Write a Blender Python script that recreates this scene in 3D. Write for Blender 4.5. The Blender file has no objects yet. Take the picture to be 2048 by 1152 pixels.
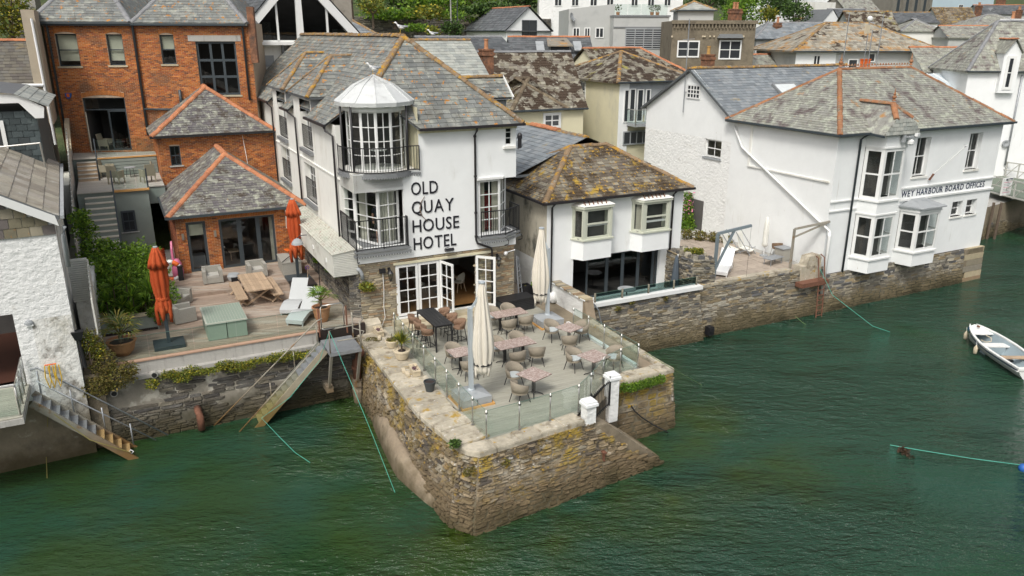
import bpy, math, random
import numpy as np
from mathutils import Matrix, Vector, noise
R = math.radians; PI = math.pi
random.seed(7); RNG = random.Random(11)
S = bpy.context.scene
COL = S.collection
# camera
CAMZ = 13.6
cd = bpy.data.cameras.new('camera'); cam = bpy.data.objects.new('camera', cd); COL.objects.link(cam)
cam.location = (0, 0, CAMZ)
PITCH, ROLL = R(18.306), R(.154)
cam.matrix_world = Matrix.Translation((0, 0, CAMZ)) @ Matrix.Rotation(PI/2-PITCH, 4, 'X') @ Matrix.Rotation(ROLL, 4, 'Z')
cd.sensor_width = 36; cd.lens = 1542/2048*36; cd.clip_end = 2000; cd.clip_start = .2
S.camera = cam
# world, sun, exposure (soft overcast day)
SUN_EL, SUN_AZ = R(52), R(200)          # azimuth of the sun measured from +Y towards +X : behind and left of the camera
wd = bpy.data.worlds.new('World'); S.world = wd; wd.use_nodes = True
nt = wd.node_tree; nt.nodes.clear()
sky = nt.nodes.new('ShaderNodeTexSky'); sky.sky_type = 'NISHITA'; sky.sun_disc = False
sky.sun_elevation = SUN_EL; sky.sun_rotation = SUN_AZ; sky.air_density = 1.0; sky.dust_density = 6.0; sky.ozone_density = 1.0
bg = nt.nodes.new('ShaderNodeBackground'); bg.inputs[1].default_value = .115
wo = nt.nodes.new('ShaderNodeOutputWorld'); hs = nt.nodes.new('ShaderNodeHueSaturation')
hs.inputs['Saturation'].default_value = .42     # thin cloud takes most of the blue out of the sky
nt.links.new(sky.outputs[0], hs.inputs['Color']); nt.links.new(hs.outputs[0], bg.inputs[0]); nt.links.new(bg.outputs[0], wo.inputs[0])
sl = bpy.data.lights.new('sun', 'SUN'); sl.energy = 1.3; sl.angle = R(12); sl.color = (1, .965, .91)
so = bpy.data.objects.new('sun', sl); COL.objects.link(so)
sd = Vector((math.sin(SUN_AZ)*math.cos(SUN_EL), math.cos(SUN_AZ)*math.cos(SUN_EL), math.sin(SUN_EL)))
so.rotation_euler = sd.to_track_quat('Z', 'Y').to_euler()
S.view_settings.view_transform = 'Standard'; S.view_settings.look = 'None'; S.view_settings.gamma = 1
S.view_settings.exposure = 0.40; S.view_settings.use_curve_mapping = False
S.render.engine = 'CYCLES'
S.cycles.max_bounces = 6; S.cycles.transparent_max_bounces = 14; S.cycles.diffuse_bounces = 3; S.cycles.glossy_bounces = 3
# frames.  M: hotel's front left corner, u along its front, v into the town
MF = Matrix.Translation((-6, 28.8, 0)) @ Matrix.Rotation(R(27), 4, 'Z')
RF = Matrix.Translation((-26.163, 42.037, 0)) @ Matrix.Rotation(R(10), 4, 'Z')
MI = MF.inverted()
F_ = 1542.; _R = cam.matrix_world.to_3x3(); _C = Vector((0, 0, CAMZ))
def ray(x, y): return _R @ Vector(((x-1024)/F_, -(y-576)/F_, -1))
def at(x, y, z, fr=MI):                     # where a sight line meets the level z
    d = ray(x, y); return fr @ (_C + d*((z-CAMZ)/d.z))
def atv(x, y, v, fr=MI):                    # ... meets the upright plane v (parallel to the hotel front)
    d = fr.to_3x3() @ ray(x, y); c = fr @ _C; return c + d*((v-c.y)/d.y)
def atu(x, y, u, fr=MI):
    d = fr.to_3x3() @ ray(x, y); c = fr @ _C; return c + d*((u-c.x)/d.x)
# object helpers
ORG = {}; FRM = {}
def tag(o, label=None, cat=None, group=None, kind=None):
    if label: o['label'] = label
    if cat: o['category'] = cat
    if group: o['group'] = group
    if kind: o['kind'] = kind
    return o
def thing(name, label, cat, p=(0, 0, 0), rz=0, frame=MF, group=None):
    o = bpy.data.objects.new(name, None); COL.objects.link(o); o.empty_display_size = .3
    m = frame @ Matrix.Translation(p) @ Matrix.Rotation(rz, 4, 'Z')
    o.matrix_world = m; ORG[o.name] = Matrix.Translation(p).inverted() if rz == 0 else None; FRM[o.name] = m
    return tag(o, label, cat, group)
def local(name, label, cat, p=(0, 0, 0), rz=0, frame=MF, group=None):
    """a thing whose parts are built in its own local coordinates"""
    o = thing(name, label, cat, p, rz, frame, group); ORG[o.name] = Matrix.Identity(4); return o
class G:
    def __init__(s): s.v = []; s.f = []
    def add(s, vs, fs):
        n = len(s.v); s.v += [tuple(a) for a in vs]; s.f += [tuple(i+n for i in f) for f in fs]; return s
    def box(s, x0, y0, z0, x1, y1, z1):
        x0, x1 = min(x0, x1), max(x0, x1); y0, y1 = min(y0, y1), max(y0, y1); z0, z1 = min(z0, z1), max(z0, z1)
        return s.add([(x0,y0,z0),(x1,y0,z0),(x1,y1,z0),(x0,y1,z0),(x0,y0,z1),(x1,y0,z1),(x1,y1,z1),(x0,y1,z1)],
                     [(0,3,2,1),(4,5,6,7),(0,1,5,4),(1,2,6,5),(2,3,7,6),(3,0,4,7)])
    def cbox(s, c, d, rz=0, rx=0):
        m = Matrix.Translation(c) @ Matrix.Rotation(rz, 4, 'Z') @ Matrix.Rotation(rx, 4, 'X'); a, b, e = d[0]/2, d[1]/2, d[2]/2
        vs = [m @ Vector(p) for p in [(-a,-b,-e),(a,-b,-e),(a,b,-e),(-a,b,-e),(-a,-b,e),(a,-b,e),(a,b,e),(-a,b,e)]]
        return s.add(vs, [(0,3,2,1),(4,5,6,7),(0,1,5,4),(1,2,6,5),(2,3,7,6),(3,0,4,7)])
    def bar(s, p, q, w, h=None, up=(0, 0, 1)):
        p, q = Vector(p), Vector(q); h = h or w; d = (q-p).normalized(); up = Vector(up)
        if abs(d.dot(up)) > .98: up = Vector((0, 1, 0))
        a = d.cross(up).normalized()*w/2; b = a.cross(d).normalized()*h/2
        vs = [p-a-b, p+a-b, p+a+b, p-a+b, q-a-b, q+a-b, q+a+b, q-a+b]
        return s.add(vs, [(0,1,2,3),(7,6,5,4),(0,4,5,1),(1,5,6,2),(2,6,7,3),(3,7,4,0)])
    def tube(s, pts, r, n=6, r2=None):
        pts = [Vector(p) for p in pts]; k = len(pts); vs = []
        for i, p in enumerate(pts):
            d = (pts[min(i+1, k-1)]-pts[max(i-1, 0)]).normalized()
            up = Vector((0, 0, 1)) if abs(d.z) < .95 else Vector((1, 0, 0))
            a = d.cross(up).normalized(); b = a.cross(d); rr = r if r2 is None else r+(r2-r)*i/(k-1)
            vs += [p+a*math.cos(t)*rr+b*math.sin(t)*rr for t in [2*PI*j/n for j in range(n)]]
        fs = [(i*n+j, i*n+(j+1)%n, (i+1)*n+(j+1)%n, (i+1)*n+j) for i in range(k-1) for j in range(n)]
        fs += [tuple(range(n))[::-1], tuple((k-1)*n+j for j in range(n))]
        return s.add(vs, fs)
    def lathe(s, c, prof, n=16, sx=1, sy=1, wob=None):
        c = Vector(c); vs = []
        for i, (r, z) in enumerate(prof):
            for j in range(n):
                t = 2*PI*j/n; rr = r*(wob(t, i) if wob else 1)
                vs.append(c+Vector((math.cos(t)*rr*sx, math.sin(t)*rr*sy, z)))
        k = len(prof); fs = [(i*n+j, i*n+(j+1)%n, (i+1)*n+(j+1)%n, (i+1)*n+j) for i in range(k-1) for j in range(n)]
        fs += [tuple(range(n))[::-1], tuple((k-1)*n+j for j in range(n))]
        return s.add(vs, fs)
    def poly(s, pts): return s.add(pts, [tuple(range(len(pts)))])
    def prism(s, pts, ext):
        pts = [Vector(p) for p in pts]; e = Vector(ext); n = len(pts)
        return s.add(pts+[p+e for p in pts], [tuple(range(n))[::-1], tuple(range(n, 2*n))]+[(i, (i+1)%n, n+(i+1)%n, n+i) for i in range(n)])
    def loft(s, rings, cap=True):
        n = len(rings[0]); vs = [p for r in rings for p in r]; k = len(rings)
        fs = [(i*n+j, i*n+(j+1)%n, (i+1)*n+(j+1)%n, (i+1)*n+j) for i in range(k-1) for j in range(n)]
        if cap: fs += [tuple(range(n))[::-1], tuple((k-1)*n+j for j in range(n))]
        return s.add(vs, fs)
    def mesh(s, name, off=None):
        me = bpy.data.meshes.new(name); v = s.v
        if off is not None:
            a = np.array(v, dtype=float) if v else np.zeros((0, 3)); m = np.array(off); v = (a@m[:3, :3].T+m[:3, 3]).tolist()
        me.from_pydata(v, [], s.f); me.update(); return me
    def build(s, name, mat, parent=None, smooth=False, kind=None, off=None, fix=False):
        if off is None and parent is not None: off = ORG[parent.name]
        me = s.mesh(name, off)
        if fix:
            import bmesh
            b = bmesh.new(); b.from_mesh(me); bmesh.ops.recalc_face_normals(b, faces=b.faces); b.to_mesh(me); b.free()
        if mat is not None: me.materials.append(mat)
        if smooth: me.polygons.foreach_set('use_smooth', [True]*len(me.polygons))
        o = bpy.data.objects.new(name, me); COL.objects.link(o)
        if parent is not None: o.parent = parent; ORG[o.name] = ORG[parent.name]; FRM[o.name] = FRM[parent.name]
        if kind: o['kind'] = kind
        return o
    def solo(s, name, mat, label, cat, p, frame=MF, rz=0, smooth=False, group=None, absolute=True, kind=None):
        """a thing that is one mesh; geometry in frame coordinates (absolute) or local ones"""
        o = s.build(name, mat, smooth=smooth, off=Matrix.Translation(p).inverted() if absolute else Matrix.Identity(4))
        o.matrix_world = frame @ Matrix.Translation(p) @ Matrix.Rotation(0 if absolute else rz, 4, 'Z')
        ORG[o.name] = Matrix.Translation(p).inverted() if absolute else Matrix.Identity(4); FRM[o.name] = o.matrix_world.copy()
        return tag(o, label, cat, group, kind)
    def struct(s, name, mat, frame=MF, kind='structure', smooth=False):
        o = s.build(name, mat, smooth=smooth); o.matrix_world = frame; o['kind'] = kind
        ORG[o.name] = Matrix.Identity(4); FRM[o.name] = frame; return o
def dup(o, p=None, rz=0, frame=MF, label=None, group=None, parent=None):
    c = o.copy(); COL.objects.link(c); ORG[c.name] = ORG.get(o.name, Matrix.Identity(4)); FRM[c.name] = FRM.get(o.name)
    if parent is not None: c.parent = parent
    if p is not None: c.matrix_world = frame @ Matrix.Translation(p) @ Matrix.Rotation(rz, 4, 'Z')
    for ch in list(o.children): dup(ch, parent=c)
    if label: c['label'] = label
    if group: c['group'] = group
    return c
# materials
class NT:
    def __init__(s, name):
        s.m = bpy.data.materials.new(name); s.m.use_nodes = True; s.t = s.m.node_tree; s.t.nodes.clear()
        s.out = s.n('OutputMaterial'); s.pos = None
    def n(s, k): return s.t.nodes.new('ShaderNode'+k)
    def l(s, a, b): s.t.links.new(a, b)
    def set(s, sock, v):
        if hasattr(v, 'is_output') or hasattr(v, 'links'): s.l(v, sock)
        elif isinstance(v, (tuple, list)): sock.default_value = tuple(v)+((1,) if len(v) == 3 and len(sock.default_value) == 4 else ())
        else: sock.default_value = v
    def P(s):
        if s.pos is None: s.pos = s.n('NewGeometry').outputs['Position']
        return s.pos
    def math(s, op, a, b=0, c=None):
        m = s.n('Math'); m.operation = op; s.set(m.inputs[0], a); s.set(m.inputs[1], b)
        if c is not None: s.set(m.inputs[2], c)
        return m.outputs[0]
    def noise(s, scale, detail=4, rough=.6, stretch=None, off=0):
        n = s.n('TexNoise'); n.inputs['Scale'].default_value = scale; n.inputs['Detail'].default_value = detail; n.inputs['Roughness'].default_value = rough
        mp = s.n('Mapping'); s.l(s.P(), mp.inputs[0]); mp.inputs['Location'].default_value = (off, off*.7, off*1.3)
        mp.inputs['Rotation'].default_value = (0, 0, -R(27))
        if stretch: mp.inputs['Scale'].default_value = stretch
        s.l(mp.outputs[0], n.inputs['Vector']); return n.outputs[0]
    def ramp(s, x, lo, hi):
        m = s.n('MapRange'); m.interpolation_type = 'SMOOTHSTEP'; s.set(m.inputs[0], x); m.inputs[1].default_value = lo; m.inputs[2].default_value = hi; return m.outputs[0]
    def mix(s, f, a, b, mode='MIX'):
        m = s.n('Mix'); m.data_type = 'RGBA'; m.blend_type = mode; s.set(m.inputs[0], f); s.set(m.inputs[6], a); s.set(m.inputs[7], b); return m.outputs[2]
    def rand(s):
        o = s.n('ObjectInfo').outputs['Random']; g = s.n('NewGeometry').outputs['Random Per Island']; return s.math('FRACT', s.math('ADD', o, g))
def mk(name, col, rough=.85, pv=0, pc=None, pcols=None, layers=(), mott=(.12, 3.), bump=None, metal=0, zst=None, spec=None, coat=0, trans=0, vstr=None):
    """pv: value spread per piece; pcols: colours picked per piece; layers: (colour, scale, lo, hi, stretch)"""
    N = NT(name); b = N.n('BsdfPrincipled'); c = N.n('RGB').outputs[0]; c.default_value = tuple(col)+(1,)
    if pcols or pv: rd = N.rand()
    if pcols:
        cr = N.n('ValToRGB'); cr.color_ramp.interpolation = 'CONSTANT'; e = cr.color_ramp.elements; k = len(pcols)
        e[0].position = 0; e[0].color = tuple(pcols[0])+(1,); e[1].position = 1/k; e[1].color = tuple(pcols[1])+(1,)
        for i in range(2, k): q = e.new(i/k); q.color = tuple(pcols[i])+(1,)
        N.l(rd, cr.inputs[0]); c = cr.outputs[0]
    if pv:
        h = N.n('HueSaturation'); r2 = N.math('FRACT', N.math('MULTIPLY', rd, 17.31)); N.l(N.math('MULTIPLY_ADD', r2, pv*2, 1-pv), h.inputs['Value']); N.l(c, h.inputs['Color']); c = h.outputs[0]
    for i, L in enumerate(layers):
        lc, sc, lo, hi = L[:4]; st = L[4] if len(L) > 4 else None
        c = N.mix(N.ramp(N.noise(sc, 6, .62, st, off=3.7*i+len(name)), lo, hi), c, lc)
    if zst:
        for (lc, z0, z1) in zst:
            sx = N.n('SeparateXYZ'); N.l(N.P(), sx.inputs[0]); zz = N.math('ADD', sx.outputs[2], N.math('MULTIPLY', N.math('SUBTRACT', N.noise(1.1, 5), .5), 1.6))
            f = N.ramp(zz, z1, z0) if False else N.math('SUBTRACT', 1, N.ramp(zz, z0, z1)); c = N.mix(f, c, lc)
    if mott:
        f = N.math('MULTIPLY_ADD', N.noise(mott[1], 5, .65), 2*mott[0]*2, 1-2*mott[0]); h = N.n('HueSaturation'); N.l(f, h.inputs['Value']); N.l(c, h.inputs['Color']); c = h.outputs[0]
    N.l(c, b.inputs['Base Color']); b.inputs['Roughness'].default_value = rough; b.inputs['Metallic'].default_value = metal
    if spec is not None: b.inputs['Specular IOR Level'].default_value = spec
    if coat: b.inputs['Coat Weight'].default_value = coat
    if bump:
        u = N.n('Bump'); u.inputs['Strength'].default_value = bump[1]; u.inputs['Distance'].default_value = bump[2] if len(bump) > 2 else .02
        N.l(N.noise(bump[0], 6, .6, bump[3] if len(bump) > 3 else None), u.inputs['Height']); N.l(u.outputs[0], b.inputs['Normal'])
    if trans:                                   # leaves let some light through
        t = N.n('BsdfTranslucent'); N.l(c, t.inputs[0]); mx = N.n('MixShader'); mx.inputs[0].default_value = trans
        N.l(b.outputs[0], mx.inputs[1]); N.l(t.outputs[0], mx.inputs[2]); N.l(mx.outputs[0], N.out.inputs[0])
    else: N.l(b.outputs[0], N.out.inputs[0])
    return N.m
def mkglass(name, tint, ior=1.5, rough=.02, wav=0):
    N = NT(name); t = N.n('BsdfTransparent'); t.inputs[0].default_value = tuple(tint)+(1,); g = N.n('BsdfGlossy'); g.inputs['Roughness'].default_value = rough
    lw_ = N.n('LayerWeight'); lw_.inputs[0].default_value = .5; f0 = ((ior-1)/(ior+1))**2; mx = N.n('MixShader')   # same on both faces of a pane
    N.l(N.math('MULTIPLY_ADD', N.math('POWER', lw_.outputs['Facing'], 5), 1-f0, f0*1.4), mx.inputs[0]); N.l(t.outputs[0], mx.inputs[1]); N.l(g.outputs[0], mx.inputs[2]); N.l(mx.outputs[0], N.out.inputs[0])
    if wav:
        u = N.n('Bump'); u.inputs['Strength'].default_value = wav; u.inputs['Distance'].default_value = .01; N.l(N.noise(1.3, 2), u.inputs['Height']); N.l(u.outputs[0], g.inputs['Normal'])
    return N.m
WHITE = mk('white_render', (.82, .84, .83), .8, layers=[((.56, .56, .50), .9, .60, .85, (1, 1, .35)), ((.40, .37, .29), 3, .65, .84, (2.2, 2.2, .13)), ((.50,.46,.36), 9, .70, .76, (1, 1, .25))], mott=(.04, 1.3), bump=(14, .15))
WHITE2 = mk('aged_white_render', (.79, .79, .74), .85, layers=[((.50, .47, .38), .7, .52, .85, (1, 1, .3)), ((.34, .28, .20), 3.2, .60, .80, (2.4, 2.4, .12)), ((.44,.37,.26), 8, .68, .75, (1, 1, .25))], mott=(.05, 1.6), bump=(10, .25))
ROUGHW = mk('rough_whitewash', (.81, .82, .80), .9, layers=[((.48, .46, .40), 1.3, .60, .82)], mott=(.06, 2), bump=(5, 1., .06, (1, 1, 1.4)))
ROUGHD = mk('damp_whitewash', (.76, .76, .72), .9, layers=[((.15, .13, .10), 2.2, .50, .72), ((.4, .38, .3), .9, .5, .75)], zst=[((.20, .17, .12), 1.2, 3.0)], bump=(7, 1., .05))
CREAM = mk('cream_render', (.66, .62, .44), .85, layers=[((.48, .46, .36), .8, .5, .8, (1, 1, .4))], mott=(.05, 1.5), bump=(9, .2))
DIRTYC = mk('stained_cream_render', (.56, .52, .42), .88, layers=[((.12, .12, .10), 1.3, .48, .68, (1, 1, .5)), ((.40, .36, .27), 3, .5, .8)], mott=(.08, 2), bump=(8, .35))
GREYR = mk('grey_render', (.46, .47, .45), .85, layers=[((.36, .37, .36), .7, .5, .8)], mott=(.04, 2), bump=(12, .15))
GREENR = mk('sage_green_render', (.25, .29, .26), .85, mott=(.05, 2), layers=[((.18, .21, .18), 1.2, .5, .8)], bump=(14, .3))
BROWNR = mk('brown_roughcast', (.20, .17, .12), .95, layers=[((.13, .11, .08), 1, .45, .7)], mott=(.14, 7), bump=(16, .8, .04))
PALEB = mk('pale_blue_render', (.50, .62, .68), .85, mott=(.04, 1))
MORTAR = mk('lime_mortar', (.24, .20, .14), .95, mott=(.15, 5), zst=[((.10, .085, .05), .3, 1.3)], bump=(20, .5, .02))
MORTARD = mk('dark_lime_mortar', (.24, .22, .18), .95, mott=(.2, 4), layers=[((.42, .40, .34), 1.6, .52, .64)], zst=[((.05, .045, .025), .2, 1.4)], bump=(20, .5, .02))
BMORT = mk('brick_mortar', (.48, .38, .28), .95, mott=(.15, 5))
def slate(name, cols, layers, pv=.16, mott=(.16, 2.2)): return mk(name, cols[0], .62, pv=pv, pcols=cols, layers=layers, mott=mott, bump=(18, .35, .012), spec=.4)
ORANGE = (.46, .20, .035); MUST = (.36, .24, .04); DKMOSS = (.055, .036, .022)
SL_HOTEL = slate('hotel_roof_slate', [(.165,.175,.165),(.185,.195,.185),(.15,.16,.155),(.205,.21,.19)], [((.33,.34,.29), 1.7, .48, .70, (1,1,2)), ((.10,.09,.07), .9, .54, .76), ((.42,.43,.38), 7, .6, .72), (ORANGE, 4.2, .605, .635)])
SL_OLD = slate('old_grey_slate', [(.14,.135,.13),(.17,.165,.15),(.115,.105,.11),(.20,.20,.17)], [((.36,.37,.30), 3, .52, .66), ((.08,.065,.05), 1.9, .52, .64), (ORANGE, 1.7, .69, .73), ((.33,.33,.29), 8, .58, .68)], pv=.13)
SL_HARB = slate('harbour_roof_slate', [(.25,.255,.215),(.28,.28,.24),(.235,.235,.21),(.265,.265,.235)], [((.40,.42,.34), 3.2, .49, .66), ((.13,.105,.10), 1.3, .50, .68), ((.38, .20, .07), 1.3, .62, .74), ((.44,.44,.40), 9, .6, .7)], pv=.12)
SL_BLUE = slate('blue_grey_slate', [(.20,.225,.24),(.23,.255,.27),(.17,.19,.205),(.25,.27,.28)], [((.30,.27,.20), 1.6, .62, .70), ((.36, .20, .07), 2.4, .67, .72)], pv=.10, mott=(.08, 3))
SL_DARK = slate('dark_slate', [(.10,.11,.115),(.13,.14,.145),(.085,.09,.095),(.115,.12,.125)], [((.18,.17,.15), 1.4, .60, .75)], pv=.12)
SL_LICH = slate('lichen_covered_tile', [(.16,.135,.10),(.20,.175,.13),(.12,.10,.08),(.24,.22,.17)], [((.07,.05,.03), 1.1, .44, .60), (MUST, 2.2, .55, .68), ((.44,.25,.03), 6.5, .59, .625), ((.42,.40,.33), 9, .62, .68)], pv=.2)
SL_MOSS = slate('mossy_old_tile', [(.21,.19,.14),(.25,.23,.18),(.17,.15,.12),(.28,.265,.21)], [(DKMOSS, 1.3, .475, .53), ((.30, .27, .07), .5, .60, .70), ((.38, .37, .31), 4, .63, .68)], pv=.2)
SL_RUST = slate('orange_stained_slate', [(.28,.25,.19),(.33,.31,.25),(.24,.22,.18),(.36,.34,.28)], [((.40,.22,.07), 1.0, .50, .66), (DKMOSS, .8, .60, .64), ((.42, .41, .35), 3, .60, .68)], pv=.16)
SL_LITE = slate('silvery_slate', [(.33,.35,.32),(.37,.385,.35),(.29,.31,.29),(.40,.41,.37)], [((.22,.23,.21), 1.4, .5, .75)], pv=.10)
RIDGE_Y = mk('lichened_ridge_tile', (.22, .15, .085), .85, pv=.2, layers=[((.40, .22, .03), 2.6, .50, .60), ((.25, .23, .19), 4, .54, .64)], bump=(14, .4))
RIDGE_T = mk('terracotta_ridge_tile', (.46, .19, .09), .85, pv=.15, layers=[((.34, .13, .07), 2, .45, .7), ((.40,.33,.24), 3, .64, .74)], bump=(14, .3))
RIDGE_R = mk('rusty_ridge_tile', (.29, .135, .065), .85, pv=.2, layers=[((.25, .20, .14), 2.2, .50, .66), ((.45, .2, .04), 3, .6, .68)], bump=(14, .4))
RIDGE_G = mk('lead_grey_ridge', (.22, .225, .23), .6, pv=.1, mott=(.1, 3))
BRICK = mk('orange_red_brick', (.40, .12, .03), .88, pv=.22, pcols=[(.44,.145,.035),(.37,.115,.03),(.48,.18,.05),(.32,.09,.03),(.41,.13,.03),(.22,.085,.04),(.50,.19,.055)], layers=[((.19, .09, .045), .7, .50, .72), ((.50, .33, .24), 1.2, .66, .82)], mott=(.14, 2.2), bump=(26, .5, .008))
BRICKC = mk('sooty_chimney_brick', (.17, .085, .05), .9, layers=[((.28,.13,.07), 3, .45, .6), ((.08,.06,.05), 1.5, .5, .7)], mott=(.25, 9), bump=(12, .8))
RIDGE_M = mk('mossy_ridge_tile', (.13, .10, .065), .9, pv=.2, layers=[((.24,.2,.13), 2, .5, .7)])
BRICK2 = mk('dark_red_brick', (.28, .085, .035), .9, pv=.2, pcols=[(.33,.10,.04),(.26,.08,.035),(.37,.12,.05),(.2,.07,.04)], mott=(.15, 3), bump=(26, .5, .008))
SOLD = mk('arch_brick', (.46, .17, .045), .88, pv=.15, mott=(.1, 3))
STC = [(.205,.16,.09),(.26,.205,.125),(.13,.105,.07),(.31,.25,.165),(.18,.14,.085),(.095,.08,.065),(.235,.165,.08),(.28,.25,.19)]
STONE_P = mk('pier_rubble_stone', (.3, .26, .2), .92, pv=.20, pcols=STC, layers=[((.50,.45,.36), 1.1, .56, .74), ((.09,.075,.055), 1.9, .53, .68), ((.31,.22,.04), 1.1, .48, .64), ((.40,.25,.02), 3.4, .60, .68), ((.54,.52,.47), 3.2, .61, .70)], zst=[((.17,.125,.07), .35, 1.5), ((.060,.048,.020), -.15, .75)], mott=(.26, 5), bump=(13, .9, .045))
STONE_Q = mk('quay_rubble_stone', (.25, .23, .19), .92, pv=.24, pcols=[(.21,.19,.145),(.28,.25,.19),(.14,.13,.11),(.34,.31,.24),(.17,.155,.125),(.10,.10,.10),(.25,.20,.12),(.29,.27,.22)], layers=[((.09,.08,.065), 1.5, .58, .75), ((.40,.25,.08), 1.1, .68, .73), ((.50,.48,.42), 3, .66, .74)], zst=[((.155,.125,.07), .4, 1.3), ((.05,.042,.018), -.2, .65)], mott=(.2, 4), bump=(13, .9, .04))
STONE_D = mk('dark_slate_rubble', (.12, .11, .1), .85, pv=.3, pcols=[(.11,.105,.095),(.15,.14,.115),(.075,.07,.065),(.19,.17,.13),(.10,.09,.075),(.13,.115,.09)], layers=[((.06,.05,.04), 1.4, .55, .75)], zst=[((.055,.045,.02), .1, 1.2)], mott=(.2, 5), bump=(13, .9, .035))
STONE_H = mk('hotel_facing_stone', (.34, .29, .19), .9, pv=.2, pcols=[(.36,.31,.205),(.30,.265,.19),(.42,.355,.235),(.25,.225,.175),(.34,.24,.145),(.39,.34,.25),(.28,.20,.12)], mott=(.14, 5), bump=(20, .6, .02))
COPE = mk('worn_coping_concrete', (.40, .36, .28), .92, pv=.14, layers=[((.52,.47,.37), 1.2, .48, .66), ((.20,.165,.115), 2.2, .52, .70), ((.38,.25,.05), 1.9, .56, .68), ((.46,.27,.02), 4.5, .64, .70), ((.60,.58,.54), 6, .63, .69)], mott=(.2, 6), bump=(9, .9, .03))
CONC = mk('weathered_concrete', (.40, .39, .36), .9, layers=[((.20,.19,.17), 1.5, .52, .75, (3, 3, .25)), ((.5,.48,.44), 2, .6, .75)], mott=(.1, 4), bump=(14, .4))
CONCW = mk('damp_sea_concrete', (.24, .20, .14), .9, layers=[((.12,.10,.07), 1, .45, .7), ((.36,.33,.26), 2.2, .6, .72)], zst=[((.07,.055,.025), -.1, 1.1)], mott=(.16, 3), bump=(8, .7, .04))
RENDP = mk('cracked_sea_render', (.27, .215, .15), .92, layers=[((.35,.29,.21), 1, .5, .7), ((.14,.11,.075), 1.6, .55, .72)], zst=[((.09,.07,.035), -.1, .8)], mott=(.14, 5), bump=(14, .6, .03))
STEPST = mk('buff_step_stone', (.47, .41, .29), .85, pv=.08, mott=(.1, 4), bump=(14, .3))
PAVE = mk('terrace_paving', (.38, .32, .26), .9, pv=.10, layers=[((.25,.21,.17), 1.5, .5, .7)], mott=(.1, 4), bump=(16, .3))
DECKG = mk('grey_green_deck_board', (.36, .35, .29), .75, pv=.07, layers=[((.30,.29,.23), 2.5, .5, .8, (.3, 3, 1))], mott=(.05, 6), bump=(10, .3, .008, (1, 16, 1)))
DECKW = mk('weathered_timber_board', (.34, .26, .20), .8, pv=.20, layers=[((.42,.37,.31), 1.1, .45, .7, (.4, 2.5, 1)), ((.24,.17,.12), 1.4, .55, .75, (.3, 3, 1))], mott=(.08, 5), bump=(10, .4, .01, (1, 16, 1)))
DECKU = mk('pale_upper_deck_board', (.44, .42, .37), .8, pv=.08, mott=(.06, 5))
TIMBER = mk('teak_timber', (.45, .33, .22), .75, pv=.14, layers=[((.34,.25,.17), 2, .5, .75)], mott=(.08, 8))
NEWT = mk('new_orange_timber', (.60, .33, .11), .7, mott=(.06, 6))
ZINC = mk('lead_roof', (.62, .64, .63), .55, layers=[((.42,.43,.42), 1.2, .5, .75), ((.62,.63,.6), 2, .6, .8)], mott=(.07, 3), bump=(6, .2), metal=.15)
DLEAD = mk('dark_lead', (.20, .21, .215), .55, mott=(.08, 3))
WPAINT = mk('white_gloss_paint', (.78, .79, .77), .45, mott=(.03, 4))
GPAINT = mk('sage_gloss_paint', (.55, .57, .47), .5, mott=(.03, 4))
ANTHR = mk('anthracite_frame', (.045, .058, .066), .45, mott=(.05, 4))
BLACK = mk('black_metal', (.018, .018, .02), .45, mott=(.1, 6))
PIPEB = mk('black_painted_pipe', (.025, .022, .024), .45, mott=(.15, 4))
STEEL = mk('brushed_steel', (.52, .51, .48), .3, metal=.9, mott=(.08, 8))
GALV = mk('galvanised_steel', (.36, .38, .40), .5, metal=.55, layers=[((.24,.25,.26), 2, .5, .75)], mott=(.1, 8))
GALVR = mk('weathered_galvanised_steel', (.32, .30, .25), .65, metal=.3, layers=[((.26,.14,.05), 2, .55, .7)], zst=[((.22,.13,.05), .2, 1.6)], mott=(.15, 6))
RUST = mk('rusty_iron', (.17, .075, .045), .85, mott=(.25, 6), bump=(20, .6))
STAIRG = mk('green_grey_grating', (.20, .205, .17), .8, zst=[((.19,.17,.06), .3, 1.7)], mott=(.15, 8))
ALU = mk('pale_blue_grey_mast', (.50, .55, .58), .4, metal=.25, mott=(.03, 3))
RATT = mk('taupe_rattan', (.27, .235, .18), .8, mott=(.2, 60), bump=(60, .9, .012))
RATTG = mk('grey_rattan', (.34, .33, .29), .8, mott=(.2, 50), bump=(50, .9, .012))
RATTB = mk('tan_rattan', (.22, .135, .085), .8, mott=(.2, 60), bump=(60, .9, .012))
LOUNG = mk('pale_grey_weave', (.46, .48, .48), .7, mott=(.08, 40), bump=(60, .5, .01))
CUSH = mk('pale_cushion', (.46, .50, .50), .9, mott=(.05, 5))
TERR = mk('pink_speckled_tabletop', (.34, .25, .215), .35, layers=[((.52,.44,.40), 16, .50, .56), ((.22,.145,.12), 13, .60, .66)], mott=(.1, 20))
CANV = mk('cream_canvas', (.66, .62, .53), .9, mott=(.04, 3), layers=[((.5,.45,.36), 1.3, .55, .8)])
CANVR = mk('rust_red_canvas', (.42, .065, .012), .85, layers=[((.55,.12,.03), 1.1, .5, .7)], mott=(.1, 4))
CANVG = mk('slate_grey_canvas', (.07, .09, .11), .9, mott=(.08, 4))
TCOTTA = mk('terracotta_pot', (.42, .20, .10), .85, mott=(.12, 6))
STPOT = mk('cream_stoneware', (.58, .50, .36), .85, mott=(.08, 8), bump=(20, .3))
SOIL = mk('dark_soil', (.035, .025, .022), 1, mott=(.2, 20))
PLASG = mk('dark_grey_plastic', (.05, .058, .062), .55, mott=(.05, 4))
PLASW = mk('white_plastic', (.78, .79, .78), .4, mott=(.02, 4))
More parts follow.
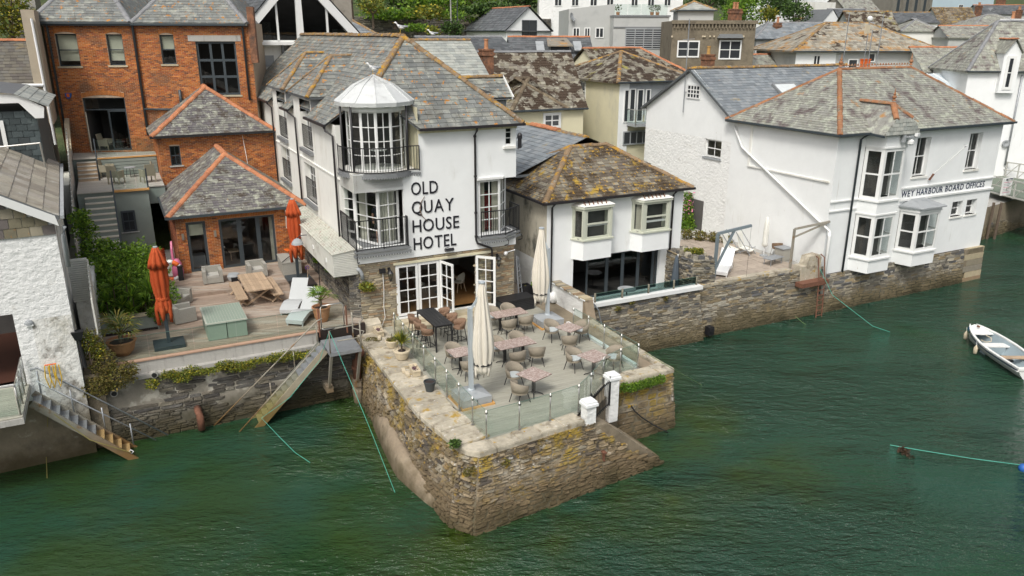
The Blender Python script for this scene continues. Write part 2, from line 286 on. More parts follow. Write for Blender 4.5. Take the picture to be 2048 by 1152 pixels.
GREYS = mk('grey_cast_slab', (.33, .35, .36), .75, layers=[((.24,.26,.27), 2, .5, .75)], mott=(.06, 5), bump=(14, .2))
CURT = mk('cream_curtain', (.60, .58, .50), .9, mott=(.1, 4))
BLIND = mk('cream_blind', (.55, .55, .44), .9, mott=(.05, 3))
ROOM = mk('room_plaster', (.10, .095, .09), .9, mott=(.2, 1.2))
FLOORW = mk('oiled_oak_floor', (.24, .125, .045), .5, layers=[((.20,.10,.035), 2, .5, .7, (6, .6, 1))], mott=(.1, 4))
LEAF = mk('green_leaf', (.06, .12, .02), .55, pv=.45, pcols=[(.12,.23,.025),(.19,.33,.035),(.07,.15,.02),(.27,.40,.04),(.15,.28,.025)], mott=(.12, 2), trans=.45)
LEAFD = mk('dark_green_leaf', (.03, .06, .018), .65, pv=.4, pcols=[(.04,.09,.015),(.065,.13,.02),(.025,.05,.012),(.09,.16,.025)], mott=(.12, 2), trans=.2)
LEAFY = mk('yellow_green_leaf', (.17, .20, .03), .65, pv=.35, pcols=[(.14,.19,.025),(.22,.24,.03),(.10,.15,.02),(.42,.36,.03),(.18,.17,.03)], mott=(.12, 2), trans=.25)
LEAFB = mk('olive_brown_foliage', (.15, .12, .03), .8, pv=.35, pcols=[(.14,.12,.03),(.20,.15,.035),(.10,.09,.02),(.17,.17,.03)], mott=(.2, 2), trans=.2)
BARK = mk('grey_brown_bark', (.12, .09, .065), .95, mott=(.2, 8), bump=(14, .8))
GRASS = mk('hillside_grass', (.05, .075, .02), .95, layers=[((.10,.10,.04), .4, .5, .7)], mott=(.25, 3), bump=(4, 1, .2))
ROPEG = mk('turquoise_rope', (.08, .38, .29), .7, mott=(.1, 20))
ROPEW = mk('green_wet_rope', (.14, .22, .08), .8, mott=(.2, 10))
YELL = mk('yellow_tool', (.65, .42, .02), .6)
LETTER = mk('black_letter', (.012, .012, .018), .5)
NAVY = mk('navy_letter_paint', (.02, .03, .07), .5)
GLASS = mkglass('window_glass', (.84, .87, .86), 1.6, .03, .25)
GLASSD = mkglass('dark_window_glass', (.35, .38, .39), 1.55, .03, .3)
GLASST = mkglass('terrace_glass', (.92, .965, .95), 1.5, .02)
SKIN = mk('skin', (.42, .24, .17), .6, mott=None); SHIRT = mk('navy_shirt', (.025, .03, .045), .9); SHORT = mk('dark_shorts', (.03, .032, .035), .9); HAIR = mk('dark_hair', (.06, .04, .03), .8)
FEATH = mk('white_feathers', (.78, .78, .76), .8, mott=None); FEATG = mk('grey_feathers', (.33, .35, .37), .8, mott=None); BEAK = mk('yellow_beak', (.6, .38, .05), .6, mott=None)
BOATW = mk('white_boat_paint', (.76, .77, .74), .4, mott=(.03, 3), layers=[((.62,.56,.38), 2, .62, .75)]); BOATG = mk('grey_boat_paint', (.30, .37, .40), .6, mott=(.06, 4)); BOATB = mk('blue_boat_paint', (.02, .06, .20), .5); BUOYB = mk('blue_plastic', (.02, .12, .42), .5)
PINK = mk('pink_plastic', (.60, .16, .28), .5); ORNG = mk('orange_plastic', (.75, .14, .02), .5); BLUEC = mk('light_blue_cloth', (.03, .22, .45), .7)
ROOFGLASS = mkglass('rooflight_glass', (.30, .33, .35), 1.7, .08)
FARG = mk('far_window_glass', (.035,.04,.045), .12, spec=.8, mott=(.2, 1.5))
# pieces: slates, stones, bricks, boards
X_, Y_, Z_ = Vector((1,0,0)), Vector((0,1,0)), Vector((0,0,1))
def basis(o, x, y, z, s=(1, 1, 1)):
    x, y, z = Vector(x)*s[0], Vector(y)*s[1], Vector(z)*s[2]
    return Matrix(((x[0], y[0], z[0], o[0]), (x[1], y[1], z[1], o[1]), (x[2], y[2], z[2], o[2]), (0, 0, 0, 1)))
def mesh_np(me):
    v = np.zeros(len(me.vertices)*3); me.vertices.foreach_get('co', v); return v.reshape(-1, 3), [tuple(p.vertices) for p in me.polygons]
def pieces(parent, name, pcs, variants, mat, limit=300, extra=None, minpx=7, group=None):
    """pcs: list of (Matrix in frame coordinates, size, variant). The largest in the picture become objects of their own, the rest one stuff part"""
    org = ORG[parent.name]; W = FRM[parent.name]; Wi = W.to_3x3()
    arr = []
    for m, sz, vi in pcs:
        ml = org @ m; wp = W @ ml.translation; d = (wp-_C).length
        q = cam.matrix_world.inverted() @ wp; vis = q.z < 0 and abs(q.x/-q.z) < .70 and abs(q.y/-q.z) < .41
        arr.append(((sz/d)*1542*(1 if vis else .01), ml, vi))
    arr.sort(key=lambda a: -a[0])
    k = 0
    for a in arr[:limit]:
        if a[0] < minpx: break
        k += 1
    for px_, ml, vi in arr[:k]:
        o = bpy.data.objects.new(name, variants[vi]); COL.objects.link(o); o.parent = parent; o.matrix_basis = ml
    vs, fs, n = [], [], 0
    data = [mesh_np(me) for me in variants]
    for px_, ml, vi in arr[k:]:
        v, f = data[vi]; a = np.array(ml); vs.append(v@a[:3, :3].T+a[:3, 3]); fs += [tuple(i+n for i in q) for q in f]; n += len(v)
    if extra and extra.v:
        o = np.array(org); v = np.array(extra.v)@o[:3, :3].T+o[:3, 3]; vs.append(v); fs += [tuple(i+n for i in q) for q in extra.f]; n += len(v)
    if n:
        me = bpy.data.meshes.new(name+'s_joined'); me.from_pydata(np.concatenate(vs).tolist(), [], fs); me.update(); me.materials.append(mat)
        o = bpy.data.objects.new(name, me); COL.objects.link(o); o.parent = parent; o['kind'] = 'stuff'
def variant(name, vs, fs, mat):
    me = bpy.data.meshes.new(name); me.from_pydata(vs, [], fs); me.update(); me.materials.append(mat); return me
SIDES = [(0,1,5,4),(1,2,6,5),(2,3,7,6),(3,0,4,7),(4,5,6,7)]
_vc = {}
def slate_var(mat):
    if ('s', mat.name) not in _vc:
        out = []
        for k in range(5):
            a, b = RNG.uniform(-.02, .02), RNG.uniform(-.02, .02); t = RNG.uniform(-.003, .006)
            out.append(variant('slate', [(-.49,-.5+a,-.01),(.49,-.5+b,-.01),(.49,.53,-.01),(-.49,.53,-.01),(-.485,-.5+a,.022+t),(.485,-.5+b,.022-t),(.485,.53,.003),(-.485,.53,.003)], SIDES, mat))
        _vc[('s', mat.name)] = out
    return _vc[('s', mat.name)]
def clip(poly, c0, c1, ax):
    out = []
    for i in range(len(poly)):
        a, b = poly[i], poly[(i+1) % len(poly)]; ina = (a[ax] >= c0) if c1 is None else (a[ax] <= c1); inb = (b[ax] >= c0) if c1 is None else (b[ax] <= c1)
        lim = c0 if c1 is None else c1
        if ina: out.append(a)
        if ina != inb:
            t = (lim-a[ax])/(b[ax]-a[ax]); out.append((a[0]+(b[0]-a[0])*t, a[1]+(b[1]-a[1])*t))
    return out
def area(p): return abs(sum(p[i][0]*p[(i+1) % len(p)][1]-p[(i+1) % len(p)][0]*p[i][1] for i in range(len(p))))/2
def slates(parent, poly, mat, sw=.30, sh=.22, limit=300, lift=.0, name='slate', jit=.10, minpx=7, gapfrac=0.):
    P = [Vector(p) for p in poly]; n = Vector((0, 0, 0))
    for i in range(len(P)): n += P[i].cross(P[(i+1) % len(P)])
    n.normalize(); n = n if n.z > 0 else -n
    s = Z_.cross(n).normalized() if abs(n.z) < .999 else X_.copy(); s = -s if s.x+.001*s.y < 0 and False else s
    t = n.cross(s)
    if t.z < 0: t, s = -t, -s
    o = P[0]; q = [((p-o).dot(s), (p-o).dot(t)) for p in P]
    y0, y1 = min(a[1] for a in q), max(a[1] for a in q); pcs = []; ex = G(); vr = slate_var(mat); y = y0; j = 0
    while y < y1-.02:
        row = clip(clip(q, y, None, 1), None, y+sh, 1)
        if len(row) >= 3:
            x0, x1 = min(a[0] for a in row), max(a[0] for a in row); x = x0-(sw*.5 if j % 2 else 0)-RNG.random()*sw*.1
            while x < x1:
                w = sw*(1+RNG.uniform(-jit, jit))
                c = clip(clip(row, x, None, 0), None, x+w, 0)
                if len(c) >= 3:
                    A = area(c)
                    if RNG.random() < gapfrac: pass
                    elif A > .985*w*sh:
                        tw = RNG.uniform(-.012, .012)
                        m = basis(o+s*(x+w/2)+t*(y+sh/2)+n*(lift+RNG.uniform(0, .006)), s+t*tw, t-s*tw, n, (w, sh, 1)); pcs.append((m, math.sqrt(w*sh), RNG.randrange(5)))
                    elif A > .05*w*sh:
                        k = len(c); top = [o+s*a[0]+t*a[1]+n*(lift+.022-.019*(a[1]-y)/sh) for a in c]; bot = [o+s*a[0]+t*a[1]-n*.008 for a in c]
                        ex.add(bot+top, [tuple(range(k, 2*k))]+[(i, (i+1) % k, k+(i+1) % k, k+i) for i in range(k)])
                x += w
        y += sh; j += 1
    pieces(parent, name, pcs, vr, mat, limit, ex, minpx)
def ridge_var(mat, L, r):
    k = ('r', mat.name, round(L, 2), round(r, 2))
    if k not in _vc:
        vs = [];
        for x, rr in ((-L/2, r), (L/2-.03, r*.97), (L/2, r*1.08)):
            for a in range(7): t = PI*a/6; vs.append((x, rr*math.cos(t)*1.15, rr*math.sin(t)-r*.35))
        fs = [(i*7+j, i*7+j+1, (i+1)*7+j+1, (i+1)*7+j) for i in range(2) for j in range(6)]+[tuple(range(7)), tuple(range(20, 13, -1))]
        _vc[k] = [variant('ridge_tile', vs, fs, mat)]
    return _vc[k]
def ridge(parent, lines, mat, L=.42, r=.13, limit=120, name='ridge_tile'):
    pcs = []
    for p, q in lines:
        p, q = Vector(p), Vector(q); d = q-p; n = max(1, round(d.length/L)); x = d.normalized(); y = Z_.cross(x)
        y = y.normalized() if y.length > .01 else Y_; z = x.cross(y)
        for i in range(n):
            c = p+d*((i+.5)/n); k = RNG.uniform(-.025, .025); pcs.append((basis(c+Vector((0, 0, RNG.uniform(-.018, .012))), x+y*k+z*RNG.uniform(-.03, .03), y-x*k, z, (d.length/n/L, RNG.uniform(.94, 1.08), RNG.uniform(.9, 1.1))), .3, 0))
    pieces(parent, name, pcs, ridge_var(mat, L, r), mat, limit)
def stone_var(mat, k='st', bev=.16):
    if (k, mat.name) not in _vc:
        out = []
        for i in range(8):
            j = lambda s=.09: RNG.uniform(-s, s)
            b = [(-.5+j(.06), -.5+j(.12)), (.5+j(.06), -.5+j(.12)), (.5+j(.06), .5+j(.12)), (-.5+j(.06), .5+j(.12))]
            if k == 'br': b = [(-.5, -.5), (.5, -.5), (.5, .5), (-.5, .5)]
            f = .96 if k == 'br' else 1-bev
            top = [(x*f, y*(f if k == 'br' else f-.06), 1+(0 if k == 'br' else j(.3))) for x, y in b]
            if k == 'br': out.append(variant('brick', [(x, y, -.2) for x, y in b]+top, SIDES, mat))
            else:                                          # eight-sided rubble face
                m = []
                for a in range(4):
                    x0, y0 = b[a]; x1, y1 = b[(a+1) % 4]; q = RNG.uniform(.12, .3); m += [(x0+(x1-x0)*q, y0+(y1-y0)*q), (x0+(x1-x0)*(1-q*.6), y0+(y1-y0)*(1-q*.6))]
                t = [(x*f, y*(f-.06), 1+j(.3)) for x, y in m]; n = 8
                out.append(variant('stone', [(x, y, -.4) for x, y in m]+t, [(i, (i+1) % n, n+(i+1) % n, n+i) for i in range(n)]+[tuple(range(n, 2*n))], mat))
        _vc[(k, mat.name)] = out
    return _vc[(k, mat.name)]
def stones(parent, quad, mat, w=(.18, .55), h=(.07, .17), proud=.03, limit=300, holes=(), wave=.05, name='stone', minpx=7, gap=.012, skip=None, k='st', seed=1):
    """rubble courses on a four-cornered face: quad = bottom left, bottom right, top right, top left seen from outside"""
    a, b, c, d = [Vector(p) for p in quad]; rg = random.Random(seed); pcs = []; vr = stone_var(mat, k)
    H = max((d-a).length, (c-b).length); L = max((b-a).length, (c-d).length); y = 0
    while y < H-.03:
        hh = rg.uniform(*h); hh = min(hh, H-y)
        if hh < h[0]*.5: break
        x = -rg.random()*w[0]
        while x < L:
            ww = rg.uniform(*w)*(1+.5*(hh-h[0])/(h[1]-h[0]+1e-6)); x0, x1 = max(0, x), min(L, x+ww)
            if x1-x0 > .05:
                s, t = (x0+x1)/2/L, (y+hh/2)/H
                wob = wave*noise.noise(Vector((s*L*.55, t*H*.8, seed*3.1)))*2*(1-abs(2*t-1)**3)
                p = (a*(1-s)+b*s)*(1-t)+(d*(1-s)+c*s)*t; sx = ((b-a)*(1-t)+(c-d)*t)/L; ty = ((d-a)*(1-s)+(c-b)*s)/H
                fx = sx.length; sx = sx.normalized(); n = sx.cross(ty).normalized(); ty2 = n.cross(sx); fy = ty.dot(ty2)
                X, Yc = s*L, t*H
                if not any(hx0-.02 < X < hx1+.02 and hy0 < Yc < hy1 for hx0, hx1, hy0, hy1 in holes) and not (skip and skip(p)):
                    tilt = rg.uniform(-.04, .04)+wave*.6*noise.noise(Vector((s*L*.55+9, t*H*.8, seed*3.1)))
                    sz = ((x1-x0)*fx-gap, hh*fy-gap*.8)
                    pcs.append((basis(p+ty2*wob, sx+ty2*tilt, ty2-sx*tilt, n, (sz[0], sz[1], proud*rg.uniform(.55, 1.5))), math.sqrt(max(.0001, sz[0]*sz[1]))*1.3, rg.randrange(8)))
            x += ww
        y += hh
    pieces(parent, name, pcs, vr, mat, limit, None, minpx)
def bricks(parent, pb, L, z0, z1, mat, holes=(), limit=300, bl=.225, bh=.075, top=None, name='brick'):
    rg = random.Random(3); pcs = []; vr = stone_var(mat, 'br'); y = z0; j = 0
    while y+bh*.5 < z1:
        x = -(bl/2 if j % 2 else 0); j += 1
        while x < L:
            x0, x1 = max(0, x), min(L, x+bl); segs = [(x0, x1)]
            for h0, h1, g0, g1 in holes:
                if g0 < y+bh/2 < g1: segs = [q for s0, s1 in segs for q in ((s0, min(s1, h0)), (max(s0, h1), s1)) if q[1]-q[0] > .015]
            for s0, s1 in segs:
                if s1-s0 < .02 or (top and y+bh/2 > top((s0+s1)/2)): continue
                pr = .012 if rg.random() < .9 else .018
                pcs.append((basis(pb.p((s0+s1)/2, y+bh/2), pb.s, pb.t, pb.n, (s1-s0-.011, bh-.011, pr)), math.sqrt((s1-s0)*bh)*1.25, rg.randrange(8)))
            x += bl
        y += bh
    pieces(parent, name, pcs, vr, mat, limit, None, 6)
def boards(parent, poly, z, d, w, mat, th=.03, gap=.008, name='deck_board', jog=0, limit=300):
    """planks across a flat polygon; d = direction of the planks"""
    d = Vector(d).normalized(); e = Z_.cross(d); P = [Vector((p[0], p[1], 0)) for p in poly]; q = [(p.dot(d), p.dot(e)) for p in P]
    y = min(a[1] for a in q); y1 = max(a[1] for a in q); k = 0; st = G()
    while y < y1:
        c = clip(clip(q, y+gap/2, None, 1), None, y+w-gap/2, 1); y += w
        if len(c) < 3: continue
        xs = [a[0] for a in c]; cuts = [min(xs), max(xs)]
        if jog: x = min(xs)+RNG.uniform(.3, 1)*jog; cuts = [min(xs)]+[x+i*jog for i in range(40) if x+i*jog < max(xs)-.3]+[max(xs)]
        for a0, a1 in zip(cuts, cuts[1:]):
            cc = clip(clip(c, a0+.002, None, 0), None, a1-.002, 0)
            if len(cc) < 3: continue
            zz = z+RNG.uniform(-.002, .002); pts = [d*a[0]+e*a[1]+Z_*zz for a in cc]; g = G().prism(pts, (0, 0, -th)); k += 1
            if k <= limit:
                pc = sum(pts, Vector())/len(pts); o = g.build(name, mat, parent)
            else: st.add(g.v, g.f)
    if st.v: st.build(name, mat, parent, kind='stuff')
# walls and windows
class PB:
    def __init__(s, o, sdir): s.o = Vector(o); s.s = Vector(sdir).normalized(); s.t = Z_.copy(); s.n = s.s.cross(Z_)
    def p(s, a, b, c=0): return s.o+s.s*a+Z_*b+s.n*c
def front(u0, v, u1=None): return PB((u0, v, 0), (1, 0, 0))       # faces the camera (-v); a = u-u0
def left(u, v1): return PB((u, v1, 0), (0, -1, 0))                # faces left (-u);   a = v1-v
def right(u, v0): return PB((u, v0, 0), (0, 1, 0))
def back(u1, v): return PB((u1, v, 0), (-1, 0, 0))
def wall(g, pb, L, z0, z1, holes=(), rev=.22, top=None):
    xs = sorted({0, L, *[h[0] for h in holes], *[h[1] for h in holes]}); zs = sorted({z0, z1, *[h[2] for h in holes], *[h[3] for h in holes]})
    xs = [x for x in xs if 0 <= x <= L]; zs = [z for z in zs if z0 <= z <= z1]
    for x0, x1 in zip(xs, xs[1:]):
        for a, b in zip(zs, zs[1:]):
            if any(h[0] <= (x0+x1)/2 <= h[1] and h[2] <= (a+b)/2 <= h[3] for h in holes): continue
            g.poly([pb.p(x0, a), pb.p(x1, a), pb.p(x1, b), pb.p(x0, b)])
    for h in holes:
        x0, x1, a, b = h[:4]
        if x0 > .01: g.poly([pb.p(x0, a), pb.p(x0, b), pb.p(x0, b, -rev), pb.p(x0, a, -rev)])
        if x1 < L-.01: g.poly([pb.p(x1, a, -rev), pb.p(x1, b, -rev), pb.p(x1, b), pb.p(x1, a)])
        if b < z1-.01: g.poly([pb.p(x0, b), pb.p(x1, b), pb.p(x1, b, -rev), pb.p(x0, b, -rev)])
        if a > z0+.01: g.poly([pb.p(x0, a, -rev), pb.p(x1, a, -rev), pb.p(x1, a), pb.p(x0, a)])
    if top: g.poly([pb.p(x, z) for x, z in top])
    return g
_pane = {}
def pane_mesh(mat):
    if mat.name not in _pane: _pane[mat.name] = variant('pane', [(-.5,-.5,0),(.5,-.5,0),(.5,.5,0),(-.5,.5,0)], [(0,1,2,3)], mat)
    return _pane[mat.name]
def window(parent, pb, h, cols=2, rows=2, fm=None, r=.14, fw=.055, mw=.028, sash=True, glass=None, room=None, curtain=None, sill=None, sillm=None, name='window', label=None, blind=0, one=False, depth=1.3, tworow=None, cmat=None):
    fm = fm or WPAINT; glass = glass or GLASSD; x0, x1, a, b = h[:4]; g = G(); T = .05
    def bb(p0, p1, q0, q1, c0=-r, c1=-r-T):
        P = [pb.p(p0, q0, c1), pb.p(p1, q0, c1), pb.p(p1, q1, c1), pb.p(p0, q1, c1)]; g.prism(P, pb.n*(c0-c1))
    bb(x0, x0+fw, a, b); bb(x1-fw, x1, a, b); bb(x0+fw, x1-fw, b-fw, b); bb(x0+fw, x1-fw, a, a+fw)
    ix0, ix1, ia, ib = x0+fw, x1-fw, a+fw, b-fw; cw = (ix1-ix0)/cols; rh = (ib-ia)/rows
    for i in range(1, cols): x = ix0+cw*i; w = mw; bb(x-w/2, x+w/2, ia, ib, -r-.005, -r-T+.005)
    for j in range(1, rows):
        z = ia+rh*j; w = mw*1.9 if sash and j*2 == rows else mw
        bb(ix0, ix1, z-w/2, z+w/2, -r+.004 if w > mw else -r-.008, -r-T+.008)
    o = g.build(name, fm, parent)
    if label: o['label'] = label
    cc = [(ix0+cw*(i+.5), ia+rh*(j+.5), cw, rh) for i in range(cols) for j in range(rows)]
    if one: cc = [((ix0+ix1)/2, (ia+ib)/2, ix1-ix0, ib-ia)]
    for x, z, w, hh in cc:
        tw = RNG.uniform(-.004, .004); m = basis(pb.p(x, z, -r-T*.55), pb.s+pb.n*tw, Z_+pb.n*RNG.uniform(-.004, .004), pb.n, (w, hh, 1))
        q = bpy.data.objects.new('pane', pane_mesh(glass)); COL.objects.link(q); q.parent = o; q.matrix_basis = ORG[parent.name] @ m
    e = .05
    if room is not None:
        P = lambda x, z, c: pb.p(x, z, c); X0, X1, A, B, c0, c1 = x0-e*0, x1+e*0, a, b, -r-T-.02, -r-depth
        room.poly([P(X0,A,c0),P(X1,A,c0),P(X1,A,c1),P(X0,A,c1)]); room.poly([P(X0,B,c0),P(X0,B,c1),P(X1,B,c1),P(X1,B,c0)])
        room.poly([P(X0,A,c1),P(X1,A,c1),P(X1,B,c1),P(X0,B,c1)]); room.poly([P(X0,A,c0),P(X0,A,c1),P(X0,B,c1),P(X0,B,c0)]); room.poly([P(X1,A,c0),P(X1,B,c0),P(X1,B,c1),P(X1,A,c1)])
    if blind:
        G().prism([pb.p(x0+.05, b-(b-a)*blind, -r-.13), pb.p(x1-.05, b-(b-a)*blind, -r-.13), pb.p(x1-.05, b-.03, -r-.13), pb.p(x0+.05, b-.03, -r-.13)], pb.n*.015).build('blind', cmat or BLIND, parent)
    if curtain:
        cg = G();
        for side in (curtain if isinstance(curtain, (list, tuple)) else (0, 1)):
            W = (x1-x0)*(.26 if cols < 3 else .2); n = 14; pts = []
            for i in range(n+1):
                xx = (x0+.04+W*i/n) if side == 0 else (x1-.04-W*i/n); cz = -r-.16+.035*math.sin(i*2.3); pts.append((xx, cz))
            for i in range(n): cg.poly([pb.p(pts[i][0], a+.03, pts[i][1]), pb.p(pts[i+1][0], a+.03, pts[i+1][1]), pb.p(pts[i+1][0], b-.04, pts[i+1][1]), pb.p(pts[i][0], b-.04, pts[i][1])])
        cg.build('curtain', CURT, parent)
    if sill:
        G().prism([pb.p(x0-.09, a-sill, .07), pb.p(x1+.09, a-sill, .07), pb.p(x1+.09, a, .07), pb.p(x0-.09, a, .07)], pb.n*(-.07-r+.01)).build('sill', sillm or WPAINT, parent)
    return o
def pipe(parent, pts, mat=None, r=.045, name='drainpipe', n=8): return G().tube(pts, r, n).build(name, mat or PIPEB, parent, smooth=True)
def gutter(parent, lines, mat=None, name='gutter', w=.11, h=.10):
    for p, q in lines: G().bar(p, q, w, h).build(name, mat or PIPEB, parent)
def hiproof(parent, u0, u1, v0, v1, ze, zr, mat, rmat, ax='u', hip=(1, 1), sw=.3, sh=.22, limit=300, faces='all', oh=0, rs=.42, rr=.13, name='roof', hl=None, bev=.12, minpx=7, ridge_on=True, hipr=True, base=None):
    """hipped or gabled roof; returns the roof part with its slates and ridge tiles"""
    if ax == 'u':
        m = (v0+v1)/2; k = hl if hl is not None else (v1-v0)/2; a, b = Vector((u0+(k if hip[0] else 0), m, zr)), Vector((u1-(k if hip[1] else 0), m, zr))
        c = [Vector((u0, v0, ze)), Vector((u1, v0, ze)), Vector((u1, v1, ze)), Vector((u0, v1, ze))]
        F = {'f': [c[0], c[1], b, a], 'b': [c[2], c[3], a, b]}
        if hip[0]: F['l'] = [c[3], c[0], a]
        if hip[1]: F['r'] = [c[1], c[2], b]
        H = ([(c[0], a), (c[3], a)] if hip[0] else [])+([(c[1], b), (c[2], b)] if hip[1] else [])
    else:
        m = (u0+u1)/2; k = hl if hl is not None else (u1-u0)/2; a, b = Vector((m, v0+(k if hip[0] else 0), zr)), Vector((m, v1-(k if hip[1] else 0), zr))
        c = [Vector((u0, v0, ze)), Vector((u1, v0, ze)), Vector((u1, v1, ze)), Vector((u0, v1, ze))]
        F = {'l': [c[3], c[0], a, b], 'r': [c[1], c[2], b, a]}
        if hip[0]: F['f'] = [c[0], c[1], a]
        if hip[1]: F['b'] = [c[2], c[3], b]
        H = ([(c[0], a), (c[1], a)] if hip[0] else [])+([(c[2], b), (c[3], b)] if hip[1] else [])
    g = G()
    for f in F.values(): g.poly(f)
    dn = Vector((0, 0, -bev)); g.poly([p+dn for p in c[::-1]])
    if ax == 'u': ends = ([] if hip[0] else [[c[3], c[0], a]])+([] if hip[1] else [[c[1], c[2], b]])
    else: ends = ([] if hip[0] else [[c[0], c[1], a]])+([] if hip[1] else [[c[2], c[3], b]])
    for e in ends: pass
    for i in range(4): g.poly([c[i]+dn, c[(i+1) % 4]+dn, c[(i+1) % 4], c[i]])
    o = g.build(name, base or mat, parent)
    for kf, f in F.items():
        if faces == 'all' or kf in faces: slates(o, f, mat, sw, sh, limit, minpx=minpx)
    L = ([(a, b)] if (b-a).length > .1 and ridge_on else [])+(H if hipr else [])
    if rmat: ridge(o, L, rmat, rs, rr)
    return o
def leaves(n, vols, size, seed=1, flat=.5, shape='leaf'):
    """leaf blades spread through lumpy volumes: vols = [(centre, radii)]"""
    rg = np.random.default_rng(seed); vs, fs = [], []
    wts = np.array([r[0]*r[1]*r[2] for _, r in vols])**.8; wts /= wts.sum(); cnt = (wts*n).astype(int)+1; k = 0
    for (c, r), m in zip(vols, cnt):
        p = rg.normal(size=(m, 3)); p /= np.linalg.norm(p, axis=1)[:, None]; rad = .55+.45*rg.random(m)**.6
        bump_ = 1+.22*np.sin(p[:, 0]*7+c[0]*3)*np.sin(p[:, 1]*6+c[1])+.15*np.sin(p[:, 2]*9+c[2]*5)
        p = p*(rad*bump_)[:, None]*np.array(r)+np.array(c)
        d = rg.normal(size=(m, 3)); d[:, 2] = np.abs(d[:, 2])*flat; d /= np.linalg.norm(d, axis=1)[:, None]
        e = np.cross(d, rg.normal(size=(m, 3))); e /= np.linalg.norm(e, axis=1)[:, None]; s = size*(.45+1.2*rg.random(m)**2)[:, None]
        a = p; b = p+d*s*.5+e*s*.28; cc = p+d*s; dd = p+d*s*.5-e*s*.28
        q = np.stack([a, b, cc, dd], 1).reshape(-1, 3); vs.append(q); fs += [(k+4*i, k+4*i+1, k+4*i+2, k+4*i+3) for i in range(m)]; k += 4*m
    g = G(); g.v = np.concatenate(vs).tolist(); g.f = fs; return g
# SETTING
# water
N = NT('harbour_water'); b = N.n('BsdfPrincipled')
deep = (.018, .055, .033); shal = (.036, .058, .004)
c = N.mix(N.ramp(N.noise(.10, 4, .55, off=4), .46, .66), deep, (.012, .046, .014))
# green shallows over the pale footing of the walls: distance from pier and quays in the main frame
mp = N.n('Mapping'); N.l(N.P(), mp.inputs[0]); mp.vector_type = 'POINT'
mp.inputs['Rotation'].default_value = (0, 0, -R(27)); q0 = Matrix.Rotation(-R(27), 4, 'Z') @ Vector((-6, 28.8, 0)); mp.inputs['Location'].default_value = (-q0.x, -q0.y, 0)
sx = N.n('SeparateXYZ'); N.l(mp.outputs[0], sx.inputs[0]); wob = N.math('MULTIPLY', N.math('SUBTRACT', N.noise(.35, 4), .5), 5)
dx = N.math('MAXIMUM', N.math('SUBTRACT', N.math('ABSOLUTE', N.math('SUBTRACT', sx.outputs[0], 4)), 5), 0); dy = N.math('MAXIMUM', N.math('SUBTRACT', N.math('ABSOLUTE', N.math('ADD', sx.outputs[1], 5)), 6.3), 0)
dist = N.math('ADD', N.math('SQRT', N.math('ADD', N.math('MULTIPLY', dx, dx), N.math('MULTIPLY', dy, dy))), wob)
c = N.mix(N.math('MULTIPLY', N.math('SUBTRACT', 1, N.ramp(dist, .3, 4.6)), N.ramp(N.noise(.35, 3, .5, off=9), .30, .80)), c, shal)
lft = N.math('MULTIPLY', N.math('SUBTRACT', 1, N.ramp(sx.outputs[0], -9, 1)), N.ramp(N.noise(.22, 4, off=2), .35, .65))
c = N.mix(N.math('MULTIPLY', lft, .65), c, (.024, .046, .004))
N.l(c, b.inputs['Base Color']); b.inputs['Roughness'].default_value = .06; b.inputs['IOR'].default_value = 1.33; b.inputs['Specular IOR Level'].default_value = .5
h1 = N.noise(1.5, 4, .62, (1.0, 2.4, 1)); h2 = N.noise(5.0, 3, .6, (1.0, 2.0, 1), off=5); h3 = N.noise(.3, 2, .5, (1, 1.6, 1))
calm = N.math('MULTIPLY_ADD', N.ramp(sx.outputs[0], -10, 6), .65, .35)
patch = N.math('MULTIPLY_ADD', N.ramp(N.noise(.09, 3, .55, (1, 2.2, 1), off=7), .38, .62), .8, .45)   # ruffled and calmer patches
hh = N.math('MULTIPLY', N.math('MULTIPLY', N.math('ADD', N.math('ADD', h1, N.math('MULTIPLY', h2, .30)), N.math('MULTIPLY', h3, 1.2)), calm), patch)
u = N.n('Bump'); u.inputs['Strength'].default_value = 1.0; u.inputs['Distance'].default_value = .30; N.l(hh, u.inputs['Height']); N.l(u.outputs[0], b.inputs['Normal'])
N.l(b.outputs[0], N.out.inputs[0]); WATER = N.m
G().poly([(-150, -90, 0), (330, -90, 0), (330, 60, 0), (-150, 60, 0)]).struct('harbour_water', WATER)
G().box(-9.2, .6, .2, 36, 7, 1.72).struct('made_ground', CONC)
# hillside ground behind the quays
def hgt(u, v):
    k = [(-2, 1.8), (12, 1.9), (20, 5.4), (40, 8.5), (60, 11.5), (80, 17), (110, 27), (170, 45), (400, 90)]
    for (a, ha), (b_, hb) in zip(k, k[1:]):
        if v <= b_: z = ha+(hb-ha)*(v-a)/(b_-a); break
    f = 1-.45*min(1, max(0, (u-40)/40))
    return 1.7+(z-1.7)*f+(noise.noise(Vector((u*.05, v*.05, 0)))*1.2 if v > 14 else 0)
us = [-90+6*i for i in range(75)]; vv = [5.5]+[8+4*i for i in range(60)]
g = G(); g.v = [(u_, v_, hgt(u_, v_)) for v_ in vv for u_ in us]; nu = len(us)
g.f = [(j*nu+i, j*nu+i+1, (j+1)*nu+i+1, (j+1)*nu+i) for j in range(len(vv)-1) for i in range(nu-1)]
g.struct('hillside_ground', GRASS, smooth=True)
def rubble(name, label, cat, quads, mat, mort, p=(0, 0, 0), back_=1.5, seed=3, **kw):
    t = thing(name, label, cat, p); g = G()
    for q in quads: g.poly(q)
    core = g.build('mortar_face', mort, t)
    for i, q in enumerate(quads): stones(core, q, mat, seed=seed+i, **kw)
    return t, core
